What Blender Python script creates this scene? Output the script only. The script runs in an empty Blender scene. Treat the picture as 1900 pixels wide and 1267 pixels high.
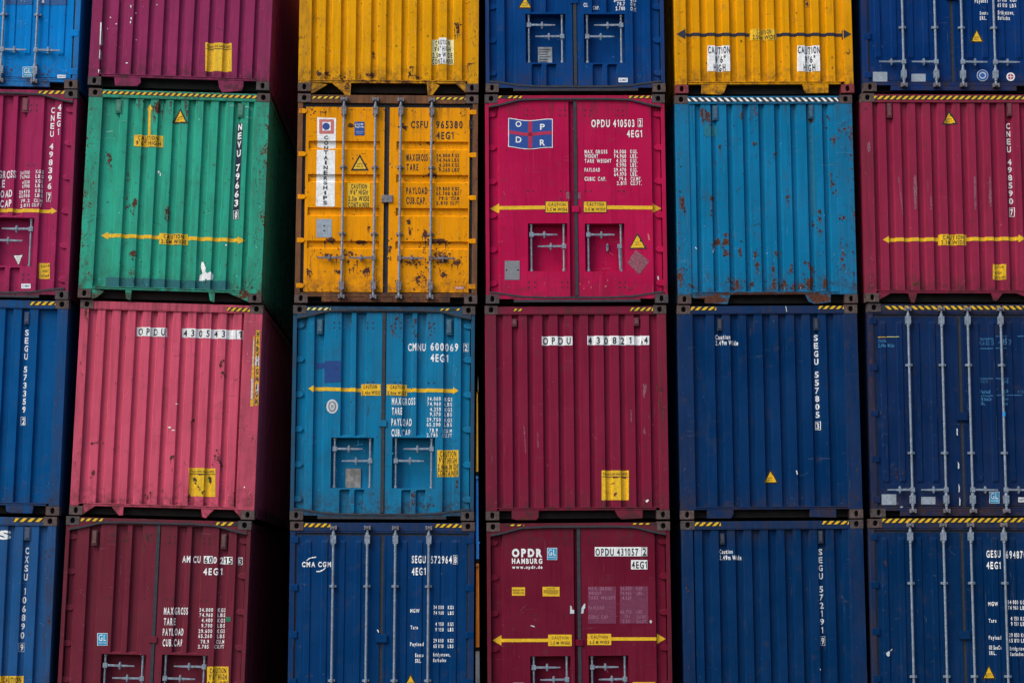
import bpy, math, random
from mathutils import Matrix, Vector
from mathutils.geometry import tessellate_polygon
random.seed(7)
# ------------------------------------------------------------------ measured data (metres, container-local x / z)
CAM=[3689.04136, .12418, .00257, .01603, 1.95141, 26.7035]
C={
(0, 0):{'kind': 'rods',
'col': 'blue0',
'rods': [-.717, -.257, .203, .6659],
'ridge': 1,
'guides': (2.05, 1.02),
'handle': .52,
'seed': 1,
'rustamt': .35,
'label': 'bright blue container with silver lock rods and small cyan sticker, at top left corner',
'place': (-6.7846, -.0329, 8.7576, -.0001, .01469, 2.4995),
'decals': [('certificate_sticker', [('p', [(.4868, .2939), (.6163, .2967), (.6232, .1506), (.4937, .1478)], 'white', 0), ('p', [(.4922, .2896), (.6113, .2922), (.6178, .1549), (.4987, .1523)], 'cyan', 1), ('t', 'GL', .5092, .2037, .6025, .2057, .0731, 'white', 2, .0), ('t', 'Certified', .5106, .1745, .6038, .1765, .0146, 'white', 2, .028)], None, None),
('repair_patch', [('p', [(.1734, 1.3575), (.5828, 1.3666), (.592, 1.1714), (.1829, 1.1623)], 'blue0d', 0), ('p', [(.6353, 1.3678), (1.0554, 1.3771), (1.0644, 1.1775), (.6446, 1.1682)], 'blue0d', 0)], None, None),
('weight_table', [('t', 'YL', .4076, 1.2063, .4852, 1.2081, .0434, 'faded', 2, .028), ('t', '8', .7062, 1.1999, .7418, 1.2007, .0434, 'white', 2, .028)], None, None), ('maker_label', [('p', [(.9664, .1902), (1.0793, .1927), (1.0812, .1497), (.9684, .1473)], 'white', 0), ('t', 'YANGZHOU', .9761, .1603, 1.0723, .1624, .0172, 'navy', 1, .028)], None, None)],
'rustspots': [(.3869, .195, .094, .086, .9), (.7515, .2243, .105, .086, .8), (.6978, .0297, .627, .054, .9)]},
(0, 1):{'kind': 'locker',
'col': 'magenta1',
'corr': 'std',
'seed': 2,
'rustamt': .15,
'label': 'raspberry pink container with recessed lock box and vertical number 498396, at left edge',
'place': (-6.8223, -.0311, 5.8444, -.0001, .01486, 2.5002),
'decals': [('hazard_stripe',
[('p', [(.7104, 2.874), (1.0792, 2.882), (1.0815, 2.8306), (.7128, 2.8227)], 'black', 0), ('p', [(.7331, 2.8704), (.7741, 2.8713), (.7311, 2.8272), (.7126, 2.8268)], 'yellow', 1), ('p', [(.815, 2.8722), (.856, 2.873), (.813, 2.829), (.7721, 2.8281)], 'yellow', 1), ('p', [(.897, 2.8739), (.9379, 2.8748), (.895, 2.8307), (.854, 2.8299)], 'yellow', 1),
('p', [(.9789, 2.8757), (1.0199, 2.8766), (.9769, 2.8325), (.9359, 2.8316)], 'yellow', 1), ('p', [(1.0609, 2.8775), (1.0794, 2.8779), (1.0588, 2.8343), (1.0179, 2.8334)], 'yellow', 1)],
'top', None),
('size_code', [('v', '4EG1', 1.0116, 2.6923, 1.0097, 2.2657, .0476, 'white', 0)], None, None),
('container_number',
[('v', 'CNEU 498396', .9155, 2.6609, .9159, 1.5195, .0523, 'white', 0), ('p', [(.8778, 1.4728), (.9487, 1.4742), (.949, 1.4689), (.8781, 1.4675)], 'white', 2), ('p', [(.8834, 1.3527), (.9543, 1.3542), (.9545, 1.3488), (.8836, 1.3474)], 'white', 2), ('p', [(.8781, 1.4675), (.8833, 1.4676), (.8886, 1.3528), (.8834, 1.3527)], 'white', 2),
('p', [(.9438, 1.4688), (.949, 1.4689), (.9543, 1.3542), (.9491, 1.354)], 'white', 2), ('t', '7', .8984, 1.3653, .9381, 1.3661, .0902, 'white', 2, .028)],
None, None),
('weight_table',
[('t', 'MAXGROSS', .0409, 1.6536, .457, 1.6622, .1015, 'white', 0, .028), ('t', 'TARE', .0472, 1.528, .3071, 1.5334, .1014, 'white', 0, .028), ('t', 'PAYLOAD', .0495, 1.3881, .4226, 1.3958, .0964, 'white', 0, .028), ('t', 'CUB.CAP', .0563, 1.2532, .4197, 1.2607, .0963, 'white', 0, .028), ('t', '34.000', .5115, 1.7117, .6463, 1.7146, .046, 'white', 0, .028),
('t', '74.960', .5095, 1.6536, .6491, 1.6565, .046, 'white', 0, .028), ('t', '4.530', .5415, 1.5794, .6526, 1.5817, .0458, 'white', 0, .028), ('t', '9.990', .5443, 1.5214, .6554, 1.5237, .0459, 'white', 0, .028), ('t', '29.470', .5077, 1.4458, .6589, 1.4489, .0458, 'white', 0, .028), ('t', '65.000', .5103, 1.3903, .6615, 1.3935, .0459, 'white', 0, .028),
('t', '79.2', .535, 1.3209, .6648, 1.3236, .0458, 'white', 0, .028), ('t', '2.811', .5334, 1.2558, .6679, 1.2586, .0457, 'white', 0, .028), ('t', 'KGS', .7309, 1.7284, .8256, 1.7304, .046, 'white', 0, .028), ('t', 'LBS', .7293, 1.663, .8286, 1.6651, .046, 'white', 0, .028), ('t', 'KGS', .7348, 1.5955, .8247, 1.5973, .0459, 'white', 0, .028),
('t', 'LBS', .733, 1.5326, .8276, 1.5345, .0459, 'white', 0, .028), ('t', 'KGS', .7363, 1.4626, .8261, 1.4645, .0458, 'white', 0, .028), ('t', 'LBS', .7345, 1.3998, .8291, 1.4018, .0458, 'white', 0, .028), ('t', 'CU.M', .7237, 1.3296, .8252, 1.3317, .0458, 'white', 0, .028), ('t', 'CU.FT', .6983, 1.2664, .8234, 1.269, .0458, 'white', 0, .028)],
None, None),
('width_arrow', [('p', [(-.5472, 1.2344), (.9668, 1.2349), (.9691, 1.1868), (-.5446, 1.1863)], 'yellow', 0), ('p', [(-.6214, 1.2104), (-.5483, 1.2561), (-.5435, 1.1647)], 'yellow', 0), ('p', [(1.0436, 1.2109), (.9659, 1.2566), (.9701, 1.1651)], 'yellow', 0)], None, None),
('caution_sign', [('p', [(.8216, .5004), (.9774, .4939), (.9873, .2789), (.8317, .2854)], 'yellow', 0), ('t', 'CAUTION', .8527, .4412, .9727, .4436, .0334, 'black', 1, .028), ('t', 'HIGH', .8771, .3723, .9617, .374, .0334, 'black', 1, .028), ('t', 'CONTAINER', .8402, .3046, .9742, .3073, .0335, 'black', 1, .028)], None, None),
('danger_sign',
[('p', [(.461, .6032), (.6211, .6065), (.5461, .4517)], 'black', 0), ('p', [(.478, .594), (.6051, .5966), (.5451, .4709)], 'white', 1), ('p', [(.5045, .5802), (.5799, .5817), (.5802, .5745), (.5049, .573)], 'grey', 2), ('p', [(.5126, .5588), (.5738, .56), (.5742, .5528), (.513, .5516)], 'grey', 2),
('p', [(.5207, .5374), (.5678, .5383), (.5681, .5312), (.5211, .5302)], 'grey', 2), ('p', [(.5288, .516), (.5618, .5167), (.5621, .5095), (.5292, .5088)], 'grey', 2)],
None, None),
('maker_label', [('p', [(.6073, .2045), (.7319, .207), (.7349, .1426), (.6104, .1401)], 'white', 0), ('t', 'CIMC', .6214, .157, .7224, .159, .031, 'cblue', 1, .028)], None, None),
('bolt_hole',
[('p', [(.6352, 2.6769), (.6325, 2.6679), (.6251, 2.664), (.6174, 2.6676), (.6138, 2.6764), (.6165, 2.6854), (.6239, 2.6893), (.6316, 2.6858)], 'dark', 0), ('p', [(.6386, 2.6038), (.6359, 2.5948), (.6286, 2.5909), (.6208, 2.5944), (.6173, 2.6033), (.62, 2.6123), (.6274, 2.6161), (.6351, 2.6126)], 'dark', 0),
('p', [(.7065, 2.6784), (.7038, 2.6694), (.6964, 2.6656), (.6887, 2.6691), (.6851, 2.678), (.6878, 2.687), (.6952, 2.6908), (.7029, 2.6873)], 'dark', 0), ('p', [(.7099, 2.6053), (.7072, 2.5963), (.6998, 2.5924), (.6921, 2.596), (.6885, 2.6048), (.6913, 2.6138), (.6986, 2.6177), (.7064, 2.6141)], 'dark', 0),
('p', [(.6355, .3292), (.6328, .3204), (.6255, .3167), (.6178, .3201), (.6143, .3288), (.617, .3376), (.6243, .3414), (.632, .3379)], 'dark', 0), ('p', [(.6389, .2576), (.6362, .2488), (.6289, .2451), (.6213, .2485), (.6178, .2572), (.6204, .266), (.6277, .2698), (.6354, .2663)], 'dark', 0),
('p', [(.706, .3306), (.7033, .3218), (.696, .3181), (.6884, .3215), (.6849, .3302), (.6875, .339), (.6949, .3428), (.7025, .3393)], 'dark', 0), ('p', [(.7094, .259), (.7067, .2502), (.6994, .2465), (.6918, .2499), (.6883, .2586), (.6909, .2674), (.6983, .2712), (.7059, .2677)], 'dark', 0),
('p', [(.6347, 1.8354), (.632, 1.8265), (.6246, 1.8226), (.6169, 1.8261), (.6134, 1.8349), (.6161, 1.8439), (.6234, 1.8477), (.6311, 1.8442)], 'dark', 0), ('p', [(.7057, 1.8369), (.703, 1.8279), (.6956, 1.8241), (.6879, 1.8276), (.6844, 1.8364), (.6871, 1.8453), (.6944, 1.8492), (.7021, 1.8457)], 'dark', 0)],
None, None)],
'lock': [None, ((.1484, 1.1106), (.7417, .4461))],
'vents': [[(.5033, 2.7742), (.5892, 2.5685)]]},
(0, 2):{'kind': 'end',
'col': 'navy2a',
'seed': 3,
'rustamt': .12,
'label': 'plain deep blue container with white vertical number 573359, cut by left edge',
'place': (-6.8573, -.0226, 2.9394, .0, .01515, 2.5012),
'decals': [('hazard_stripe',
[('p', [(.7297, 2.8703), (1.0816, 2.8774), (1.0842, 2.8203), (.7324, 2.8133)], 'black', 0), ('p', [(.7552, 2.8663), (.7992, 2.8672), (.7508, 2.8182), (.7322, 2.8179)], 'yellow', 1), ('p', [(.8432, 2.868), (.8872, 2.8689), (.8388, 2.82), (.7948, 2.8191)], 'yellow', 1), ('p', [(.9312, 2.8698), (.9752, 2.8707), (.9267, 2.8218), (.8827, 2.8209)], 'yellow', 1),
('p', [(1.0192, 2.8716), (1.0632, 2.8725), (1.0147, 2.8235), (.9707, 2.8226)], 'yellow', 1), ('p', [(1.0818, 2.8728), (1.0818, 2.8728), (1.084, 2.8249), (1.0587, 2.8244)], 'yellow', 1)],
'top', None),
('container_number',
[('v', 'SEGU 573359', .6961, 2.4919, .7104, 1.3668, .0515, 'white', 0), ('p', [(.6688, 1.3097), (.7387, 1.3111), (.7389, 1.3059), (.6691, 1.3046)], 'white', 2), ('p', [(.6741, 1.2001), (.7439, 1.2014), (.7442, 1.1963), (.6744, 1.195)], 'white', 2), ('p', [(.6691, 1.3046), (.6742, 1.3047), (.6792, 1.2002), (.6741, 1.2001)], 'white', 2),
('p', [(.7338, 1.3058), (.7389, 1.3059), (.7439, 1.2014), (.7388, 1.2013)], 'white', 2), ('t', '2', .6889, 1.2113, .728, 1.2121, .0827, 'white', 2, .028)],
None, None)],
'ribs': [(-.815, -.7033), (-.5939, -.4823), (-.3729, -.2612), (-.1518, -.04), (.0694, .1812), (.2907, .4025), (.512, .6238), (.7334, .8452)],
'wall': (-1.001, 1.1063),
'tabs': [[(.5342, .1593), (.5448, .0389), (.6059, .0215), (.8887, .0174), (.9041, .085), (.9008, .1545)]],
'vents': [[(.6615, 2.7263), (.7305, 2.5567)]],
'rustspots': [(1.13, 2.2328, .094, .707, .35)]},
(0, 3):{'kind': 'end',
'col': 'navy3a',
'seed': 4,
'rustamt': .35,
'wg': .25,
'fg': .8,
'label': 'weathered grey blue container with big white letter S, at bottom left corner',
'place': (-6.9222, -.0276, .0221, -.0, .0146, 2.4985),
'decals': [('hazard_stripe',
[('p', [(.6745, 2.876), (1.0879, 2.8834), (1.0906, 2.8243), (.6773, 2.817)], 'black', 0), ('p', [(.7012, 2.8718), (.7529, 2.8727), (.7022, 2.8222), (.6771, 2.8217)], 'yellow', 1), ('p', [(.8046, 2.8736), (.8563, 2.8745), (.8055, 2.824), (.7538, 2.8231)], 'yellow', 1), ('p', [(.9079, 2.8755), (.9596, 2.8764), (.9088, 2.8258), (.8571, 2.8249)], 'yellow', 1),
('p', [(1.0113, 2.8773), (1.063, 2.8782), (1.0121, 2.8277), (.9605, 2.8267)], 'yellow', 1), ('p', [(1.0881, 2.8787), (1.0881, 2.8787), (1.0904, 2.829), (1.0638, 2.8286)], 'yellow', 1)],
'top', None),
('company_logo', [('t', 'S', .4742, 2.5922, .64, 2.5951, .1104, 'white', 0, .05)], None, None),
('container_number',
[('v', 'CXSU 106890', .8627, 2.4885, .8518, 1.2842, .0497, 'white', 0), ('p', [(.8123, 1.2289), (.8819, 1.2301), (.8821, 1.2261), (.8125, 1.2249)], 'white', 2), ('p', [(.8177, 1.1167), (.8872, 1.1179), (.8874, 1.1139), (.8179, 1.1127)], 'white', 2), ('p', [(.8125, 1.2249), (.8165, 1.225), (.8217, 1.1168), (.8177, 1.1167)], 'white', 2),
('p', [(.8781, 1.226), (.8821, 1.2261), (.8872, 1.1179), (.8832, 1.1178)], 'white', 2), ('t', '9', .8324, 1.1292, .8713, 1.1299, .0837, 'white', 2, .028)],
None, None),
('caution_sign', [('p', [(.3031, .7904), (.8968, .8002), (.9067, .5922), (.3135, .5825)], 'yellow', 0), ('t', 'CAUTION', .6214, .7106, .8643, .7145, .0669, 'black', 1, .028)], None, None)],
'ribs': [(-.3329, -.2225), (-.1268, -.0164), (.0792, .1897), (.2854, .3958), (.4916, .602), (.6978, .8083), (.9041, 1.0146)],
'wall': (-.5168, 1.1768),
'vents': [[(.8221, 2.7605), (.9064, 2.5776)]],
'rustspots': [(1.1508, 2.4383, .055, .11, .7), (1.192, 1.5413, .046, .055, .7), (1.1381, .922, .055, .109, .5)]},
(1, 0):{'kind': 'end',
'col': 'magenta0',
'seed': 5,
'rustamt': .22,
'wg': .18,
'label': 'plum red container with blank yellow adhesive label, on top of the green one',
'place': (-4.1567, -.0111, 8.7695, .0004, .02531, 2.4831),
'decals': [('adhesive_label', [('p', [(.3377, .648), (.6994, .6511), (.7176, .2498), (.3565, .2468)], 'yellow', 0), ('p', [(.3487, .5679), (.6958, .5705), (.6963, .5605), (.3492, .5578)], 'black', 1), ('t', 'Please stick labels HERE', .3623, .5864, .6805, .5881, .0342, 'black', 1, .028)], None, None),
('white_scuff',
[('p', [(-1.1145, .8801), (-1.0954, .8764), (-1.084, .5844), (-1.0972, .5559), (-1.1086, .5728)], 'white', 0), ('p', [(-1.1046, .4973), (-1.0896, .4913), (-1.0872, .3683), (-1.1043, .3742)], 'white', 0), ('p', [(-1.1084, .2167), (-1.0878, .2238), (-1.0871, .1699), (-1.1039, .1716)], 'white', 0),
('p', [(-.7023, 1.1237), (-.7047, 1.1083), (-.7116, 1.1043), (-.7178, 1.1147), (-.7187, 1.1316), (-.7135, 1.1424), (-.7062, 1.1389)], 'white', 0), ('p', [(-.635, 1.0433), (-.6378, 1.0365), (-.6448, 1.0346), (-.6508, 1.0391), (-.6512, 1.0466), (-.6457, 1.0515), (-.6385, 1.05)], 'white', 0),
('p', [(-.6873, .9548), (-.6905, .9411), (-.6992, .9375), (-.7068, .9466), (-.7076, .9617), (-.701, .9713), (-.6919, .9682)], 'white', 0), ('p', [(-.695, .9003), (-.6973, .885), (-.7043, .881), (-.7105, .8913), (-.7114, .9082), (-.7062, .919), (-.6989, .9154)], 'white', 0),
('p', [(-.9715, .9585), (-.9751, .9516), (-.9839, .9496), (-.9913, .9541), (-.9916, .9616), (-.9848, .9665), (-.9758, .9651)], 'white', 0), ('p', [(-.8869, .8702), (-.8905, .8633), (-.8993, .8613), (-.9067, .8658), (-.9071, .8733), (-.9002, .8782), (-.8912, .8768)], 'white', 0),
('p', [(-.3438, 1.1572), (-.3466, 1.1503), (-.3536, 1.1484), (-.3596, 1.1529), (-.36, 1.1605), (-.3545, 1.1653), (-.3473, 1.1639)], 'white', 0), ('p', [(-.7092, .3223), (-.7152, .3153), (-.7293, .3132), (-.7409, .3175), (-.7413, .325), (-.7301, .33), (-.7159, .3288)], 'white', 0),
('p', [(-1.0141, .8097), (-1.016, .8011), (-1.0212, .7989), (-1.0258, .8046), (-1.0263, .814), (-1.0223, .82), (-1.0169, .818)], 'white', 0), ('p', [(-.6114, .6647), (-.6143, .6596), (-.6213, .6581), (-.6272, .6614), (-.6275, .667), (-.622, .6707), (-.6148, .6697)], 'white', 0)],
'wall', None)],
'ribs': [(-.9889, -.8777), (-.7812, -.6699), (-.5734, -.4621), (-.3655, -.2542), (-.1576, -.0463), (.0504, .1617), (.2584, .3698), (.4665, .5779), (.6746, .7861), (.8828, .9943)],
'wall': (-1.0938, 1.0658),
'tabs': [[(-.8868, .1484), (-.8684, -.0017), (-.5648, .0016), (-.5192, .0526), (-.5242, .1493)], [(.5341, .1296), (.5558, .0226), (.5967, -.0449), (.8722, -.0145), (.8901, .0549), (.8872, .1194)]],
'rustspots': [(-.5613, .1374, .628, .03, .4), (.5967, .0455, .168, .065, .6)]},
(1, 1):{'kind': 'end',
'col': 'green',
'seed': 6,
'rustamt': .85,
'wg': .38,
'fg': .6,
'label': 'scratched green container with yellow caution arrows, the only green one',
'place': (-4.2097, -.014, 5.8267, .0004, .02482, 2.4795),
'decals': [('hazard_stripe',
[('p', [(-1.0588, 2.8651), (1.0861, 2.8636), (1.088, 2.8174), (-1.0564, 2.819)], 'black', 0), ('p', [(-1.0384, 2.8614), (-.9987, 2.8614), (-1.0372, 2.8227), (-1.0566, 2.8233)], 'yellow', 1), ('p', [(-.959, 2.8613), (-.9193, 2.8613), (-.9578, 2.8226), (-.9975, 2.8226)], 'yellow', 1), ('p', [(-.8797, 2.8613), (-.84, 2.8613), (-.8785, 2.8225), (-.9181, 2.8226)], 'yellow', 1),
('p', [(-.8003, 2.8612), (-.7606, 2.8612), (-.7991, 2.8225), (-.8388, 2.8225)], 'yellow', 1), ('p', [(-.7209, 2.8612), (-.6812, 2.8611), (-.7197, 2.8224), (-.7594, 2.8225)], 'yellow', 1), ('p', [(-.6415, 2.8611), (-.6018, 2.8611), (-.6404, 2.8224), (-.68, 2.8224)], 'yellow', 1),
('p', [(-.5621, 2.8611), (-.5224, 2.861), (-.561, 2.8223), (-.6007, 2.8223)], 'yellow', 1), ('p', [(-.4827, 2.861), (-.443, 2.861), (-.4816, 2.8223), (-.5213, 2.8223)], 'yellow', 1), ('p', [(-.4033, 2.861), (-.3636, 2.8609), (-.4022, 2.8222), (-.4419, 2.8222)], 'yellow', 1), ('p', [(-.3239, 2.8609), (-.2842, 2.8609), (-.3228, 2.8221), (-.3625, 2.8222)], 'yellow', 1),
('p', [(-.2445, 2.8608), (-.2048, 2.8608), (-.2434, 2.8221), (-.2831, 2.8221)], 'yellow', 1), ('p', [(-.1651, 2.8608), (-.1254, 2.8608), (-.164, 2.822), (-.2037, 2.8221)], 'yellow', 1), ('p', [(-.0856, 2.8607), (-.0459, 2.8607), (-.0846, 2.822), (-.1243, 2.822)], 'yellow', 1), ('p', [(-.0062, 2.8607), (.0335, 2.8606), (-.0052, 2.8219), (-.0449, 2.8219)], 'yellow', 1),
('p', [(.0732, 2.8606), (.113, 2.8606), (.0743, 2.8219), (.0345, 2.8219)], 'yellow', 1), ('p', [(.1527, 2.8606), (.1924, 2.8605), (.1537, 2.8218), (.114, 2.8218)], 'yellow', 1), ('p', [(.2321, 2.8605), (.2719, 2.8605), (.2331, 2.8217), (.1934, 2.8218)], 'yellow', 1), ('p', [(.3116, 2.8605), (.3513, 2.8604), (.3126, 2.8217), (.2728, 2.8217)], 'yellow', 1),
('p', [(.3911, 2.8604), (.4308, 2.8604), (.392, 2.8216), (.3523, 2.8217)], 'yellow', 1), ('p', [(.4705, 2.8603), (.5103, 2.8603), (.4715, 2.8216), (.4317, 2.8216)], 'yellow', 1), ('p', [(.55, 2.8603), (.5897, 2.8603), (.5509, 2.8215), (.5112, 2.8216)], 'yellow', 1), ('p', [(.6295, 2.8602), (.6692, 2.8602), (.6304, 2.8215), (.5907, 2.8215)], 'yellow', 1),
('p', [(.709, 2.8602), (.7487, 2.8601), (.7099, 2.8214), (.6701, 2.8214)], 'yellow', 1), ('p', [(.7885, 2.8601), (.8282, 2.8601), (.7894, 2.8214), (.7496, 2.8214)], 'yellow', 1), ('p', [(.868, 2.8601), (.9077, 2.86), (.8689, 2.8213), (.8291, 2.8213)], 'yellow', 1), ('p', [(.9475, 2.86), (.9872, 2.86), (.9483, 2.8212), (.9086, 2.8213)], 'yellow', 1),
('p', [(1.027, 2.86), (1.0667, 2.8599), (1.0278, 2.8212), (.9881, 2.8212)], 'yellow', 1), ('p', [(1.0862, 2.8593), (1.0863, 2.858), (1.0879, 2.8205), (1.0676, 2.8212)], 'yellow', 1)],
'top', None),
('height_arrow',
[('p', [(-.4034, 2.7114), (-.3592, 2.6256), (-.439, 2.6231)], 'yellow', 0), ('p', [(-.4215, 2.6237), (-.3791, 2.625), (-.3711, 2.2647), (-.4135, 2.2633)], 'yellow', 0), ('p', [(-.5957, 2.2653), (-.2017, 2.27), (-.1939, 2.1094), (-.5875, 2.1048)], 'yellow', 1), ('t', 'CAUTION', -.5374, 2.1982, -.2632, 2.2017, .0561, 'black', 2, .028),
('t', '9\'6" HIGH', -.5588, 2.1287, -.2298, 2.1313, .056, 'black', 2, .028)],
None, None),
('danger_triangle', [('p', [(.0138, 2.6656), (.1369, 2.4441), (-.0881, 2.4473)], 'black', 0), ('p', [(.0159, 2.6237), (.1011, 2.466), (-.0544, 2.4693)], 'yellow', 1), ('t', 'SUPER', -.0154, 2.5256, .0564, 2.5278, .0161, 'black', 2, .028), ('t', 'HEAVY', -.0183, 2.4932, .0625, 2.4958, .0161, 'black', 2, .028)], None, None),
('width_arrow',
[('p', [(-.8801, .8904), (.8863, .8761), (.8885, .8257), (-.8775, .8401)], 'yellow', 0), ('p', [(-.9779, .866), (-.8816, .9181), (-.876, .8124)], 'yellow', 0), ('p', [(.9867, .8501), (.8851, .9038), (.8898, .798)], 'yellow', 0), ('p', [(-.1822, .9129), (.2022, .9145), (.2092, .766), (-.1749, .7644)], 'yellow', 1),
('t', 'CAUTION', -.1195, .8467, .1457, .8497, .0554, 'black', 2, .028), ('t', '2.5M WIDE', -.1508, .7778, .1837, .7803, .0528, 'black', 2, .028)],
None, None),
('container_number',
[('p', [(.8002, 2.4752), (.8826, 2.4777), (.887, 1.1399), (.7977, 1.1372)], 'navyb', 0), ('v', 'NEVU 79663', .8455, 2.4689, .8393, 1.3181, .0599, 'white', 1), ('p', [(.8019, 1.2638), (.8764, 1.2661), (.8767, 1.2605), (.8022, 1.2582)], 'white', 2), ('p', [(.8071, 1.1481), (.8816, 1.1504), (.8818, 1.1448), (.8074, 1.1425)], 'white', 2),
('p', [(.8022, 1.2582), (.8077, 1.2584), (.8126, 1.1483), (.8071, 1.1481)], 'white', 2), ('p', [(.8712, 1.2603), (.8767, 1.2605), (.8816, 1.1504), (.8761, 1.1502)], 'white', 2), ('t', '0', .823, 1.16, .8647, 1.1613, .0873, 'white', 2, .028)],
None, None),
('repaint_band', [('p', [(-.8859, .2957), (-.5641, .2853), (-.1936, .2914), (.1286, .276), (.791, .2909), (.7932, .133), (-.8774, .1331)], 'teal', 0)], None, None),
('graffiti',
[('p', [(.4029, .5479), (.4331, .5362), (.4719, .4495), (.4637, .4115), (.4898, .3822), (.5381, .4088), (.5748, .3647), (.563, .2991), (.4992, .2871), (.4783, .3116), (.4624, .281), (.3831, .2836), (.3872, .354), (.4253, .3853), (.3965, .4723)], 'white', 0),
('p', [(-.2268, 1.7673), (-.2317, 1.7512), (-.2441, 1.7469), (-.2548, 1.7576), (-.2556, 1.7752), (-.2461, 1.7865), (-.2332, 1.783)], 'white', 0), ('p', [(-.2053, 1.7349), (-.2081, 1.715), (-.2163, 1.7098), (-.2237, 1.7233), (-.2248, 1.7453), (-.2187, 1.7593), (-.2101, 1.7546)], 'white', 0),
('p', [(.7443, .7772), (.7391, .7691), (.7266, .7668), (.7163, .772), (.7159, .7807), (.7257, .7864), (.7384, .7849)], 'white', 0), ('p', [(.8997, 2.714), (.9752, 2.7061), (.997, 2.6658), (.9845, 2.6654), (.9634, 2.6904), (.9004, 2.6986)], 'greenl', 0), ('p', [(.919, 2.5608), (.9937, 2.5683), (.9943, 2.5555), (.9196, 2.548)], 'greenl', 0),
('p', [(-.9796, 2.3095), (-.8931, 2.3249), (-.8924, 2.3122), (-.9788, 2.2942)], 'greenl', 0), ('p', [(.6918, 2.7177), (.7666, 2.7252), (.7672, 2.7124), (.6923, 2.7075)], 'greenl', 0)],
None, None)],
'ribs': [(-.7955, -.6963), (-.5896, -.4904), (-.3837, -.2844), (-.1777, -.0784), (.0283, .1276), (.2344, .3337), (.4405, .5399), (.6467, .7461), (.853, .9524)],
'wall': (-1.0434, 1.0295),
'tabs': [[(-1.0795, .1271), (-.8877, .0953), (-.97, .0178), (-1.0665, -.0226)], [(-.6061, .1413), (-.5868, .0042), (-.5236, -.0239), (-.5143, .1315)], [(.5228, .15), (.5467, .008), (.6071, -.0152), (.6096, .1451)], [(.7827, .1452), (1.1053, .0097), (1.099, .1547)]],
'vents': [[(-.8653, 2.7506), (-.7804, 2.5586)], [(.8057, 2.7469), (.8895, 2.5496)]],
'rustspots': [(-.2908, 2.6585, .045, .115, 1.2), (-.1155, 2.6512, .03, .102, .9), (.1142, 2.6585, .035, .102, .8), (-.5423, 1.3137, .055, .101, 1.1), (-.0897, 1.2011, .04, .177, 1.0), (-.5194, .6206, .054, .063, 1.2), (-.6519, 1.513, .025, .656, .55), (-.5261, 2.7152, .075, .051, .8), (-.9233, 1.9492, .05, .102, .7), (-1.155, 1.3962, .099, 1.257, .35),
(1.1677, 1.7214, .055, .759, .45), (.735, .5453, .049, .151, .6), (.5216, 1.9559, .037, .153, .5), (-1.1407, .4386, .074, .3, .5), (-1.0439, .0156, .222, .075, 1.0), (1.0023, .1017, .148, .1, 1.0), (.5069, 1.194, .03, .151, .6), (-.5183, .3569, .049, .1, .7)]},
(1, 2):{'kind': 'end',
'col': 'pink',
'seed': 7,
'rustamt': .32,
'wg': .12,
'label': 'faded salmon pink container numbered 430543, under the green one',
'place': (-4.2496, .0267, 2.9055, -.0001, .02456, 2.4702),
'decals': [('hazard_stripe',
[('p', [(.7406, 2.8537), (1.0551, 2.848), (1.0575, 2.793), (.743, 2.7987)], 'black', 0), ('p', [(.7653, 2.8489), (.8027, 2.8482), (.7558, 2.8029), (.7428, 2.8043)], 'yellow', 1), ('p', [(.8402, 2.8475), (.8776, 2.8468), (.8306, 2.8015), (.7932, 2.8022)], 'yellow', 1), ('p', [(.9151, 2.8461), (.9525, 2.8454), (.9055, 2.8001), (.8681, 2.8008)], 'yellow', 1),
('p', [(.99, 2.8448), (1.0274, 2.8441), (.9804, 2.7988), (.943, 2.7995)], 'yellow', 1), ('p', [(1.0553, 2.8431), (1.0554, 2.8413), (1.0553, 2.7974), (1.0178, 2.7981)], 'yellow', 1)],
'top', None),
('container_number',
[('p', [(-.4683, 2.5508), (-.0559, 2.5479), (-.05, 2.4258), (-.4622, 2.4288)], 'white', 0), ('t', 'O P D U', -.4432, 2.4443, -.0731, 2.4451, .0896, 'black', 1, .028), ('p', [(.144, 2.5512), (.9743, 2.5456), (.9798, 2.421), (.1499, 2.4267)], 'white', 0), ('t', '4 3 0 5 4 3', .1689, 2.4422, .7343, 2.4437, .0897, 'black', 1, .028),
('t', '1', .9197, 2.4392, .9592, 2.4403, .0922, 'black', 1, .028), ('p', [(.8776, 2.5527), (.885, 2.5529), (.8908, 2.4234), (.8834, 2.4231)], 'black', 1)],
None, None),
('adhesive_label',
[('p', [(.3291, .671), (.6867, .6688), (.7041, .2872), (.3471, .2895)], 'yellow', 0), ('p', [(.3398, .5948), (.6831, .5922), (.6835, .5826), (.3403, .5853)], 'black', 1), ('t', 'Please stick labels HERE', .3533, .6124, .668, .609, .0325, 'black', 1, .028),
('p', [(.3871, .5305), (.4109, .5458), (.4362, .5269), (.4476, .493), (.4236, .4825), (.408, .5016), (.3941, .4866)], 'soot', 2), ('p', [(.4045, .4722), (.4336, .4779), (.4445, .4537), (.4203, .4481)], 'soot', 2), ('p', [(.4508, .4245), (.4803, .4204), (.4861, .401), (.4615, .4052)], 'soot', 2),
('p', [(.4768, .391), (.5015, .3868), (.4973, .372), (.4799, .3764)], 'soot', 2), ('p', [(.5128, .3528), (.5561, .3687), (.5473, .3489), (.5328, .3436), (.5388, .3193), (.5215, .3237)], 'soot', 2), ('p', [(.5824, .5408), (.6057, .566), (.636, .5472), (.6431, .4984), (.6307, .4491), (.6147, .478), (.5996, .4874), (.6031, .5169)], 'soot', 2),
('p', [(.463, .5816), (.5604, .5941), (.5559, .5842), (.4684, .5719)], 'soot', 2)],
None, None),
('post_sticker',
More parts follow.
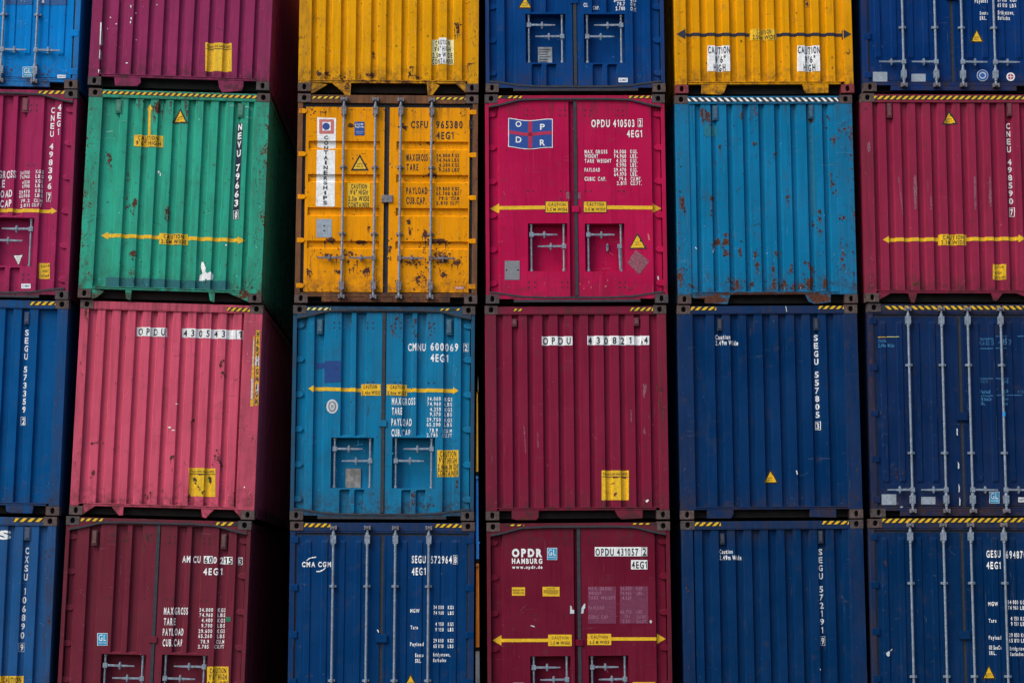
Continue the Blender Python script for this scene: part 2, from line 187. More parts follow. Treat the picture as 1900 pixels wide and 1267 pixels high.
[('p', [(1.1159, 2.4723), (1.1357, 2.4729), (1.1621, 1.5173), (1.1179, 1.516)], 'ywear', 0), ('p', [(1.1522, 2.5483), (1.2065, 2.5499), (1.2255, 1.5315), (1.1763, 1.5301)], 'ywear', 0), ('p', [(1.1579, 2.187), (1.2121, 2.1886), (1.2125, 2.0642), (1.1583, 2.0627)], 'wwear', 1), ('p', [(1.1236, 2.4102), (1.1334, 2.4105), (1.1337, 2.0619), (1.1238, 2.0617)], 'wwear', 1),
('p', [(1.1166, 1.8876), (1.1412, 1.8883), (1.1431, 1.6157), (1.121, 1.6151)], 'wwear', 1), ('p', [(1.1887, 1.8153), (1.2182, 1.8161), (1.2186, 1.6922), (1.1842, 1.6912)], 'wwear', 1), ('v', 'HARTIGHIGH', 1.1799, 2.5366, 1.1979, 1.5431, .0321, 'black', 2)],
'post', None),
('white_scuff',
[('p', [(1.0966, .4279), (1.0933, .4201), (1.0851, .418), (1.0782, .4231), (1.0778, .4316), (1.0842, .4371), (1.0926, .4354)], 'white', 0), ('p', [(.0684, 1.2022), (.0605, 1.1923), (.042, 1.1894), (.0267, 1.1956), (.0262, 1.2063), (.0408, 1.2134), (.0596, 1.2115)], 'white', 0),
('p', [(.1216, 1.1667), (.1127, 1.1607), (.092, 1.1587), (.0752, 1.1622), (.0749, 1.1686), (.0913, 1.1731), (.1121, 1.1722)], 'white', 0), ('p', [(.1487, 1.5229), (.1416, 1.5169), (.1251, 1.515), (.1116, 1.5186), (.1113, 1.5251), (.1244, 1.5294), (.1411, 1.5285)], 'white', 0)],
'wall', None)],
'ribs': [(-1.0004, -.8944), (-.7958, -.6898), (-.5912, -.4851), (-.3865, -.2804), (-.1817, -.0756), (.0231, .1292), (.2279, .334), (.4328, .539), (.6377, .7439), (.8427, .949)],
'wall': (-1.2197, .9811),
'tabs': [[(-1.1007, .1881), (-.8953, .1328), (-1.0426, .0141), (-1.0913, .0128)], [(-.6786, .1877), (-.5715, .0053), (-.5179, .0068), (-.514, .1678)], [(.5182, .1843), (.5383, .0141), (.5879, -.0016), (.6969, .1771)], [(.9587, .1722), (1.0952, .0124), (1.0935, .1637)]],
'rustspots': [(.6967, 2.0741, .029, .074, 1.1), (.7206, 1.9258, .029, .074, 1.0), (-.943, .5715, .044, .054, 1.3), (.7206, .8392, .039, .069, .9), (.7496, .7417, .029, .029, 1.2), (-.9272, .9647, .049, .025, 1.0), (.3438, 1.2963, .025, .025, 1.2), (.0898, .8091, .02, .029, 1.1), (-1.1491, 2.7306, .02, .075, 1.2), (.2144, .1515, .293, .049, .9),
(-.6901, .1751, .39, .044, .6), (-.2068, .2741, .034, .034, 1.0), (.3309, .2695, .039, .034, 1.0), (-.5601, .0202, .073, .049, 1.0), (-.0747, .8167, .025, .039, .6), (-1.1983, 1.4498, .049, 1.226, .3), (1.2136, .7794, .034, .612, .35)]},
(1, 3):{'kind': 'locker',
'col': 'dred3',
'seed': 8,
'rustamt': .3,
'wg': .25,
'fg': .6,
'label': 'dark red container with peeling number 600215, under the salmon pink one',
'place': (-4.353, .0076, -.0102, -.0002, .02489, 2.4693),
'decals': [('hazard_stripe',
[('p', [(-1.0462, 2.8733), (-.7409, 2.8819), (-.7386, 2.8375), (-1.0438, 2.829)], 'black', 0), ('p', [(-1.026, 2.8703), (-.9824, 2.8716), (-1.0203, 2.8332), (-1.044, 2.8325)], 'yellow', 1), ('p', [(-.9388, 2.8728), (-.8952, 2.874), (-.9332, 2.8356), (-.9767, 2.8344)], 'yellow', 1), ('p', [(-.8516, 2.8752), (-.808, 2.8765), (-.846, 2.8381), (-.8896, 2.8368)], 'yellow', 1),
('p', [(-.7644, 2.8777), (-.7407, 2.8783), (-.7587, 2.8405), (-.8024, 2.8393)], 'yellow', 1)],
'top', None),
('hazard_stripe',
[('p', [(.7523, 2.8719), (1.0674, 2.8807), (1.0697, 2.8289), (.7547, 2.8201)], 'black', 0), ('p', [(.7759, 2.8684), (.8209, 2.8696), (.7762, 2.8248), (.7545, 2.8242)], 'yellow', 1), ('p', [(.8659, 2.8709), (.9109, 2.8721), (.8662, 2.8273), (.8212, 2.8261)], 'yellow', 1), ('p', [(.9559, 2.8734), (1.0009, 2.8747), (.9562, 2.8298), (.9112, 2.8286)], 'yellow', 1)], 'top',
None),
('container_number',
[('t', 'AM', .326, 2.3242, .4405, 2.3274, .0884, 'white', 0, .028), ('t', 'CU', .4721, 2.3246, .57, 2.3273, .0883, 'white', 0, .028), ('p', [(.6177, 2.4171), (.736, 2.4204), (.7406, 2.3209), (.6223, 2.3177)], 'white', 0), ('t', '60', .6294, 2.3252, .7329, 2.3281, .081, 'black', 1, .028), ('t', '0', .746, 2.3248, .7922, 2.3261, .0847, 'white', 0, .028),
('t', '2', .8295, 2.3197, .8776, 2.321, .0847, 'white', 0, .028), ('p', [(.8771, 2.4132), (.9992, 2.4166), (1.0036, 2.3172), (.8816, 2.3138)], 'white', 0), ('t', '15', .8887, 2.3214, .9959, 2.3243, .081, 'black', 1, .028), ('p', [(1.0698, 2.4112), (1.129, 2.4128), (1.1334, 2.3134), (1.0742, 2.3117)], 'white', 0),
('t', '3', 1.0813, 2.3193, 1.1257, 2.3205, .081, 'black', 1, .028), ('t', '4EG1', .622, 2.1667, .8676, 2.1734, .0882, 'white', 0, .028)],
None, None),
('weight_table',
[('t', 'MAXGROSS', .1232, 1.6318, .4399, 1.6404, .0914, 'white', 0, .028), ('t', 'TARE', .1282, 1.4929, .2772, 1.4969, .0913, 'white', 0, .028), ('t', 'PAYLOAD', .1219, 1.3575, .3941, 1.3649, .0894, 'white', 0, .028), ('t', 'CUB.CAP', .1271, 1.2153, .3825, 1.2222, .0911, 'white', 0, .028), ('t', '34.000', .593, 1.6812, .7736, 1.6861, .0476, 'white', 0, .028),
('t', '74.960', .5961, 1.6135, .773, 1.6183, .0476, 'white', 0, .028), ('t', '4.400', .6289, 1.5449, .7725, 1.5488, .0475, 'white', 0, .028), ('t', '9.700', .6284, 1.4754, .772, 1.4793, .0475, 'white', 0, .028), ('t', '29.600', .5949, 1.4032, .7753, 1.4081, .0474, 'white', 0, .028), ('t', '65.260', .5943, 1.3374, .7747, 1.3423, .0474, 'white', 0, .028),
('t', '78.9', .6309, 1.2654, .7375, 1.2683, .0474, 'white', 0, .028), ('t', '2.785', .5972, 1.1988, .7369, 1.2026, .0474, 'white', 0, .028), ('t', 'KGS', .8309, 1.684, .9359, 1.6869, .0476, 'white', 0, .028), ('t', 'LBS', .8302, 1.6181, .9352, 1.6209, .0475, 'white', 0, .028), ('t', 'KGS', .8316, 1.5467, .9348, 1.5495, .0476, 'white', 0, .028),
('t', 'LBS', .8347, 1.4791, .936, 1.4819, .0475, 'white', 0, .028), ('t', 'KGS', .8343, 1.4079, .9374, 1.4106, .0474, 'white', 0, .028), ('t', 'LBS', .8374, 1.3404, .9368, 1.343, .0474, 'white', 0, .028), ('t', 'CU.M', .8259, 1.2689, .9363, 1.2718, .0473, 'white', 0, .028), ('t', 'CU.FT', .8105, 1.2028, .9356, 1.2061, .0473, 'white', 0, .028)],
None, None),
('certificate_sticker', [('p', [(-.7453, 1.3632), (-.6093, 1.3669), (-.6007, 1.203), (-.7366, 1.1993)], 'white', 0), ('p', [(-.7396, 1.3584), (-.6145, 1.3618), (-.6064, 1.2077), (-.7314, 1.2044)], 'cyan', 1), ('t', 'GL', -.7208, 1.2621, -.623, 1.2647, .0819, 'white', 2, .0), ('t', 'Certified', -.7191, 1.2293, -.6213, 1.2319, .0164, 'white', 2, .028)], None, None),
('paint_patch', [('p', [(.9444, 1.6212), (1.0089, 1.6229), (1.0117, 1.5608), (.9472, 1.559)], 'greenp', 0)], None, None),
('caution_sign', [('p', [(.7277, .9637), (1.0125, .9714), (1.0324, .5306), (.7482, .5231)], 'yellow', 0), ('t', 'CAUTION', .7666, .8793, .9833, .8851, .0654, 'black', 1, .028), ('t', '9\'6" HIGH', .7613, .7956, .9944, .8018, .0689, 'black', 1, .028), ('t', '2.46m WIDE', .7525, .7082, 1.013, .7151, .0653, 'black', 1, .028)], None, None),
('bolt_hole',
[('p', [(-.6566, 2.653), (-.6594, 2.6439), (-.6671, 2.64), (-.6751, 2.6435), (-.6788, 2.6524), (-.676, 2.6615), (-.6684, 2.6655), (-.6604, 2.6619)], 'dark', 0), ('p', [(-.6529, 2.5829), (-.6557, 2.5739), (-.6634, 2.5699), (-.6714, 2.5734), (-.6751, 2.5823), (-.6724, 2.5914), (-.6647, 2.5954), (-.6567, 2.5919)], 'dark', 0),
('p', [(-.5827, 2.6551), (-.5855, 2.646), (-.5931, 2.6421), (-.6012, 2.6456), (-.6049, 2.6545), (-.6021, 2.6636), (-.5944, 2.6675), (-.5864, 2.664)], 'dark', 0), ('p', [(-.579, 2.585), (-.5818, 2.5759), (-.5895, 2.572), (-.5975, 2.5755), (-.6012, 2.5844), (-.5984, 2.5935), (-.5908, 2.5974), (-.5827, 2.5939)], 'dark', 0),
('p', [(-.2013, 2.6565), (-.2041, 2.6474), (-.2118, 2.6435), (-.2198, 2.647), (-.2235, 2.6559), (-.2207, 2.665), (-.213, 2.6689), (-.205, 2.6654)], 'dark', 0), ('p', [(-.1978, 2.5864), (-.2006, 2.5773), (-.2082, 2.5734), (-.2163, 2.5769), (-.22, 2.5858), (-.2172, 2.5949), (-.2095, 2.5988), (-.2015, 2.5953)], 'dark', 0),
('p', [(-.1273, 2.6586), (-.1301, 2.6495), (-.1378, 2.6455), (-.1458, 2.649), (-.1495, 2.6579), (-.1467, 2.667), (-.1391, 2.671), (-.131, 2.6675)], 'dark', 0), ('p', [(-.1238, 2.5884), (-.1266, 2.5794), (-.1343, 2.5754), (-.1423, 2.5789), (-.146, 2.5878), (-.1432, 2.5969), (-.1355, 2.6009), (-.1275, 2.5974)], 'dark', 0),
('p', [(.1581, 2.6554), (.1553, 2.6463), (.1476, 2.6424), (.1396, 2.6459), (.1359, 2.6548), (.1387, 2.6639), (.1464, 2.6678), (.1544, 2.6643)], 'dark', 0), ('p', [(.1615, 2.5853), (.1587, 2.5762), (.1511, 2.5723), (.143, 2.5758), (.1393, 2.5847), (.1421, 2.5938), (.1498, 2.5977), (.1578, 2.5942)], 'dark', 0),
('p', [(.2321, 2.6575), (.2293, 2.6484), (.2216, 2.6444), (.2136, 2.648), (.2099, 2.6569), (.2127, 2.666), (.2204, 2.6699), (.2284, 2.6664)], 'dark', 0), ('p', [(.2355, 2.5874), (.2327, 2.5783), (.225, 2.5743), (.217, 2.5778), (.2133, 2.5867), (.2161, 2.5958), (.2238, 2.5998), (.2318, 2.5963)], 'dark', 0),
('p', [(.616, 2.6515), (.6132, 2.6424), (.6055, 2.6385), (.5975, 2.642), (.5938, 2.6509), (.5966, 2.66), (.6043, 2.664), (.6123, 2.6605)], 'dark', 0), ('p', [(.6193, 2.5814), (.6164, 2.5723), (.6088, 2.5684), (.6007, 2.5719), (.5971, 2.5808), (.5999, 2.5899), (.6076, 2.5938), (.6156, 2.5903)], 'dark', 0),
('p', [(.6901, 2.6536), (.6872, 2.6445), (.6795, 2.6406), (.6715, 2.6441), (.6678, 2.653), (.6707, 2.6621), (.6784, 2.666), (.6864, 2.6625)], 'dark', 0), ('p', [(.6933, 2.5835), (.6905, 2.5744), (.6828, 2.5704), (.6748, 2.5739), (.6711, 2.5829), (.6739, 2.592), (.6816, 2.5959), (.6896, 2.5924)], 'dark', 0),
('p', [(-.65, 1.825), (-.6528, 1.816), (-.6604, 1.812), (-.6684, 1.8155), (-.6721, 1.8244), (-.6694, 1.8334), (-.6617, 1.8373), (-.6537, 1.8338)], 'dark', 0), ('p', [(-.5764, 1.827), (-.5791, 1.818), (-.5868, 1.8141), (-.5948, 1.8176), (-.5985, 1.8264), (-.5957, 1.8354), (-.5881, 1.8393), (-.5801, 1.8358)], 'dark', 0),
('p', [(-.202, 1.8281), (-.2048, 1.8191), (-.2124, 1.8151), (-.2204, 1.8186), (-.2241, 1.8275), (-.2213, 1.8365), (-.2137, 1.8404), (-.2057, 1.8369)], 'dark', 0), ('p', [(-.1283, 1.8301), (-.1311, 1.8211), (-.1387, 1.8172), (-.1467, 1.8206), (-.1504, 1.8295), (-.1476, 1.8385), (-.14, 1.8424), (-.132, 1.8389)], 'dark', 0),
('p', [(.167, 1.829), (.1642, 1.82), (.1566, 1.8161), (.1486, 1.8196), (.1449, 1.8284), (.1477, 1.8374), (.1553, 1.8413), (.1633, 1.8379)], 'dark', 0), ('p', [(.2407, 1.831), (.2379, 1.822), (.2303, 1.8181), (.2223, 1.8216), (.2186, 1.8304), (.2214, 1.8395), (.2291, 1.8434), (.2371, 1.8399)], 'dark', 0),
('p', [(.6177, 1.823), (.6149, 1.814), (.6072, 1.8101), (.5992, 1.8136), (.5956, 1.8224), (.5984, 1.8314), (.606, 1.8353), (.614, 1.8319)], 'dark', 0), ('p', [(.6914, 1.825), (.6886, 1.816), (.681, 1.8121), (.673, 1.8156), (.6693, 1.8244), (.6721, 1.8334), (.6798, 1.8374), (.6878, 1.8339)], 'dark', 0)],
None, None)],
'flats': [[-1.0779, -.9212], [-.7682, -.5617], [-.4105, -.3496], [-.2076, -.012], [.0323, .25], [.383, .4439], [.5934, .8077], [.9425, 1.0441]],
'lock': [((-.674, 1.0935), (-.083, .4919)), ((.1251, 1.1059), (.7326, .5045))],
'levers': 'AB',
'vents': [[(-.8842, 2.7206), (-.8084, 2.514)], [(.8372, 2.7187), (.9132, 2.5157)]],
'rustspots': [(-.4042, 2.6416, .037, .074, 1.1), (-.144, 2.6211, .046, .111, .7), (.2093, 2.594, .055, .276, .5), (-.7375, 2.6415, .055, .028, .6), (-.9955, 2.4498, .028, .055, .5)]},
(2, 0):{'kind': 'end',
'col': 'yellow0',
'seed': 9,
'rustamt': .6,
'wg': .14,
'label': 'yellow container with torn white caution label, on top of the ochre doors',
'place': (-1.2829, .0248, 8.7405, -.0004, .00043, 2.4831),
'decals': [('caution_sign',
[('p', [(.5936, .7475), (.895, .7498), (.8973, .3984), (.5964, .3962)], 'paley2', 0), ('p', [(.6894, .768), (.7935, .7687), (.796, .406), (.6921, .4053)], 'white', 1), ('t', 'CAUTION', .6435, .6691, .8435, .6706, .0675, 'black', 2, .028), ('t', '9\'6" HIGH', .6305, .5818, .8523, .5834, .0675, 'black', 2, .028),
('t', '2.5m WIDE', .6093, .4917, .8748, .4937, .0703, 'black', 2, .028), ('t', 'CONTAINER', .6018, .4074, .889, .4095, .0674, 'black', 2, .028)],
None, None)],
'ribs': [(-.9853, -.876), (-.7762, -.6668), (-.5669, -.4575), (-.3576, -.2482), (-.1483, -.0388), (.0611, .1706), (.2705, .3801), (.48, .5896), (.6896, .7992), (.8992, 1.0088)],
'wall': (-1.0674, 1.0896),
'tabs': [[(-1.0691, .132), (-.8395, .0973), (-1.0285, -.0243), (-1.0667, -.0245)], [(-.7773, .1341), (-.6198, -.013), (-.5921, -.0491), (-.5211, -.0542), (-.5127, .136)], [(.5301, .1434), (.5426, -.0412), (.6081, -.0407), (.7054, .0942), (.6285, .1441)], [(.9291, .1462), (1.0666, -.0012), (1.0775, -.0011), (1.0766, .1473)]],
'rustspots': [(.9516, .8967, .038, .127, 1.6), (-1.1822, .7258, .055, .505, .5), (-.9561, .2364, .038, .039, 1.5), (-.8527, .2567, .038, .039, 1.4), (-.2601, .233, .087, .039, 1.3), (.2998, .237, .033, .034, 1.4), (.4039, .2097, .027, .028, 1.4), (.2988, .3435, .022, .034, 1.1), (-.2223, .5081, .022, .056, .8), (1.1711, .8843, .055, .394, .6),
(.0277, .1398, 1.093, .034, .9), (-.558, .0573, .055, .112, 1.2), (.5745, .0653, .038, .112, 1.0), (-.6416, .1826, .027, .028, 1.3), (1.119, .4, .055, .017, 1.2)]},
(2, 1):{'kind': 'rods',
'col': 'yellow1',
'seed': 10,
'rustamt': .75,
'wg': .14,
'fcol': (120, 80, 50),
'fr': 1.1,
'fg': .9,
'hr': 1,
'guides': (1.873, .948),
'handle': .615,
'label': 'ochre yellow container with rust blotches, lock rods and long white vertical sticker',
'place': (-1.2852, .0088, 5.8014, -.0003, .00121, 2.4779),
'decals': [('hazard_stripe',
[('p', [(-1.0428, 2.8627), (-.6415, 2.8658), (-.6409, 2.8273), (-1.0422, 2.8241)], 'black', 0), ('p', [(-1.0258, 2.8597), (-.9857, 2.86), (-1.019, 2.8274), (-1.0422, 2.8272)], 'yellow', 1), ('p', [(-.9456, 2.8603), (-.9054, 2.8607), (-.9388, 2.828), (-.9789, 2.8277)], 'yellow', 1), ('p', [(-.8653, 2.861), (-.8252, 2.8613), (-.8585, 2.8286), (-.8987, 2.8283)], 'yellow', 1),
('p', [(-.785, 2.8616), (-.7449, 2.8619), (-.7783, 2.8293), (-.8184, 2.829)], 'yellow', 1), ('p', [(-.7048, 2.8622), (-.6646, 2.8625), (-.698, 2.8299), (-.7382, 2.8296)], 'yellow', 1), ('p', [(-.6414, 2.8627), (-.6414, 2.8627), (-.641, 2.8303), (-.6579, 2.8302)], 'yellow', 1)],
'top', None),
('hazard_stripe',
[('p', [(.6516, 2.863), (1.0663, 2.8663), (1.0666, 2.8251), (.652, 2.8219)], 'black', 0), ('p', [(.6697, 2.8599), (.7112, 2.8602), (.6753, 2.8254), (.6519, 2.8252)], 'yellow', 1), ('p', [(.7527, 2.8605), (.7941, 2.8609), (.7582, 2.826), (.7168, 2.8257)], 'yellow', 1), ('p', [(.8356, 2.8612), (.877, 2.8615), (.8411, 2.8266), (.7997, 2.8263)], 'yellow', 1),
('p', [(.9185, 2.8618), (.96, 2.8621), (.924, 2.8273), (.8826, 2.827)], 'yellow', 1), ('p', [(1.0015, 2.8625), (1.0429, 2.8628), (1.007, 2.8279), (.9655, 2.8276)], 'yellow', 1), ('p', [(1.0663, 2.863), (1.0663, 2.863), (1.0665, 2.8284), (1.0484, 2.8283)], 'yellow', 1)],
'top', None),
('company_sticker',
[('p', [(-.9704, 2.568), (-.7097, 2.5598), (-.7111, 2.1452), (-.8385, 2.1315), (-.9639, 2.1586)], 'white', 0), ('p', [(-.9424, 2.54), (-.7395, 2.5416), (-.7365, 2.3393), (-.9392, 2.3378)], 'rosy', 1), ('p', [(-.8967, 2.5019), (-.784, 2.5028), (-.7822, 2.3824), (-.8948, 2.3816)], 'white', 2),
('p',
[(-.7956, 2.4412), (-.7971, 2.428), (-.802, 2.4156), (-.8097, 2.4049), (-.82, 2.3967), (-.832, 2.3915), (-.8449, 2.3897), (-.8579, 2.3913), (-.87, 2.3963), (-.8805, 2.4044), (-.8887, 2.4149), (-.8939, 2.4272), (-.8958, 2.4405), (-.8943, 2.4537), (-.8895, 2.4661), (-.8817, 2.4768), (-.8714, 2.485), (-.8594, 2.4902), (-.8465, 2.4921), (-.8335, 2.4904),
(-.8213, 2.4854), (-.8108, 2.4773), (-.8027, 2.4668), (-.7975, 2.4545)],
'lblue', 3),
('p', [(-.9682, 2.1152), (-.7181, 2.1094), (-.7115, 1.3258), (-.9681, 1.3291)], 'white', 0), ('v', 'CONTAINERSHIPS', -.8437, 2.3129, -.8439, 1.3502, .055, 'black', 2)],
None, None),
('register_sticker',
[('p', [(-.4585, 2.5104), (-.3207, 2.5114), (-.3182, 2.3194), (-.4559, 2.3184)], 'lblue', 0), ('t', 'Lloyds', -.4479, 2.4643, -.3376, 2.4652, .0282, 'white', 1, .028), ('t', 'Register', -.4524, 2.4285, -.3272, 2.4294, .0281, 'white', 1, .028), ('p', [(-.4417, 2.3773), (-.334, 2.3781), (-.3339, 2.3705), (-.4416, 2.3696)], 'pblue', 1),
('p', [(-.4363, 2.3518), (-.3387, 2.3525), (-.3386, 2.3448), (-.4362, 2.3441)], 'pblue', 1)],
None, None),
('danger_triangle', [('p', [(-.3799, 2.0582), (-.2519, 1.8297), (-.5017, 1.8279)], 'black', 0), ('p', [(-.3792, 2.0118), (-.2909, 1.8526), (-.4634, 1.8513)], 'yellow', 1), ('t', 'SUPER', -.4179, 1.9126, -.338, 1.9131, .0178, 'black', 2, .028), ('t', 'HEAVY', -.4224, 1.8768, -.3325, 1.8775, .0179, 'black', 2, .028)], None, None),
('caution_sign',
[('p', [(-.5392, 1.6545), (-.2323, 1.6567), (-.228, 1.3215), (-.5345, 1.3194)], 'yellow', 0), ('t', 'CAUTION', -.4907, 1.5761, -.2762, 1.5776, .0661, 'black', 1, .028), ('t', '9\'6" HIGH', -.5021, 1.4947, -.2677, 1.4963, .066, 'black', 1, .028), ('t', '2.5m WIDE', -.5283, 1.4057, -.2441, 1.4076, .066, 'black', 1, .028),
('t', 'CONTAINER', -.5296, 1.3194, -.2405, 1.3214, .066, 'black', 1, .028)],
None, None),
('data_plate',
[('p', [(-.9578, 1.1519), (-.7488, 1.1533), (-.745, .9005), (-.9538, .8991)], 'steel', 0), ('p', [(-.8395, 1.0591), (-.843, 1.0501), (-.8517, 1.0463), (-.8605, 1.05), (-.8643, 1.0589), (-.8608, 1.0679), (-.8521, 1.0716), (-.8432, 1.068)], 'dark', 1),
('p', [(-.8384, .9908), (-.8419, .9819), (-.8506, .9781), (-.8595, .9817), (-.8633, .9906), (-.8598, .9996), (-.851, 1.0034), (-.8422, .9997)], 'dark', 1)],
None, None),
('container_number',
[('t', 'CSFU', .3143, 2.4291, .5475, 2.4309, .0974, 'black', 0, .028), ('t', '965380', .6603, 2.4292, 1.024, 2.4319, .0999, 'black', 0, .028), ('p', [(1.1136, 2.5429), (1.1814, 2.5434), (1.1814, 2.5377), (1.1137, 2.5372)], 'black', 2), ('p', [(1.1144, 2.4254), (1.1821, 2.4259), (1.1821, 2.4203), (1.1144, 2.4198)], 'black', 2),
('p', [(1.1137, 2.5372), (1.1192, 2.5372), (1.1199, 2.4254), (1.1144, 2.4254)], 'black', 2), ('p', [(1.1759, 2.5377), (1.1814, 2.5377), (1.1821, 2.4259), (1.1766, 2.4259)], 'black', 2), ('t', '5', 1.1292, 2.4371, 1.1671, 2.4374, .0886, 'black', 2, .028), ('t', '4EG1', .6666, 2.2781, .8997, 2.2798, .0999, 'black', 0, .028)],
None, None),
('weight_table',
[('t', 'MAXGROSS', .2589, 1.9685, .5491, 1.9706, .097, 'black', 0, .028), ('t', 'TARE', .2603, 1.8359, .4203, 1.837, .0918, 'black', 0, .028), ('t', 'PAYLOAD', .2612, 1.5102, .5483, 1.5122, .0915, 'black', 0, .028), ('t', 'CUB.CAP.', .2626, 1.3731, .5345, 1.375, .0914, 'black', 0, .028), ('t', '34.000', .6688, 2.0225, .854, 2.0239, .0485, 'black', 0, .028),
('t', '74.960', .6693, 1.9587, .8545, 1.96, .0485, 'black', 0, .028), ('t', '4.200', .7049, 1.8901, .855, 1.8912, .0484, 'black', 0, .028), ('t', '9.260', .703, 1.8238, .853, 1.8249, .0484, 'black', 0, .028), ('t', '29.800', .6702, 1.5613, .8526, 1.5626, .0484, 'black', 0, .028), ('t', '65.700', .6708, 1.4953, .8531, 1.4965, .0483, 'black', 0, .028),
('t', '79.5', .7038, 1.4269, .8236, 1.4277, .0483, 'black', 0, .028), ('t', '2.810', .6719, 1.3632, .8241, 1.3643, .0482, 'black', 0, .028), ('t', 'KGS', .8791, 2.024, .9767, 2.0247, .0486, 'black', 0, .028), ('t', 'LBS', .8795, 1.9602, .9772, 1.9609, .0485, 'black', 0, .028), ('t', 'KGS', .8801, 1.8913, .9777, 1.892, .0485, 'black', 0, .028),
('t', 'LBS', .8806, 1.825, .9781, 1.8257, .0485, 'black', 0, .028), ('t', 'KGS', .8825, 1.5628, .98, 1.5635, .0484, 'black', 0, .028), ('t', 'LBS', .883, 1.4967, .9804, 1.4974, .0483, 'black', 0, .028), ('t', 'CU.M', .8786, 1.4281, .9809, 1.4288, .0483, 'black', 0, .028), ('t', 'CU.FT', .8591, 1.3645, .9814, 1.3654, .0482, 'black', 0, .028)],
None, None),
('maker_label', [('p', [(.9397, .2338), (1.0564, .2345), (1.0567, .1993), (.94, .1986)], 'rosy', 0), ('t', 'SINGAMAS', .9473, .2087, 1.0491, .2093, .0151, 'white', 1, .028)], None, None)],
'rods': [-.6015, -.1701, .1766, .601],
'grooves': [(2.2414, 2.1238), (1.777, 1.6625), (1.3146, 1.198), (.8541, .743)],
'gx': [(-1.0817, -.1033), (.1215, 1.1063)],
'rustspots': [(-.7495, .8651, .087, .045, 1.5), (-.3513, .8374, .099, .035, 1.5), (-.458, .4638, .04, .035, 1.2), (.5309, .9494, .06, .066, 1.5), (.6936, .862, .187, .05, 1.5), (.7452, .6352, .174, .139, 1.05), (.3727, .5824, .149, .076, 1.1), (.9571, .5735, .075, .063, 1.5), (-.5107, .6775, .149, .063, 1.0), (-.2716, .4398, .065, .05, 1.4),
(-.6436, .4249, .05, .035, 1.4), (-.7835, .6505, .099, .05, 1.2), (.4744, .3439, .124, .1, 1.0), (.772, .3961, .04, .045, 1.4), (.2976, 1.1249, .03, .04, 1.4), (.319, .9733, .025, .051, 1.1), (.5984, 1.7746, .095, .051, 1.5), (.229, 2.4362, .055, .041, 1.3), (-.5104, 2.4562, .063, .036, 1.4), (-1.0403, .4098, .05, .075, 1.1),
(1.1441, .5118, .04, .151, 1.0), (.0605, .719, .035, .151, .9), (-1.1341, 1.5716, .035, .051, 1.0), (-.2544, 1.0453, .02, .02, 1.6), (.5569, 2.221, .05, .036, .9), (-.1177, .0391, 1.24, .1, .95), (-.8643, 2.6714, .15, .077, .7), (-.4006, 2.675, 1.255, .02, .6), (-1.2657, 1.9778, .03, 1.015, .6), (1.2223, 1.9959, .025, .763, .6),
(-.5215, .5641, .025, .025, 1.4)]},
(2, 2):{'kind': 'locker',
'col': 'cyan2',
'seed': 11,
'rustamt': .3,
'fg': .8,
'wg': .35,
'fcol': (10, 78, 112),
'label': 'turquoise container numbered 600069 with torn dark blue sticker on its left door',
'place': (-1.3085, .0305, 2.8731, -.0001, .00078, 2.4669),
'decals': [('hazard_stripe',
[('p', [(-1.0505, 2.8671), (-.7286, 2.8689), (-.728, 2.8288), (-1.0499, 2.827)], 'black', 0), ('p', [(-1.0327, 2.864), (-.9924, 2.8642), (-1.0275, 2.8304), (-1.0499, 2.8302)], 'paley', 1), ('p', [(-.9522, 2.8644), (-.9119, 2.8647), (-.9471, 2.8308), (-.9873, 2.8306)], 'paley', 1), ('p', [(-.8717, 2.8649), (-.8314, 2.8651), (-.8666, 2.8313), (-.9068, 2.831)], 'paley', 1),
('p', [(-.7912, 2.8653), (-.7509, 2.8656), (-.7861, 2.8317), (-.8264, 2.8315)], 'paley', 1), ('p', [(-.7285, 2.8657), (-.7285, 2.8657), (-.728, 2.832), (-.7459, 2.8319)], 'paley', 1)],
'top', None),
('hazard_stripe',
[('p', [(.7591, 2.8648), (1.0246, 2.8663), (1.0249, 2.8337), (.7593, 2.8322)], 'black', 0), ('p', [(.7736, 2.8622), (.8116, 2.8624), (.7827, 2.8349), (.7593, 2.8348)], 'yellow', 1), ('p', [(.8495, 2.8627), (.8874, 2.8629), (.8586, 2.8353), (.8207, 2.8351)], 'yellow', 1), ('p', [(1.0012, 2.8635), (1.0247, 2.8636), (1.0103, 2.8362), (.9724, 2.836)], 'yellow', 1)], 'top',
None),
('container_number',
[('t', 'CMNU', .3256, 2.2899, .5656, 2.2911, .0997, 'white', 0, .028), ('t', '600069', .6324, 2.294, 1.0062, 2.286, .1023, 'white', 0, .028), ('p', [(1.0773, 2.3937), (1.1442, 2.394), (1.1442, 2.3885), (1.0773, 2.3882)], 'white', 2), ('p', [(1.078, 2.2869), (1.1448, 2.2872), (1.1449, 2.2817), (1.078, 2.2814)], 'white', 2),
('p', [(1.0773, 2.3882), (1.0828, 2.3882), (1.0834, 2.2869), (1.078, 2.2869)], 'white', 2), ('p', [(1.1388, 2.3885), (1.1442, 2.3885), (1.1448, 2.2872), (1.1394, 2.2872)], 'white', 2), ('t', '2', 1.0926, 2.2972, 1.13, 2.2974, .0808, 'white', 2, .028), ('t', '4EG1', .6337, 2.142, .8711, 2.1357, .1021, 'white', 0, .028)],
None, None),
('weight_table',
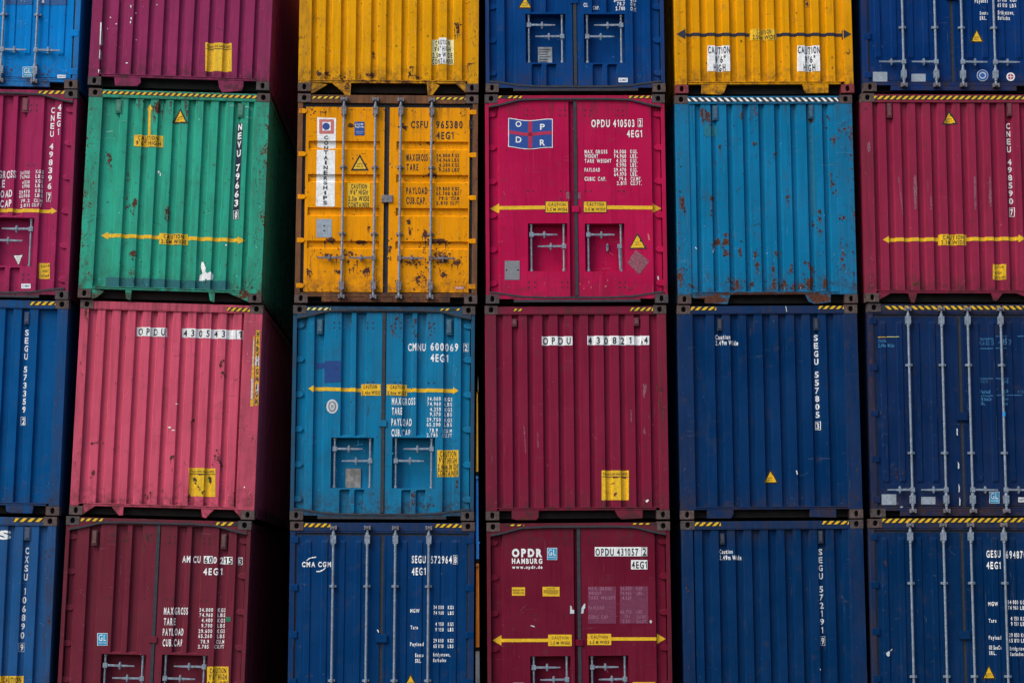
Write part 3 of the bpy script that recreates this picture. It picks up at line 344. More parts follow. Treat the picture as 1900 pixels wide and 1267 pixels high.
[('t', 'MAXGROSS', .1159, 1.5533, .4315, 1.5549, .0942, 'white', 0, .028), ('t', 'TARE', .1174, 1.4197, .2553, 1.4204, .094, 'white', 0, .028), ('t', 'PAYLOAD', .1141, 1.2714, .3848, 1.2727, .0939, 'white', 0, .028), ('t', 'CUB.CAP', .1156, 1.1283, .3665, 1.1294, .0938, 'white', 0, .028), ('t', '34.000', .5937, 1.6102, .7763, 1.611, .0495, 'white', 0, .028),
('t', '74.960', .5943, 1.5408, .7768, 1.5417, .0495, 'white', 0, .028), ('t', '4.250', .6319, 1.4692, .7774, 1.4699, .0495, 'white', 0, .028), ('t', '9.370', .63, 1.4024, .7754, 1.4031, .0495, 'white', 0, .028), ('t', '29.750', .5888, 1.328, .776, 1.3289, .0494, 'white', 0, .028), ('t', '65.590', .5893, 1.2613, .7741, 1.2622, .0494, 'white', 0, .028),
('t', '78.9', .6269, 1.1849, .7377, 1.1854, .0494, 'white', 0, .028), ('t', '2.785', .5906, 1.1206, .7382, 1.1213, .0493, 'white', 0, .028), ('t', 'KGS', .8257, 1.6063, .9318, 1.6068, .0496, 'white', 0, .028), ('t', 'LBS', .8262, 1.5394, .9298, 1.5399, .0496, 'white', 0, .028), ('t', 'KGS', .8267, 1.4676, .9303, 1.4681, .0496, 'white', 0, .028),
('t', 'LBS', .8272, 1.4008, .9283, 1.4013, .0495, 'white', 0, .028), ('t', 'KGS', .8253, 1.3266, .9313, 1.3271, .0495, 'white', 0, .028), ('t', 'LBS', .8233, 1.2624, .9292, 1.2629, .0494, 'white', 0, .028), ('t', 'CU.M', .8141, 1.1809, .9274, 1.1814, .0493, 'white', 0, .028), ('t', 'CU.FT', .8047, 1.1166, .9278, 1.1172, .0494, 'white', 0, .028)],
None, None),
('width_arrow',
[('p', [(-.9395, 1.789), (-.2811, 1.7744), (-.2805, 1.7248), (-.9388, 1.7394)], 'yellow', 0), ('p', [(-1.0131, 1.7658), (-.9399, 1.8113), (-.9384, 1.7171)], 'yellow', 0), ('p', [(.2986, 1.7773), (.9405, 1.7716), (.9408, 1.722), (.2991, 1.7277)], 'yellow', 0), ('p', [(1.0147, 1.7461), (.9403, 1.794), (.941, 1.6997)], 'yellow', 0),
('p', [(-.304, 1.8314), (-.0376, 1.8278), (-.0358, 1.674), (-.3021, 1.6776)], 'yellow', 1), ('p', [(.0439, 1.8282), (.3154, 1.8246), (.3168, 1.6757), (.0455, 1.6794)], 'yellow', 1), ('t', 'CAUTION', -.2712, 1.7695, -.0887, 1.7704, .0497, 'black', 2, .028), ('t', '2.46m WIDE', -.2899, 1.6901, -.0483, 1.6913, .0471, 'black', 2, .028),
('t', 'CAUTION', .0939, 1.7689, .2863, 1.7698, .0496, 'black', 2, .028), ('t', '2.46m WIDE', .0553, 1.6868, .3069, 1.6881, .0471, 'black', 2, .028)],
None, None),
('torn_sticker', [('p', [(-.915, 2.114), (-.8016, 2.1196), (-.8019, 2.1395), (-.5822, 2.1456), (-.5782, 1.8573), (-.7975, 1.8463), (-.8005, 2.05), (-.9138, 2.0369)], 'royal', 0)], None, None),
('round_sticker',
[('p',
[(-.608, 1.5251), (-.6103, 1.5001), (-.6179, 1.4768), (-.6301, 1.4568), (-.6462, 1.4414), (-.665, 1.4316), (-.6854, 1.4283), (-.7058, 1.4315), (-.7249, 1.441), (-.7415, 1.4562), (-.7543, 1.4762), (-.7625, 1.4994), (-.7655, 1.5243), (-.7632, 1.5493), (-.7557, 1.5726), (-.7435, 1.5927), (-.7274, 1.6081), (-.7085, 1.6179), (-.6882, 1.6212), (-.6677, 1.6181),
(-.6486, 1.6085), (-.632, 1.5932), (-.6192, 1.5733), (-.611, 1.5501)],
'pale', 0),
('p',
[(-.6326, 1.525), (-.6342, 1.5064), (-.6393, 1.4891), (-.6477, 1.4742), (-.6588, 1.4627), (-.6717, 1.4555), (-.6857, 1.453), (-.6998, 1.4554), (-.7129, 1.4625), (-.7243, 1.4738), (-.7331, 1.4886), (-.7388, 1.5059), (-.7409, 1.5245), (-.7394, 1.543), (-.7342, 1.5604), (-.7258, 1.5753), (-.7148, 1.5867), (-.7018, 1.594), (-.6878, 1.5965), (-.6738, 1.5941),
(-.6606, 1.587), (-.6492, 1.5756), (-.6404, 1.5608), (-.6347, 1.5435)],
'steel2', 1),
('p',
[(-.6523, 1.5249), (-.6533, 1.5114), (-.6565, 1.4989), (-.6619, 1.4881), (-.6689, 1.4798), (-.6771, 1.4746), (-.686, 1.4728), (-.695, 1.4745), (-.7033, 1.4796), (-.7106, 1.4879), (-.7162, 1.4986), (-.7199, 1.5111), (-.7212, 1.5245), (-.7203, 1.538), (-.717, 1.5506), (-.7117, 1.5613), (-.7047, 1.5696), (-.6964, 1.5749), (-.6875, 1.5767), (-.6786, 1.575),
(-.6702, 1.5698), (-.6629, 1.5616), (-.6573, 1.5508), (-.6537, 1.5383)],
'pale', 2),
('t', 'W', -.706, 1.4949, -.6666, 1.4951, .0594, 'steel2', 3, .028)],
None, None),
('caution_sign',
[('p', [(.7323, .9438), (1.0201, .9451), (1.0225, .586), (.7351, .5848)], 'yellow', 0), ('t', 'CAUTION', .7723, .8553, .9887, .8563, .0763, 'black', 1, .028), ('t', '9\'6" HIGH', .7582, .7691, .9942, .7702, .0738, 'black', 1, .028), ('t', '2.46m WIDE', .7442, .6831, 1.0144, .6842, .0737, 'black', 1, .028),
('t', 'CONTAINER', .74, .5946, 1.0175, .5958, .0786, 'black', 1, .028)],
None, None),
('bolt_hole',
[('p', [(-.6674, 2.6615), (-.6705, 2.6523), (-.6783, 2.6485), (-.6863, 2.6523), (-.6897, 2.6614), (-.6865, 2.6706), (-.6787, 2.6744), (-.6708, 2.6706)], 'dark', 0), ('p', [(-.6664, 2.5915), (-.6695, 2.5824), (-.6773, 2.5785), (-.6853, 2.5823), (-.6886, 2.5914), (-.6855, 2.6006), (-.6777, 2.6044), (-.6698, 2.6007)], 'dark', 0),
('p', [(-.5931, 2.6619), (-.5963, 2.6528), (-.6041, 2.6489), (-.612, 2.6527), (-.6154, 2.6618), (-.6123, 2.671), (-.6045, 2.6748), (-.5965, 2.6711)], 'dark', 0), ('p', [(-.5922, 2.5919), (-.5953, 2.5828), (-.6031, 2.5789), (-.611, 2.5827), (-.6144, 2.5918), (-.6113, 2.601), (-.6035, 2.6048), (-.5955, 2.6011)], 'dark', 0),
('p', [(-.2168, 2.664), (-.22, 2.6548), (-.2278, 2.651), (-.2357, 2.6547), (-.2391, 2.6639), (-.236, 2.673), (-.2281, 2.6769), (-.2202, 2.6731)], 'dark', 0), ('p', [(-.216, 2.594), (-.2191, 2.5848), (-.227, 2.581), (-.2349, 2.5847), (-.2383, 2.5939), (-.2351, 2.603), (-.2273, 2.6069), (-.2194, 2.6031)], 'dark', 0),
('p', [(-.1425, 2.6644), (-.1457, 2.6552), (-.1535, 2.6514), (-.1615, 2.6552), (-.1648, 2.6643), (-.1617, 2.6735), (-.1538, 2.6773), (-.1459, 2.6735)], 'dark', 0), ('p', [(-.1417, 2.5944), (-.1449, 2.5852), (-.1527, 2.5814), (-.1606, 2.5852), (-.164, 2.5943), (-.1608, 2.6034), (-.153, 2.6073), (-.1451, 2.6035)], 'dark', 0),
('p', [(.1646, 2.6661), (.1614, 2.6569), (.1536, 2.6531), (.1457, 2.6568), (.1423, 2.666), (.1455, 2.6752), (.1533, 2.679), (.1612, 2.6752)], 'dark', 0), ('p', [(.1653, 2.5961), (.1622, 2.5869), (.1543, 2.5831), (.1464, 2.5868), (.143, 2.596), (.1462, 2.6051), (.154, 2.609), (.162, 2.6052)], 'dark', 0),
('p', [(.2389, 2.6665), (.2357, 2.6573), (.2279, 2.6535), (.22, 2.6573), (.2166, 2.6664), (.2198, 2.6756), (.2276, 2.6794), (.2356, 2.6756)], 'dark', 0), ('p', [(.2396, 2.5965), (.2365, 2.5873), (.2286, 2.5835), (.2207, 2.5872), (.2173, 2.5964), (.2205, 2.6055), (.2284, 2.6094), (.2363, 2.6056)], 'dark', 0),
('p', [(.6181, 2.6636), (.6149, 2.6544), (.6071, 2.6506), (.5992, 2.6543), (.5958, 2.6635), (.599, 2.6727), (.6069, 2.6765), (.6148, 2.6727)], 'dark', 0), ('p', [(.6187, 2.5936), (.6155, 2.5844), (.6077, 2.5806), (.5998, 2.5843), (.5964, 2.5934), (.5996, 2.6026), (.6074, 2.6064), (.6154, 2.6027)], 'dark', 0),
('p', [(.6925, 2.664), (.6893, 2.6548), (.6814, 2.651), (.6735, 2.6547), (.6702, 2.6639), (.6734, 2.6731), (.6812, 2.6769), (.6891, 2.6731)], 'dark', 0), ('p', [(.693, 2.594), (.6899, 2.5848), (.682, 2.581), (.6741, 2.5847), (.6707, 2.5938), (.6739, 2.603), (.6818, 2.6068), (.6897, 2.6031)], 'dark', 0),
('p', [(-.2069, 1.8542), (-.21, 1.8451), (-.2178, 1.8413), (-.2257, 1.845), (-.2291, 1.8541), (-.226, 1.8632), (-.2181, 1.867), (-.2103, 1.8633)], 'dark', 0), ('p', [(-.1329, 1.8546), (-.136, 1.8455), (-.1438, 1.8417), (-.1517, 1.8454), (-.1551, 1.8545), (-.1519, 1.8636), (-.1441, 1.8674), (-.1362, 1.8637)], 'dark', 0),
('p', [(.1658, 1.8511), (.1626, 1.842), (.1548, 1.8382), (.1469, 1.842), (.1436, 1.851), (.1467, 1.8601), (.1545, 1.8639), (.1624, 1.8602)], 'dark', 0), ('p', [(.2398, 1.8515), (.2367, 1.8424), (.2288, 1.8386), (.221, 1.8423), (.2176, 1.8514), (.2208, 1.8605), (.2286, 1.8643), (.2365, 1.8606)], 'dark', 0),
('p', [(.6201, 1.8484), (.6169, 1.8393), (.6091, 1.8355), (.6012, 1.8393), (.5978, 1.8483), (.601, 1.8574), (.6088, 1.8612), (.6167, 1.8575)], 'dark', 0), ('p', [(.6942, 1.8488), (.691, 1.8397), (.6831, 1.8359), (.6753, 1.8396), (.6719, 1.8487), (.6751, 1.8578), (.6829, 1.8616), (.6908, 1.8579)], 'dark', 0)],
None, None)],
'flats': [[-1.0338, -.9428], [-.8025, -.576], [-.4332, -.3765], [-.2361, -.0218], [.0324, .2542], [.3873, .4465], [.5845, .8065], [.9545, 1.0433]],
'lock': [((-.6954, 1.1049), (-.122, .4291)), ((.1281, 1.1086), (.7045, .4277))],
'levers': 'AB',
'vents': [[(-.907, 2.7127), (-.8271, 2.5057)], [(.842, 2.7224), (.923, 2.5027)]],
'plate': ((-.5031, .6973), (-.2986, .4382)),
'rustspots': [(.4162, 2.65, .035, .175, .9), (.1289, 2.6484, .05, .125, .7), (.6124, 2.601, .04, .15, .8), (1.1499, 1.8561, .074, .149, .3), (.814, .5458, .074, .123, .5), (.4116, .2746, .049, .122, .8), (-.1764, .2722, .073, .098, .5), (.6328, .2021, .074, .073, .7), (.3712, .6422, .147, .074, .4), (.962, .4483, .037, .073, .7),
(.259, 2.0256, .148, .372, .25), (-.0642, .1015, .98, .034, .5), (-1.0245, 2.019, .037, .149, .5)]},
(2, 3):{'kind': 'rods',
'col': 'navy3b',
'seed': 12,
'rustamt': .15,
'fg': .4,
'ridge': 1,
'guides': (2.04, .8),
'handle': .365,
'label': 'navy container with small white logo and number 572964, under the turquoise one',
'place': (-1.3006, .0281, -.0453, -.0001, .00061, 2.4695),
'decals': [('hazard_stripe',
[('p', [(-1.0526, 2.8781), (-.6957, 2.8757), (-.6949, 2.8182), (-1.0517, 2.8206)], 'black', 0), ('p', [(-1.0266, 2.8733), (-.9851, 2.873), (-1.0362, 2.8251), (-1.0517, 2.8255)], 'yellow', 1), ('p', [(-.9436, 2.8727), (-.9021, 2.8725), (-.9532, 2.8245), (-.9947, 2.8248)], 'yellow', 1),
('p', [(-.8606, 2.8722), (-.8191, 2.8719), (-.8703, 2.824), (-.9117, 2.8243)], 'yellow', 1), ('p', [(-.7776, 2.8716), (-.7361, 2.8714), (-.7873, 2.8234), (-.8288, 2.8237)], 'yellow', 1), ('p', [(-.6957, 2.8711), (-.6957, 2.8706), (-.7043, 2.8229), (-.7458, 2.8232)], 'yellow', 1)],
'top', None),
('hazard_stripe',
[('p', [(.7051, 2.8753), (1.0645, 2.8748), (1.0649, 2.8191), (.7056, 2.8196)], 'black', 0), ('p', [(.7303, 2.8708), (.7721, 2.8707), (.7222, 2.8241), (.7055, 2.8242)], 'yellow', 1), ('p', [(.8139, 2.8707), (.8557, 2.8706), (.8057, 2.8239), (.7639, 2.824)], 'yellow', 1), ('p', [(.8974, 2.8706), (.9392, 2.8705), (.8893, 2.8238), (.8475, 2.8239)], 'yellow', 1),
('p', [(.981, 2.8704), (1.0228, 2.8704), (.9729, 2.8237), (.9311, 2.8237)], 'yellow', 1), ('p', [(1.0646, 2.8703), (1.0646, 2.8701), (1.0564, 2.8236), (1.0147, 2.8236)], 'yellow', 1)],
'top', None),
('company_logo',
[('t', 'CMA CGM', -1.0692, 2.2955, -.6818, 2.2968, .0664, 'white', 0, .035), ('p', [(-1.0112, 2.3787), (-.9802, 2.4102), (-.9341, 2.427), (-.8822, 2.4309), (-.882, 2.4179), (-.9301, 2.4122), (-.9707, 2.3992), (-1.0037, 2.3751)], 'white', 0),
('p', [(-.8756, 2.2409), (-.8293, 2.2447), (-.787, 2.2633), (-.7577, 2.2873), (-.7502, 2.2818), (-.7794, 2.2522), (-.8235, 2.23), (-.8754, 2.2261)], 'white', 0)],
None, None),
('container_number',
[('t', 'SEGU', .3954, 2.3521, .5811, 2.3527, .0961, 'white', 0, .028), ('t', '572964', .6517, 2.3493, .9303, 2.3502, .0961, 'white', 0, .028), ('p', [(.9482, 2.4575), (1.0077, 2.4577), (1.0077, 2.4531), (.9482, 2.4529)], 'white', 2), ('p', [(.949, 2.3401), (1.0084, 2.3403), (1.0085, 2.3357), (.949, 2.3355)], 'white', 2),
('p', [(.9482, 2.4529), (.9529, 2.4529), (.9536, 2.3402), (.949, 2.3401)], 'white', 2), ('p', [(1.0031, 2.4531), (1.0077, 2.4531), (1.0084, 2.3403), (1.0038, 2.3403)], 'white', 2), ('t', '8', .962, 2.3526, .9953, 2.3527, .0878, 'white', 2, .028), ('t', '4EG1', .3969, 2.1934, .5825, 2.194, .096, 'white', 0, .028)],
None, None),
('weight_table',
[('t', 'MGW', .3812, 1.6967, .5053, 1.697, .0477, 'white', 0, .028), ('t', 'Tare', .387, 1.4767, .485, 1.4769, .0476, 'white', 0, .028), ('t', 'Payload', .3836, 1.2571, .5628, 1.2576, .0475, 'white', 0, .028), ('t', 'Seaco', .4532, 1.113, .5622, 1.1132, .0474, 'white', 0, .028), ('t', 'SRL.', .4539, 1.0381, .5407, 1.0384, .0493, 'white', 0, .028),
('t', 'Bridgetown,', .6914, 1.1209, .9167, 1.1215, .0475, 'white', 0, .028), ('t', 'Barbados', .6919, 1.0479, .8618, 1.0483, .0456, 'white', 0, .028), ('t', '34 000', .6919, 1.7435, .8271, 1.7439, .0459, 'white', 0, .028), ('t', '74 960', .6925, 1.6701, .8276, 1.6705, .0458, 'white', 0, .028), ('t', '4 150', .7177, 1.5234, .8269, 1.5237, .0458, 'white', 0, .028),
('t', '9 150', .7183, 1.4501, .8274, 1.4504, .0458, 'white', 0, .028), ('t', '29 850', .6936, 1.3055, .8266, 1.3058, .0457, 'white', 0, .028), ('t', '65 810', .6941, 1.2323, .8272, 1.2327, .0457, 'white', 0, .028), ('t', 'KGS', .8827, 1.7422, .9605, 1.7425, .046, 'white', 0, .028), ('t', 'LBS', .8832, 1.6688, .961, 1.669, .0459, 'white', 0, .028),
('t', 'KGS', .8842, 1.5221, .9583, 1.5223, .0458, 'white', 0, .028), ('t', 'LBS', .8848, 1.4506, .9588, 1.4508, .0458, 'white', 0, .028), ('t', 'KGS', .884, 1.3042, .9598, 1.3044, .0457, 'white', 0, .028), ('t', 'LBS', .8845, 1.231, .9584, 1.2312, .0457, 'white', 0, .028)],
None, None),
('danger_triangle', [('p', [(.3943, .9031), (.5031, .6995), (.2894, .699)], 'black', 0), ('p', [(.3947, .8646), (.4699, .7186), (.3223, .7183)], 'yellow', 1), ('t', 'SUPER', .3614, .7688, .4298, .769, .0148, 'black', 2, .028), ('t', 'HEAVY', .3574, .7392, .4343, .7394, .0148, 'black', 2, .028)], None, None),
('white_scuff', [('p', [(-.0602, 1.4681), (-.0436, 1.4718), (-.0284, 1.4297), (-.0395, 1.4315)], 'white', 0)], 'post', None)],
'rods': [-.6511, -.1985, .1763, .6219]},
(3, 0):{'kind': 'locker',
'col': 'navy0',
'corr': 'std',
'seed': 13,
'rustamt': .12,
'label': 'navy container with two recessed lock boxes, on top of the crimson doors',
'place': (1.2972, .0142, 8.7492, .0, -.01008, 2.4793),
'decals': [('danger_triangle', [('p', [(-.6852, 1.3704), (-.5796, 1.1834), (-.7939, 1.1839)], 'black', 0), ('p', [(-.6855, 1.3302), (-.6126, 1.2035), (-.7606, 1.2039)], 'yellow', 1), ('t', 'SUPER', -.7205, 1.2565, -.6518, 1.2564, .0155, 'black', 2, .028), ('t', 'HEAVY', -.725, 1.2257, -.6478, 1.2255, .0154, 'black', 2, .028)], None, None),
('weight_table',
[('t', 'CU.', .1246, 1.2098, .1852, 1.2096, .0566, 'white', 0, .028), ('t', 'CAP.', .2564, 1.1868, .3472, 1.1866, .0509, 'white', 0, .028), ('t', '78.7', .59, 1.2312, .6974, 1.2309, .0481, 'white', 0, .028), ('t', '2.780', .5698, 1.1633, .6964, 1.163, .051, 'white', 0, .028), ('t', 'CU.M', .7772, 1.2307, .8433, 1.2305, .0482, 'white', 0, .028),
('t', 'CU.FT', .7761, 1.1571, .856, 1.1569, .051, 'white', 0, .028), ('t', '65.500', .5496, 1.2936, .6983, 1.2932, .051, 'white', 0, .028), ('t', 'LBS', .7782, 1.293, .858, 1.2928, .051, 'white', 0, .028)],
None, None),
('maker_label', [('p', [(.5947, .2026), (.7208, .2022), (.7198, .1405), (.5938, .1409)], 'white', 0), ('t', 'CIMC', .605, .1549, .7091, .1546, .0337, 'cblue', 1, .028)], None, None)],
'lock': [((-.6846, 1.1101), (-.1288, .4211)), ((.1234, 1.108), (.691, .4185))],
'levers': 'AC',
'plate': ((-.51, .6753), (-.3123, .4273)),
'rustspots': [(-.01, .0253, 1.095, .039, .5), (-1.152, 1.0267, .055, .563, .25)]},
(3, 1):{'kind': 'locker',
'col': 'crimson',
'seed': 14,
'rustamt': .06,
'fg': .25,
'label': 'bright crimson container with blue flag emblem and number 410503',
'place': (1.3123, .0008, 5.8138, .0002, -.01008, 2.4784),
'decals': [('hazard_stripe',
[('p', [(-1.0557, 2.8824), (-.7238, 2.8813), (-.7242, 2.8401), (-1.056, 2.8412)], 'black', 0), ('p', [(-1.0377, 2.879), (-1.0008, 2.8789), (-1.0372, 2.8445), (-1.056, 2.8445)], 'yellow', 1), ('p', [(-.8902, 2.8785), (-.8533, 2.8784), (-.8898, 2.844), (-.9266, 2.8441)], 'yellow', 1), ('p', [(-.8164, 2.8783), (-.7795, 2.8782), (-.816, 2.8437), (-.8529, 2.8438)], 'yellow', 1),
('p', [(-.7427, 2.878), (-.7239, 2.878), (-.7423, 2.8435), (-.7791, 2.8436)], 'yellow', 1)],
'top', None),
('hazard_stripe',
[('p', [(.7437, 2.8789), (1.0637, 2.8778), (1.0632, 2.8418), (.7432, 2.8429)], 'black', 0), ('p', [(.7595, 2.876), (.7995, 2.8758), (.7673, 2.8457), (.7432, 2.8457)], 'yellow', 1), ('p', [(.8395, 2.8757), (.8795, 2.8756), (.8473, 2.8454), (.8073, 2.8455)], 'yellow', 1), ('p', [(.9195, 2.8754), (.9595, 2.8753), (.9273, 2.8451), (.8873, 2.8453)], 'yellow', 1),
('p', [(.9996, 2.8752), (1.0396, 2.875), (1.0073, 2.8449), (.9673, 2.845)], 'yellow', 1), ('p', [(1.0637, 2.875), (1.0637, 2.875), (1.0632, 2.8447), (1.0473, 2.8447)], 'yellow', 1)],
'top', None),
('flag_emblem',
[('p', [(-.9172, 2.5736), (-.841, 2.5636), (-.7648, 2.5499), (-.6887, 2.5396), (-.6124, 2.5377), (-.536, 2.5441), (-.4597, 2.5541), (-.3833, 2.5607), (-.307, 2.5588), (-.3111, 2.154), (-.3872, 2.1559), (-.4634, 2.1494), (-.5397, 2.1395), (-.6159, 2.133), (-.692, 2.135), (-.7681, 2.1453), (-.8441, 2.1589), (-.9202, 2.1689)], 'white', 0),
('p', [(-.9072, 2.5624), (-.8336, 2.552), (-.7599, 2.5388), (-.6862, 2.5291), (-.6125, 2.5274), (-.5387, 2.5336), (-.4648, 2.5432), (-.3909, 2.5501), (-.3171, 2.5493), (-.321, 2.1651), (-.3946, 2.1658), (-.4684, 2.159), (-.5421, 2.1494), (-.6158, 2.1433), (-.6894, 2.145), (-.763, 2.1547), (-.8365, 2.1679), (-.9101, 2.1783)], 'lblue', 1),
('p', [(-.9084, 2.3984), (-.8348, 2.3879), (-.7612, 2.3747), (-.6876, 2.3651), (-.6139, 2.3633), (-.5401, 2.3695), (-.4663, 2.3791), (-.3925, 2.386), (-.3188, 2.3852), (-.3192, 2.3391), (-.393, 2.3399), (-.4667, 2.333), (-.5405, 2.3234), (-.6143, 2.3172), (-.688, 2.319), (-.7616, 2.3286), (-.8352, 2.3418), (-.9088, 2.3523)], 'flagr', 2),
('p', [(-.6439, 2.5271), (-.5886, 2.5287), (-.592, 2.1445), (-.6472, 2.1429)], 'flagr', 2), ('t', 'O', -.8177, 2.4476, -.7374, 2.4473, .0794, 'white', 3, .02), ('t', 'P', -.4818, 2.4053, -.4165, 2.4051, .0821, 'white', 3, .02), ('t', 'D', -.8169, 2.2273, -.7392, 2.227, .0819, 'white', 3, .02), ('t', 'R', -.4863, 2.1852, -.4161, 2.1849, .0818, 'white', 3, .02)],
None, None),
('container_number',
[('t', 'OPDU 410503', .2244, 2.4438, .8177, 2.4442, .1026, 'white', 0, .028), ('p', [(.8648, 2.5595), (.9302, 2.5593), (.9301, 2.5537), (.8647, 2.5539)], 'white', 2), ('p', [(.8631, 2.4471), (.9284, 2.4469), (.9284, 2.4412), (.863, 2.4415)], 'white', 2), ('p', [(.8647, 2.5539), (.8702, 2.5539), (.8686, 2.4471), (.8631, 2.4471)], 'white', 2),
('p', [(.9246, 2.5537), (.9301, 2.5537), (.9284, 2.4469), (.9229, 2.4469)], 'white', 2), ('t', '2', .8776, 2.4579, .9142, 2.4578, .0851, 'white', 2, .028), ('t', '4EG1', .7125, 2.301, .9211, 2.3002, .0974, 'white', 0, .028)],
None, None),
('weight_table',
[('t', 'MAX. GROSS', .127, 2.0729, .4381, 2.0717, .0511, 'white', 0, .028), ('t', 'WEIGHT', .1262, 2.0115, .3118, 2.0108, .0511, 'white', 0, .028), ('t', 'TARE  WEIGHT', .1254, 1.9451, .4915, 1.9437, .0511, 'white', 0, .028), ('t', 'PAYLOAD', .1239, 1.8201, .3344, 1.8193, .051, 'white', 0, .028),
('t', 'CUBIC  CAP.', .1224, 1.6927, .4179, 1.6915, .0535, 'white', 0, .028), ('t', '34.000', .531, 2.0739, .6966, 2.0732, .0511, 'white', 0, .028), ('t', '74.960', .5301, 2.01, .6957, 2.0093, .0511, 'white', 0, .028), ('t', '4.530', .5618, 1.946, .6948, 1.9455, .0511, 'white', 0, .028), ('t', '9.990', .5609, 1.8847, .6939, 1.8842, .0511, 'white', 0, .028),
('t', '29.470', .5274, 1.8185, .6929, 1.8178, .051, 'white', 0, .028), ('t', '64.970', .5291, 1.7573, .6945, 1.7566, .051, 'white', 0, .028), ('t', '79.6', .5958, 1.6933, .6936, 1.6929, .051, 'white', 0, .028), ('t', '2.811', .5649, 1.6323, .6927, 1.6318, .0509, 'white', 0, .028), ('t', 'KGS.', .7544, 2.073, .8548, 2.0726, .0512, 'white', 0, .028),
('t', 'LBS.', .7534, 2.0091, .8513, 2.0087, .0511, 'white', 0, .028), ('t', 'KGS.', .755, 1.9452, .8528, 1.9448, .0511, 'white', 0, .028), ('t', 'LBS.', .754, 1.8839, .8494, 1.8836, .0511, 'white', 0, .028), ('t', 'KGS.', .7531, 1.8176, .8509, 1.8172, .051, 'white', 0, .028), ('t', 'LBS.', .7521, 1.7564, .8499, 1.756, .051, 'white', 0, .028),
('t', 'CU.MT.', .7537, 1.6927, .9041, 1.692, .0509, 'white', 0, .028), ('t', 'CU.FT.', .7528, 1.6315, .9031, 1.6309, .051, 'white', 0, .028)],
None, None),
('width_arrow',
[('p', [(-1.051, 1.3433), (-.4041, 1.3491), (-.4046, 1.2983), (-1.0514, 1.2926)], 'yellow', 0), ('p', [(-1.176, 1.3169), (-1.0507, 1.3865), (-1.0516, 1.2495)], 'yellow', 0), ('p', [(.3958, 1.3482), (1.0488, 1.3411), (1.0479, 1.2903), (.3951, 1.2974)], 'yellow', 0), ('p', [(1.1735, 1.3143), (1.0495, 1.3843), (1.0472, 1.2471)], 'yellow', 0),
('p', [(-.421, 1.4101), (-.1011, 1.4087), (-.1029, 1.2463), (-.4226, 1.2477)], 'black', 1), ('p', [(-.4136, 1.4024), (-.1087, 1.4011), (-.1103, 1.2539), (-.415, 1.2552)], 'yellow', 2), ('p', [(.1015, 1.4079), (.4216, 1.4065), (.4195, 1.2491), (.0996, 1.2505)], 'black', 1), ('p', [(.1089, 1.4002), (.414, 1.3989), (.4121, 1.2567), (.1072, 1.258)], 'yellow', 2),
('t', 'CAUTION', -.3767, 1.3439, -.1443, 1.3429, .0406, 'black', 3, .02), ('t', '2.5 M WIDE', -.3998, 1.2755, -.1225, 1.2743, .0406, 'black', 3, .02), ('t', 'CAUTION', .1457, 1.3442, .3782, 1.3432, .0406, 'black', 3, .02), ('t', '2.5 M WIDE', .1224, 1.2757, .3998, 1.2745, .0406, 'black', 3, .02)],
None, None),
('danger_triangle',
[('p', [(.8354, .9735), (.9667, .7452), (.7221, .7464)], 'black', 0), ('p', [(.8322, .9304), (.8519, .9076), (.8713, .8721), (.8635, .8519), (.8957, .834), (.9295, .7631), (.7398, .7614)], 'yellow', 1), ('t', 'SUPER', .8107, .8294, .8556, .8291, .0126, 'black', 2, .028), ('t', 'HEAVY', .8052, .799, .8627, .7988, .0127, 'black', 2, .028)], None, None),
('label_residue', [('p', [(.8092, .7333), (.9964, .5759), (.8489, .3926), (.6919, .5572)], 'residue', 0)], None, None),
('data_plate',
[('p', [(-.979, .5879), (-.7774, .5869), (-.7795, .3251), (-.9808, .3261)], 'steel2', 0), ('p', [(-.9451, .4618), (-.9488, .4529), (-.9576, .4493), (-.9663, .453), (-.9699, .4619), (-.9662, .4708), (-.9574, .4744), (-.9486, .4707)], 'dark', 1),
('p', [(-.7859, .461), (-.7896, .4521), (-.7984, .4485), (-.8072, .4522), (-.8108, .4611), (-.807, .47), (-.7982, .4737), (-.7895, .4699)], 'dark', 1)],
None, None),
('bolt_hole',
[('p', [(-.6438, 2.683), (-.6472, 2.6736), (-.6552, 2.6698), (-.6632, 2.6737), (-.6664, 2.6831), (-.663, 2.6925), (-.655, 2.6963), (-.647, 2.6924)], 'dark', 0), ('p', [(-.6444, 2.6111), (-.6478, 2.6017), (-.6558, 2.5979), (-.6638, 2.6018), (-.667, 2.6112), (-.6636, 2.6206), (-.6556, 2.6244), (-.6476, 2.6205)], 'dark', 0),
('p', [(-.5684, 2.6828), (-.5718, 2.6734), (-.5798, 2.6695), (-.5878, 2.6734), (-.591, 2.6828), (-.5876, 2.6922), (-.5796, 2.6961), (-.5716, 2.6922)], 'dark', 0), ('p', [(-.569, 2.6108), (-.5724, 2.6015), (-.5805, 2.5976), (-.5884, 2.6015), (-.5917, 2.6109), (-.5883, 2.6203), (-.5802, 2.6242), (-.5723, 2.6202)], 'dark', 0),
('p', [(-.1964, 2.6815), (-.1998, 2.6721), (-.2078, 2.6682), (-.2158, 2.6721), (-.219, 2.6815), (-.2156, 2.6909), (-.2076, 2.6948), (-.1996, 2.6909)], 'dark', 0), ('p', [(-.1971, 2.6095), (-.2006, 2.6001), (-.2086, 2.5963), (-.2165, 2.6002), (-.2198, 2.6096), (-.2164, 2.619), (-.2083, 2.6229), (-.2004, 2.6189)], 'dark', 0),
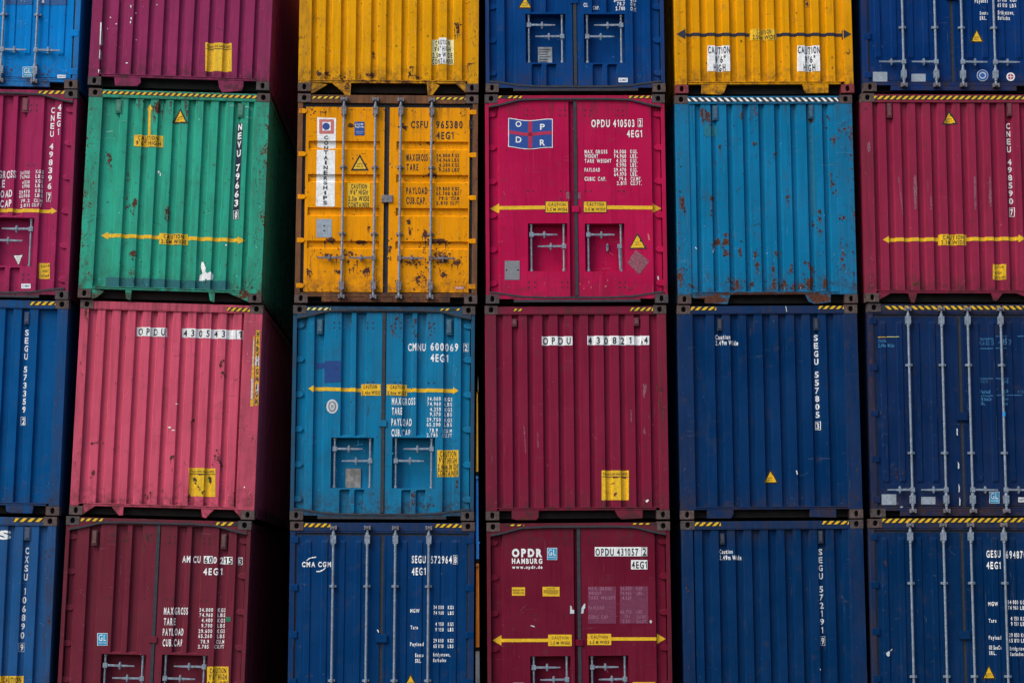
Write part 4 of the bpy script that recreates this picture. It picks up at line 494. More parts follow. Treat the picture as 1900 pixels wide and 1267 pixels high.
('p', [(-.1209, 2.6812), (-.1244, 2.6718), (-.1324, 2.6679), (-.1404, 2.6719), (-.1436, 2.6813), (-.1402, 2.6907), (-.1321, 2.6945), (-.1242, 2.6906)], 'dark', 0), ('p', [(-.1217, 2.6093), (-.1251, 2.5999), (-.1332, 2.596), (-.1411, 2.5999), (-.1444, 2.6093), (-.1409, 2.6187), (-.1329, 2.6226), (-.1249, 2.6187)], 'dark', 0),
('p', [(.1481, 2.6803), (.1447, 2.6709), (.1367, 2.667), (.1287, 2.6709), (.1255, 2.6803), (.1289, 2.6897), (.137, 2.6936), (.1449, 2.6897)], 'dark', 0), ('p', [(.1473, 2.6083), (.1438, 2.5989), (.1358, 2.5951), (.1278, 2.599), (.1246, 2.6084), (.1281, 2.6178), (.1361, 2.6216), (.1441, 2.6177)], 'dark', 0),
('p', [(.2236, 2.68), (.2202, 2.6706), (.2121, 2.6667), (.2042, 2.6707), (.201, 2.6801), (.2044, 2.6895), (.2125, 2.6933), (.2204, 2.6894)], 'dark', 0), ('p', [(.2227, 2.6081), (.2193, 2.5987), (.2112, 2.5948), (.2033, 2.5987), (.2001, 2.6081), (.2035, 2.6175), (.2116, 2.6214), (.2195, 2.6175)], 'dark', 0),
('p', [(.596, 2.6787), (.5926, 2.6693), (.5845, 2.6654), (.5765, 2.6694), (.5734, 2.6788), (.5768, 2.6882), (.5849, 2.692), (.5928, 2.6881)], 'dark', 0), ('p', [(.595, 2.6067), (.5915, 2.5973), (.5835, 2.5935), (.5755, 2.5974), (.5723, 2.6068), (.5758, 2.6162), (.5839, 2.6201), (.5918, 2.6162)], 'dark', 0),
('p', [(.6715, 2.6784), (.6681, 2.669), (.66, 2.6652), (.652, 2.6691), (.6489, 2.6785), (.6523, 2.6879), (.6604, 2.6918), (.6683, 2.6879)], 'dark', 0), ('p', [(.6705, 2.6065), (.667, 2.5971), (.659, 2.5932), (.651, 2.5971), (.6478, 2.6066), (.6513, 2.6159), (.6593, 2.6198), (.6673, 2.6159)], 'dark', 0),
('p', [(-.6393, .2943), (-.6427, .2851), (-.6506, .2813), (-.6585, .2852), (-.6617, .2944), (-.6583, .3036), (-.6504, .3073), (-.6425, .3035)], 'dark', 0), ('p', [(-.6399, .2239), (-.6433, .2147), (-.6512, .211), (-.6591, .2148), (-.6623, .224), (-.6589, .2332), (-.651, .237), (-.6431, .2331)], 'dark', 0),
('p', [(-.5648, .2939), (-.5681, .2847), (-.5761, .281), (-.5839, .2848), (-.5871, .294), (-.5838, .3032), (-.5758, .307), (-.5679, .3031)], 'dark', 0), ('p', [(-.5654, .2235), (-.5687, .2144), (-.5767, .2106), (-.5846, .2144), (-.5878, .2237), (-.5844, .2328), (-.5765, .2366), (-.5686, .2328)], 'dark', 0),
('p', [(-.1918, .2921), (-.1951, .2829), (-.2031, .2791), (-.211, .2829), (-.2142, .2922), (-.2108, .3013), (-.2028, .3051), (-.195, .3013)], 'dark', 0), ('p', [(-.1925, .2217), (-.1959, .2125), (-.2039, .2087), (-.2117, .2126), (-.2149, .2218), (-.2115, .231), (-.2036, .2347), (-.1957, .2309)], 'dark', 0),
('p', [(-.1172, .2917), (-.1205, .2825), (-.1285, .2787), (-.1364, .2826), (-.1395, .2918), (-.1362, .301), (-.1282, .3048), (-.1203, .3009)], 'dark', 0), ('p', [(-.1179, .2213), (-.1213, .2121), (-.1293, .2084), (-.1371, .2122), (-.1403, .2214), (-.1369, .2306), (-.129, .2344), (-.1211, .2305)], 'dark', 0),
('p', [(.592, .2882), (.5886, .279), (.5807, .2752), (.5728, .2791), (.5696, .2883), (.573, .2975), (.581, .3012), (.5889, .2974)], 'dark', 0), ('p', [(.591, .2178), (.5876, .2086), (.5797, .2048), (.5718, .2087), (.5686, .2179), (.572, .2271), (.58, .2308), (.5879, .227)], 'dark', 0),
('p', [(.6667, .2878), (.6633, .2786), (.6553, .2748), (.6475, .2787), (.6443, .2879), (.6477, .2971), (.6557, .3009), (.6636, .297)], 'dark', 0), ('p', [(.6657, .2174), (.6623, .2082), (.6543, .2044), (.6464, .2083), (.6433, .2175), (.6467, .2267), (.6547, .2304), (.6626, .2266)], 'dark', 0),
('p', [(-.6459, 1.5533), (-.6493, 1.5441), (-.6573, 1.5402), (-.6652, 1.5441), (-.6684, 1.5534), (-.6651, 1.5627), (-.6571, 1.5665), (-.6492, 1.5627)], 'dark', 0), ('p', [(-.5709, 1.553), (-.5743, 1.5437), (-.5823, 1.5399), (-.5902, 1.5438), (-.5934, 1.5531), (-.5901, 1.5624), (-.5821, 1.5662), (-.5741, 1.5623)], 'dark', 0),
('p', [(-.1958, 1.5515), (-.1992, 1.5422), (-.2072, 1.5383), (-.2151, 1.5422), (-.2183, 1.5516), (-.2149, 1.5608), (-.2069, 1.5647), (-.199, 1.5608)], 'dark', 0), ('p', [(-.1208, 1.5511), (-.1242, 1.5419), (-.1322, 1.538), (-.1401, 1.5419), (-.1433, 1.5512), (-.1399, 1.5605), (-.1319, 1.5644), (-.124, 1.5605)], 'dark', 0),
('p', [(.1445, 1.55), (.141, 1.5407), (.133, 1.5369), (.1251, 1.5408), (.1219, 1.5501), (.1253, 1.5594), (.1334, 1.5633), (.1413, 1.5594)], 'dark', 0), ('p', [(.2195, 1.5497), (.2161, 1.5404), (.2081, 1.5366), (.2002, 1.5405), (.197, 1.5498), (.2004, 1.5591), (.2084, 1.5629), (.2164, 1.559)], 'dark', 0),
('p', [(.5925, 1.5482), (.5891, 1.5389), (.5811, 1.535), (.5732, 1.5389), (.57, 1.5483), (.5734, 1.5576), (.5814, 1.5614), (.5894, 1.5575)], 'dark', 0), ('p', [(.6676, 1.5479), (.6642, 1.5386), (.6562, 1.5347), (.6483, 1.5386), (.6451, 1.5479), (.6485, 1.5572), (.6566, 1.5611), (.6645, 1.5572)], 'dark', 0)],
None, None),
('white_scuff',
[('p', [(1.1028, .3763), (1.1228, .3762), (1.1219, .3233), (1.107, .3309)], 'white', 0), ('p', [(1.1185, .273), (1.1137, .2632), (1.1031, .2608), (1.0948, .2676), (1.0949, .2785), (1.1035, .2853), (1.114, .2828)], 'white', 0), ('p', [(.9777, .9678), (.9971, .9297), (1.0061, .8714), (.9885, .8614), (.9769, .9171)], 'rosy', 0),
('p', [(-.1322, 1.5359), (-.0696, 1.5357), (-.0707, 1.4416), (-.1332, 1.4419)], 'residue', 0), ('p', [(.0278, 1.5225), (.0653, 1.5224), (.0643, 1.441), (.0268, 1.4412)], 'residue', 0), ('p', [(.1007, .2026), (.0974, .1896), (.0912, .1896), (.0883, .2027), (.0915, .2157), (.0977, .2157)], 'rosy', 0),
('p', [(.2003, .2147), (.1971, .2016), (.1908, .2017), (.1879, .2147), (.1912, .2278), (.1974, .2278)], 'rosy', 0), ('p', [(.3896, .2263), (.3863, .2133), (.3801, .2133), (.3771, .2264), (.3804, .2394), (.3866, .2394)], 'rosy', 0), ('p', [(.4046, .2338), (.4013, .2207), (.3951, .2208), (.3922, .2338), (.3955, .2469), (.4017, .2469)], 'rosy', 0),
('p', [(.4256, .3141), (.4223, .3011), (.4161, .3011), (.4132, .3142), (.4164, .3273), (.4227, .3272)], 'rosy', 0), ('p', [(.1714, .2903), (.1682, .2772), (.1619, .2772), (.159, .2903), (.1623, .3034), (.1685, .3033)], 'rosy', 0), ('p', [(.0517, .2657), (.0484, .2527), (.0422, .2527), (.0393, .2658), (.0425, .2788), (.0487, .2788)], 'rosy', 0)],
None, None)],
'flats': [[-1.0501, -.0903], [.0273, 1.0484]],
'lock': [((-.661, 1.1017), (-.1217, .4427)), ((.1177, 1.0983), (.6602, .4389))],
'levers': 'AD',
'rustspots': [(.3503, 2.6539, .063, .154, .45), (.3202, 2.2691, .075, .153, .4), (-.8322, .9001, .125, .126, .4), (-.9991, .1956, .298, .035, .5), (.1938, .1896, .149, .035, .5), (.2228, .5166, .05, .151, .4)]},
(3, 2):{'kind': 'end',
'col': 'dred2',
'seed': 15,
'rustamt': .2,
'wg': .15,
'label': 'burgundy container numbered 430821 with a yellow label low down, under the crimson doors',
'place': (1.3189, .0267, 2.8893, -.0001, -.00988, 2.4697),
'decals': [('hazard_stripe', [('p', [(-.8418, 2.8583), (-.725, 2.8577), (-.7254, 2.8176), (-.8421, 2.8182)], 'black', 0), ('p', [(-.8239, 2.855), (-.7874, 2.8548), (-.8235, 2.8213), (-.842, 2.8214)], 'yellow', 1), ('p', [(-.751, 2.8546), (-.7251, 2.8545), (-.7505, 2.8209), (-.787, 2.8211)], 'yellow', 1)], 'top', None),
('hazard_stripe',
[('p', [(.7419, 2.8704), (1.0555, 2.8688), (1.0546, 2.8136), (.7411, 2.8152)], 'black', 0), ('p', [(.7665, 2.8659), (.8057, 2.8657), (.7557, 2.8195), (.7412, 2.8196)], 'yellow', 1), ('p', [(.8449, 2.8655), (.8841, 2.8653), (.8341, 2.8192), (.7949, 2.8193)], 'yellow', 1), ('p', [(.9233, 2.8651), (.9625, 2.8649), (.9125, 2.8188), (.8733, 2.819)], 'yellow', 1),
('p', [(1.0017, 2.8647), (1.0409, 2.8645), (.9908, 2.8184), (.9516, 2.8186)], 'yellow', 1), ('p', [(1.0554, 2.8644), (1.0554, 2.8644), (1.0547, 2.818), (1.03, 2.8182)], 'yellow', 1)],
'top', None),
('container_number',
[('p', [(-.4602, 2.4783), (-.046, 2.4761), (-.0473, 2.3537), (-.4614, 2.3559)], 'white', 0), ('t', 'O P D U', -.4439, 2.3708, -.0695, 2.3688, .0924, 'black', 1, .028), ('p', [(.1576, 2.4826), (.997, 2.4782), (.995, 2.3532), (.1561, 2.3576)], 'white', 0), ('t', '4 3 0 8 2 1', .1687, 2.3726, .7544, 2.3694, .0924, 'black', 1, .028),
('t', '4', .9283, 2.3735, .978, 2.3732, .09, 'black', 1, .028), ('p', [(.8892, 2.4137), (.9088, 2.4011), (.9032, 2.3587), (.8883, 2.3587)], 'black', 1)],
None, None),
('adhesive_label',
[('p', [(.3277, .6566), (.6946, .6543), (.6888, .2566), (.3225, .259)], 'yellow', 0), ('p', [(.334, .5769), (.6861, .5746), (.6859, .5647), (.3338, .567)], 'black', 1), ('t', 'Please stick labels HERE', .3489, .5947, .6717, .5927, .0339, 'black', 1, .028),
('p', [(.4909, .3486), (.5329, .3655), (.5227, .3361), (.4977, .3069), (.483, .3119)], 'dredx', 2), ('p', [(.4508, .4789), (.5003, .4933), (.5001, .481), (.4556, .4666)], 'dredx', 2), ('p', [(.4693, .5672), (.5432, .5716), (.543, .5569), (.4765, .5524)], 'dredx', 2),
('p', [(.6047, .5712), (.6663, .5708), (.6585, .5463), (.6094, .5515)], 'dredx', 2)],
None, None),
('white_scuff',
[('p', [(.9098, .2404), (.9397, .2647), (.9617, .2548), (.9316, .2207)], 'white', 0), ('p', [(.9107, 1.2449), (.92, 1.2077), (.9289, 1.1459), (.9091, 1.141), (.8997, 1.1708)], 'residue', 0), ('p', [(.7289, 1.4811), (.7411, 1.4687), (.7438, 1.3201), (.7311, 1.2954)], 'residue', 0),
('p', [(-.5338, 1.1794), (-.5216, 1.167), (-.5186, .9573), (-.5309, .9574)], 'residue', 0), ('p', [(-.7228, 1.2794), (-.7057, 1.2669), (-.684, .8967), (-.6964, .8894)], 'residue', 0), ('p', [(.8998, 1.8153), (.9495, 1.8274), (.956, 1.7653), (.9165, 1.6165), (.9024, 1.6662)], 'residue', 0)],
'wall', None)],
'ribs': [(-.9806, -.8691), (-.7733, -.6618), (-.566, -.4544), (-.3586, -.247), (-.1512, -.0395), (.0563, .168), (.2638, .3755), (.4714, .5832), (.679, .7908), (.8867, .9986)],
'wall': (-1.0798, 1.1044),
'tabs': [[(-.8862, .174), (-.8874, .0151), (-.8263, -.0024), (-.5566, -.0042), (-.5244, .0371), (-.5232, .1716)], [(.4957, .1648), (.5358, .0422), (.5843, -.0022), (.8718, .0106), (.8742, .1623)]],
'vents': [[(-.8676, 2.7181), (-.7965, 2.6101)], [(.792, 2.7272), (.8624, 2.614)]],
'rustspots': [(-.724, .5159, .123, .172, .25), (-1.1385, 1.0351, .074, .737, .3), (1.1396, 1.64, .035, .149, .7), (1.1261, .5286, .025, .147, .6), (-.7281, .014, .147, .029, .8), (-.0154, .1388, .982, .02, .4)]},
(3, 3):{'kind': 'locker',
'col': 'dred3b',
'seed': 16,
'rustamt': .08,
'label': 'dark red container with faded pink weight panels and yellow arrows, under the burgundy one',
'place': (1.3536, .0233, -.0394, .0001, -.01047, 2.4625),
'decals': [('hazard_stripe',
[('p', [(-.9935, 2.8729), (-.727, 2.871), (-.7272, 2.8468), (-.9937, 2.8488)], 'black', 0), ('p', [(-.8938, 2.8703), (-.8494, 2.8699), (-.8714, 2.8498), (-.9158, 2.8502)], 'yellow', 1), ('p', [(-.805, 2.8696), (-.7605, 2.8693), (-.7825, 2.8492), (-.8269, 2.8495)], 'yellow', 1), ('p', [(-.727, 2.869), (-.727, 2.869), (-.7272, 2.8488), (-.7381, 2.8488)], 'yellow', 1)],
'top', None),
('hazard_stripe',
[('p', [(.7323, 2.8788), (1.0405, 2.8765), (1.0401, 2.8523), (.732, 2.8546)], 'black', 0), ('p', [(.7432, 2.8768), (.7872, 2.8764), (.7651, 2.8563), (.732, 2.8566)], 'yellow', 1), ('p', [(.8313, 2.8761), (.8753, 2.8758), (.8531, 2.8557), (.8091, 2.856)], 'yellow', 1), ('p', [(.9193, 2.8755), (.9634, 2.8751), (.9412, 2.855), (.8971, 2.8553)], 'yellow', 1)], 'top', None),
('company_logo', [('t', 'OPDR', -.8926, 2.4441, -.487, 2.441, .1036, 'white', 0, .06), ('t', 'HAMBURG', -.8933, 2.3517, -.4879, 2.3486, .0665, 'white', 0, .045), ('t', 'www.opdr.de', -.892, 2.2834, -.4867, 2.2802, .0424, 'white', 0, .035)], None, None),
('certificate_sticker', [('p', [(-.4207, 2.5553), (-.2866, 2.5543), (-.2883, 2.3951), (-.4223, 2.3962)], 'white', 0), ('p', [(-.4154, 2.5505), (-.292, 2.5495), (-.2936, 2.3999), (-.4169, 2.4009)], 'cyan', 1), ('t', 'GL', -.4029, 2.4565, -.3064, 2.4557, .0795, 'white', 2, .0), ('t', 'Certified', -.4032, 2.4246, -.3067, 2.4239, .0159, 'white', 2, .028)], None, None),
('container_number',
[('p', [(.2184, 2.5616), (.9251, 2.5562), (.9231, 2.434), (.2168, 2.4394)], 'white', 0), ('t', 'OPDU 431057', .2263, 2.4504, .8002, 2.446, .0926, 'black', 1, .028), ('t', '2', .8599, 2.4492, .9084, 2.4489, .0927, 'black', 1, .028), ('p', [(.8448, 2.5531), (.9213, 2.5525), (.9212, 2.5479), (.8447, 2.5485)], 'black', 1),
('p', [(.843, 2.4429), (.9195, 2.4423), (.9194, 2.4377), (.843, 2.4383)], 'black', 1), ('p', [(.8447, 2.5485), (.8494, 2.5484), (.8477, 2.4429), (.843, 2.4429)], 'black', 1), ('p', [(.9165, 2.5479), (.9212, 2.5479), (.9195, 2.4423), (.9148, 2.4423)], 'black', 1), ('p', [(.7023, 2.3857), (.9222, 2.384), (.9202, 2.2601), (.7004, 2.2618)], 'white', 0),
('t', '4EG1', .7118, 2.2765, .913, 2.2749, .0906, 'black', 1, .028)],
None, None),
('small_label', [('p', [(-.8958, 2.0362), (-.7213, 2.0348), (-.7222, 1.9244), (-.8967, 1.9257)], 'yellow', 0), ('t', 'REPAIR ONLY WITH', -.8832, 1.9864, -.7328, 1.9852, .0221, 'black', 1, .028), ('t', 'CORTEN STEEL', -.8835, 1.9496, -.7331, 1.9484, .0221, 'black', 1, .028)], None, None),
('small_label',
[('p', [(-.4872, 2.0385), (-.2606, 2.0367), (-.2619, 1.9115), (-.4884, 1.9133)], 'yellow', 0), ('t', 'CAUTION', -.4262, 2.0067, -.3222, 2.0059, .0203, 'black', 1, .028), ('p', [(-.4746, 1.9942), (-.274, 1.9926), (-.2741, 1.9871), (-.4747, 1.9887)], 'black', 1), ('p', [(-.4748, 1.9795), (-.2742, 1.9779), (-.2743, 1.9724), (-.4748, 1.9739)], 'black', 1),
('p', [(-.4749, 1.9647), (-.2744, 1.9631), (-.2744, 1.9576), (-.475, 1.9592)], 'black', 1), ('p', [(-.4342, 1.9497), (-.2857, 1.9485), (-.2857, 1.943), (-.4343, 1.9442)], 'black', 1)],
None, None),
('weight_table',
[('p', [(.1223, 2.0374), (.496, 2.0345), (.489, 1.5451), (.1161, 1.5482)], 'panelr', 0), ('p', [(.5482, 2.0377), (.9258, 2.0347), (.9178, 1.5434), (.541, 1.5465)], 'panelr', 0), ('t', 'MAX. GROSS', .1273, 1.9894, .4359, 1.987, .0424, 'fpink', 1, .028), ('t', 'WEIGHT', .1265, 1.9286, .2993, 1.9273, .0424, 'fpink', 1, .028),
('t', 'TARE  WEIGHT', .1258, 1.8679, .4862, 1.865, .0423, 'fpink', 1, .028), ('t', 'PAYLOAD', .1241, 1.7373, .3283, 1.7356, .0423, 'fpink', 1, .028), ('t', 'CUBIC  CAP.', .1225, 1.6142, .4009, 1.6119, .0441, 'fpink', 1, .028), ('t', '34.000', .5549, 1.9879, .6999, 1.9867, .0424, 'fpink', 1, .028),
('t', '74.960', .554, 1.9252, .699, 1.9241, .0424, 'fpink', 1, .028), ('t', '4.530', .5772, 1.8624, .698, 1.8615, .0424, 'fpink', 1, .028), ('t', '65.170', .5503, 1.6787, .6952, 1.6775, .0423, 'fpink', 1, .028), ('t', '79.6', .6107, 1.6157, .6757, 1.6152, .0423, 'fpink', 1, .028), ('t', '2.811', .5819, 1.5535, .6747, 1.5528, .0422, 'fpink', 1, .028),
('t', 'KGS.', .7706, 1.9862, .858, 1.9855, .0424, 'fpink', 1, .028), ('t', 'LBS.', .7696, 1.9235, .8533, 1.9229, .0424, 'fpink', 1, .028), ('t', 'LBS.', .7658, 1.6769, .8493, 1.6763, .0423, 'fpink', 1, .028), ('t', 'CU.MT.', .7647, 1.6108, .9133, 1.6096, .0422, 'fpink', 1, .028), ('t', 'CU.FT.', .7637, 1.5484, .9085, 1.5472, .0422, 'fpink', 1, .028)],
None, None),
('width_arrow',
[('p', [(-1.0399, 1.3582), (-.4032, 1.3544), (-.4036, 1.3105), (-1.0403, 1.3143)], 'yellow', 0), ('p', [(-1.1585, 1.3369), (-1.0396, 1.4058), (-1.0406, 1.2667)], 'yellow', 0), ('p', [(.403, 1.3661), (1.0354, 1.3608), (1.0346, 1.3168), (.4024, 1.3221)], 'yellow', 0), ('p', [(1.1537, 1.3378), (1.0362, 1.4085), (1.0338, 1.2692)], 'yellow', 0),
('p', [(-.4193, 1.4077), (-.1044, 1.4051), (-.1061, 1.2549), (-.4208, 1.2576)], 'yellow', 1), ('p', [(.1052, 1.4144), (.4222, 1.4117), (.4201, 1.2633), (.1033, 1.266)], 'yellow', 1), ('t', 'CAUTION', -.3718, 1.3469, -.1495, 1.345, .0366, 'black', 2, .02), ('t', '2.5 M WIDE', -.3928, 1.2793, -.1299, 1.2771, .0384, 'black', 2, .02),
('t', 'CAUTION', .1526, 1.3535, .3731, 1.3517, .0366, 'black', 2, .02), ('t', '2.5 M WIDE', .1313, 1.2841, .3944, 1.2819, .0384, 'black', 2, .02)],
None, None),
('white_scuff',
[('p', [(-.1203, 1.7889), (-.1019, 1.7814), (-.095, 1.7335), (-.069, 1.7297), (-.0622, 1.6818), (-.1216, 1.6823)], 'pale', 0), ('p', [(.0232, 1.6811), (.0314, 1.7509), (.0656, 1.8095), (.0823, 1.813), (.0798, 1.7542), (.061, 1.7378), (.0566, 1.6845)], 'pale', 0),
('p', [(-.6534, 1.5324), (-.6238, 1.5304), (-.5906, 1.5136), (-.6054, 1.5082), (-.6461, 1.5214)], 'pale', 0), ('p', [(.9701, 1.5669), (.965, 1.5513), (.9531, 1.545), (.9414, 1.5515), (.9367, 1.5671), (.9419, 1.5827), (.9538, 1.589), (.9655, 1.5825)], 'pale', 0)],
None, None),
('bolt_hole',
[('p', [(-.628, 2.6828), (-.6314, 2.6738), (-.6393, 2.6701), (-.6472, 2.6739), (-.6504, 2.683), (-.647, 2.692), (-.6391, 2.6957), (-.6312, 2.6919)], 'dark', 0), ('p', [(-.6287, 2.6087), (-.6321, 2.5997), (-.64, 2.596), (-.6479, 2.5998), (-.6511, 2.6089), (-.6477, 2.6179), (-.6398, 2.6216), (-.6319, 2.6178)], 'dark', 0),
('p', [(-.5535, 2.6823), (-.5569, 2.6733), (-.5648, 2.6696), (-.5727, 2.6734), (-.5759, 2.6825), (-.5725, 2.6915), (-.5646, 2.6952), (-.5567, 2.6914)], 'dark', 0), ('p', [(-.5542, 2.6082), (-.5576, 2.5991), (-.5655, 2.5955), (-.5734, 2.5993), (-.5766, 2.6083), (-.5732, 2.6173), (-.5653, 2.621), (-.5574, 2.6172)], 'dark', 0),
('p', [(-.1827, 2.6795), (-.1861, 2.6705), (-.1941, 2.6668), (-.2019, 2.6706), (-.2051, 2.6797), (-.2017, 2.6887), (-.1938, 2.6924), (-.1859, 2.6886)], 'dark', 0), ('p', [(-.1836, 2.6054), (-.1869, 2.5963), (-.1949, 2.5927), (-.2027, 2.5965), (-.2059, 2.6055), (-.2025, 2.6145), (-.1946, 2.6182), (-.1867, 2.6144)], 'dark', 0),
('p', [(-.1082, 2.6789), (-.1116, 2.6699), (-.1195, 2.6662), (-.1274, 2.67), (-.1305, 2.6791), (-.1272, 2.6881), (-.1192, 2.6918), (-.1114, 2.688)], 'dark', 0), ('p', [(-.109, 2.6048), (-.1124, 2.5958), (-.1204, 2.5921), (-.1282, 2.5959), (-.1314, 2.605), (-.128, 2.614), (-.1201, 2.6177), (-.1122, 2.6139)], 'dark', 0),
('p', [(.1492, 2.6844), (.1458, 2.6754), (.1378, 2.6717), (.13, 2.6755), (.1268, 2.6846), (.1302, 2.6936), (.1381, 2.6973), (.146, 2.6935)], 'dark', 0), ('p', [(.1482, 2.6103), (.1448, 2.6013), (.1369, 2.5976), (.129, 2.6014), (.1259, 2.6104), (.1292, 2.6195), (.1372, 2.6231), (.1451, 2.6193)], 'dark', 0),
('p', [(.2238, 2.6839), (.2204, 2.6748), (.2124, 2.6712), (.2045, 2.675), (.2014, 2.684), (.2048, 2.6931), (.2127, 2.6968), (.2206, 2.6929)], 'dark', 0), ('p', [(.2228, 2.6097), (.2194, 2.6007), (.2114, 2.597), (.2036, 2.6008), (.2004, 2.6099), (.2038, 2.6189), (.2118, 2.6226), (.2196, 2.6188)], 'dark', 0),
('p', [(.5912, 2.6811), (.5878, 2.6721), (.5798, 2.6684), (.572, 2.6722), (.5688, 2.6813), (.5722, 2.6903), (.5802, 2.694), (.588, 2.6902)], 'dark', 0), ('p', [(.5901, 2.6069), (.5867, 2.5979), (.5787, 2.5942), (.5709, 2.598), (.5677, 2.6071), (.5711, 2.6161), (.5791, 2.6198), (.5869, 2.616)], 'dark', 0),
('p', [(.6658, 2.6806), (.6624, 2.6715), (.6544, 2.6678), (.6466, 2.6717), (.6434, 2.6807), (.6468, 2.6898), (.6548, 2.6934), (.6627, 2.6896)], 'dark', 0), ('p', [(.6647, 2.6064), (.6613, 2.5974), (.6533, 2.5937), (.6455, 2.5975), (.6423, 2.6065), (.6457, 2.6156), (.6537, 2.6193), (.6616, 2.6154)], 'dark', 0),
('p', [(-.6318, 1.6607), (-.6352, 1.6518), (-.6431, 1.6482), (-.6509, 1.6519), (-.6541, 1.6609), (-.6507, 1.6698), (-.6428, 1.6735), (-.635, 1.6697)], 'dark', 0), ('p', [(-.5577, 1.6601), (-.561, 1.6512), (-.5689, 1.6475), (-.5767, 1.6513), (-.5799, 1.6603), (-.5766, 1.6692), (-.5687, 1.6729), (-.5608, 1.6691)], 'dark', 0),
('p', [(-.1867, 1.6608), (-.1901, 1.6519), (-.198, 1.6482), (-.2058, 1.652), (-.209, 1.661), (-.2056, 1.6699), (-.1977, 1.6736), (-.1899, 1.6698)], 'dark', 0), ('p', [(-.1125, 1.6602), (-.1159, 1.6512), (-.1238, 1.6476), (-.1316, 1.6514), (-.1348, 1.6604), (-.1314, 1.6693), (-.1235, 1.6729), (-.1157, 1.6692)], 'dark', 0)],
None, None),
('paper_label', [('p', [(-.8947, .7798), (-.747, .7785), (-.748, .6565), (-.8956, .6578)], 'pale', 0)], None, None), ('caution_sign', [('p', [(.6998, .775), (.9995, .7724), (.9951, .5139), (.6958, .5166)], 'yellow', 0)], None, None)],
'flats': [[-1.0163, -.0682], [.0191, 1.0223]],
'lock': [((-.6608, 1.1243), (-.1243, .4875)), ((.1163, 1.1232), (.6491, .4842))],
'levers': 'AA'},
(4, 0):{'kind': 'end',
'col': 'yellow4',
'seed': 17,
'rustamt': .2,
'wg': .1,
'fg': .2,
'castcol': 'castred',
'label': 'golden yellow container with black double arrow and two white height labels',
'place': (3.9085, .0194, 8.7544, .0002, -.00966, 2.4714),
'decals': [('width_arrow',
[('p', [(-1.0851, .8588), (1.0963, .8536), (1.095, .8069), (-1.0859, .8122)], 'nblack', 0), ('p', [(-1.2084, .8358), (-1.0842, .9068), (-1.0868, .7642)], 'nblack', 0), ('p', [(1.219, .83), (1.0976, .9017), (1.0937, .7589)], 'nblack', 0), ('p', [(-.1826, .9102), (.1868, .9093), (.1831, .7529), (-.1861, .7538)], 'yellow', 1),
('t', 'CAUTION', -.0932, .8413, .1076, .8409, .0604, 'black', 2, .028), ('t', '2.50m WIDE', -.1484, .7647, .1593, .7639, .0603, 'black', 2, .028)],
None, None),
('height_label', [('p', [(-.7785, .6758), (-.4632, .675), (-.4707, .3113), (-.7855, .3122)], 'white', 0), ('t', 'CAUTION', -.7726, .5663, -.4708, .5655, .0958, 'nblack', 1, .028), ('t', '9\'6"', -.6709, .4403, -.5348, .4399, .0929, 'nblack', 1, .028), ('t', 'HIGH', -.7, .3202, -.5372, .3197, .0955, 'nblack', 1, .028)], None, None),
('height_label', [('p', [(.4675, .6727), (.786, .6719), (.7764, .308), (.4584, .3088)], 'white', 0), ('t', 'CAUTION', .4728, .5631, .7778, .5623, .0959, 'nblack', 1, .028), ('t', '9\'6"', .5739, .437, .7103, .4366, .093, 'nblack', 1, .028), ('t', 'HIGH', .5441, .3168, .7071, .3163, .0956, 'nblack', 1, .028)], None, None),
('container_number',
[('t', '4', .5973, 1.2494, .6429, 1.2493, .0606, 'nblack', 0, .028), ('t', '1', .605, 1.3431, .6399, 1.343, .0883, 'nblack', 0, .028), ('p', [(.5858, 1.3266), (.6556, 1.3265), (.6555, 1.3223), (.5857, 1.3225)], 'nblack', 0), ('p', [(.5835, 1.2343), (.6532, 1.2342), (.6531, 1.23), (.5834, 1.2302)], 'nblack', 0),
('p', [(.5857, 1.3225), (.5898, 1.3225), (.5875, 1.2343), (.5835, 1.2343)], 'nblack', 0), ('p', [(.6515, 1.3223), (.6555, 1.3223), (.6532, 1.2342), (.6492, 1.2342)], 'nblack', 0)],
None, None)],
'ribs': [(-.9824, -.8862), (-.775, -.6787), (-.5675, -.4713), (-.36, -.2637), (-.1525, -.0562), (.0551, .1515), (.2628, .3592), (.4705, .5669), (.6783, .7747), (.8861, .9825)],
'wall': (-1.0706, 1.1101),
'tabs': [[(-.8738, .1597), (-.8769, -.0064), (-.6055, -.0208), (-.5622, .009), (-.5165, .1587)], [(.5187, .1558), (.5579, .0166), (.584, -.0052), (.8831, .0021), (.8872, .1547)]],
'rustspots': [(1.1717, .5778, .054, .033, .9), (-.1221, .144, .801, .022, .6), (-.6805, .2273, .16, .054, .3), (.8684, .2503, .214, .055, .3)]},
(4, 1):{'kind': 'end',
'col': 'blue1',
'seed': 18,
'rustamt': .62,
'wg': .14,
'fg': .35,
'label': 'unlettered sky blue container with rusty bottom edge and black and white striped top rail',
'place': (3.9127, .0169, 5.8258, .0003, -.00921, 2.4511),
'decals': [('hazard_stripe',
[('p', [(-1.0599, 2.8676), (1.0421, 2.8624), (1.0404, 2.8005), (-1.061, 2.8058)], 'black', 0), ('p', [(-1.06, 2.8627), (-1.0471, 2.8627), (-.9935, 2.8106), (-1.0337, 2.8107)], 'white', 1), ('p', [(-.9979, 2.8625), (-.9577, 2.8624), (-.9042, 2.8103), (-.9444, 2.8104)], 'white', 1), ('p', [(-.9086, 2.8623), (-.8684, 2.8622), (-.8149, 2.8101), (-.8551, 2.8102)], 'white', 1),
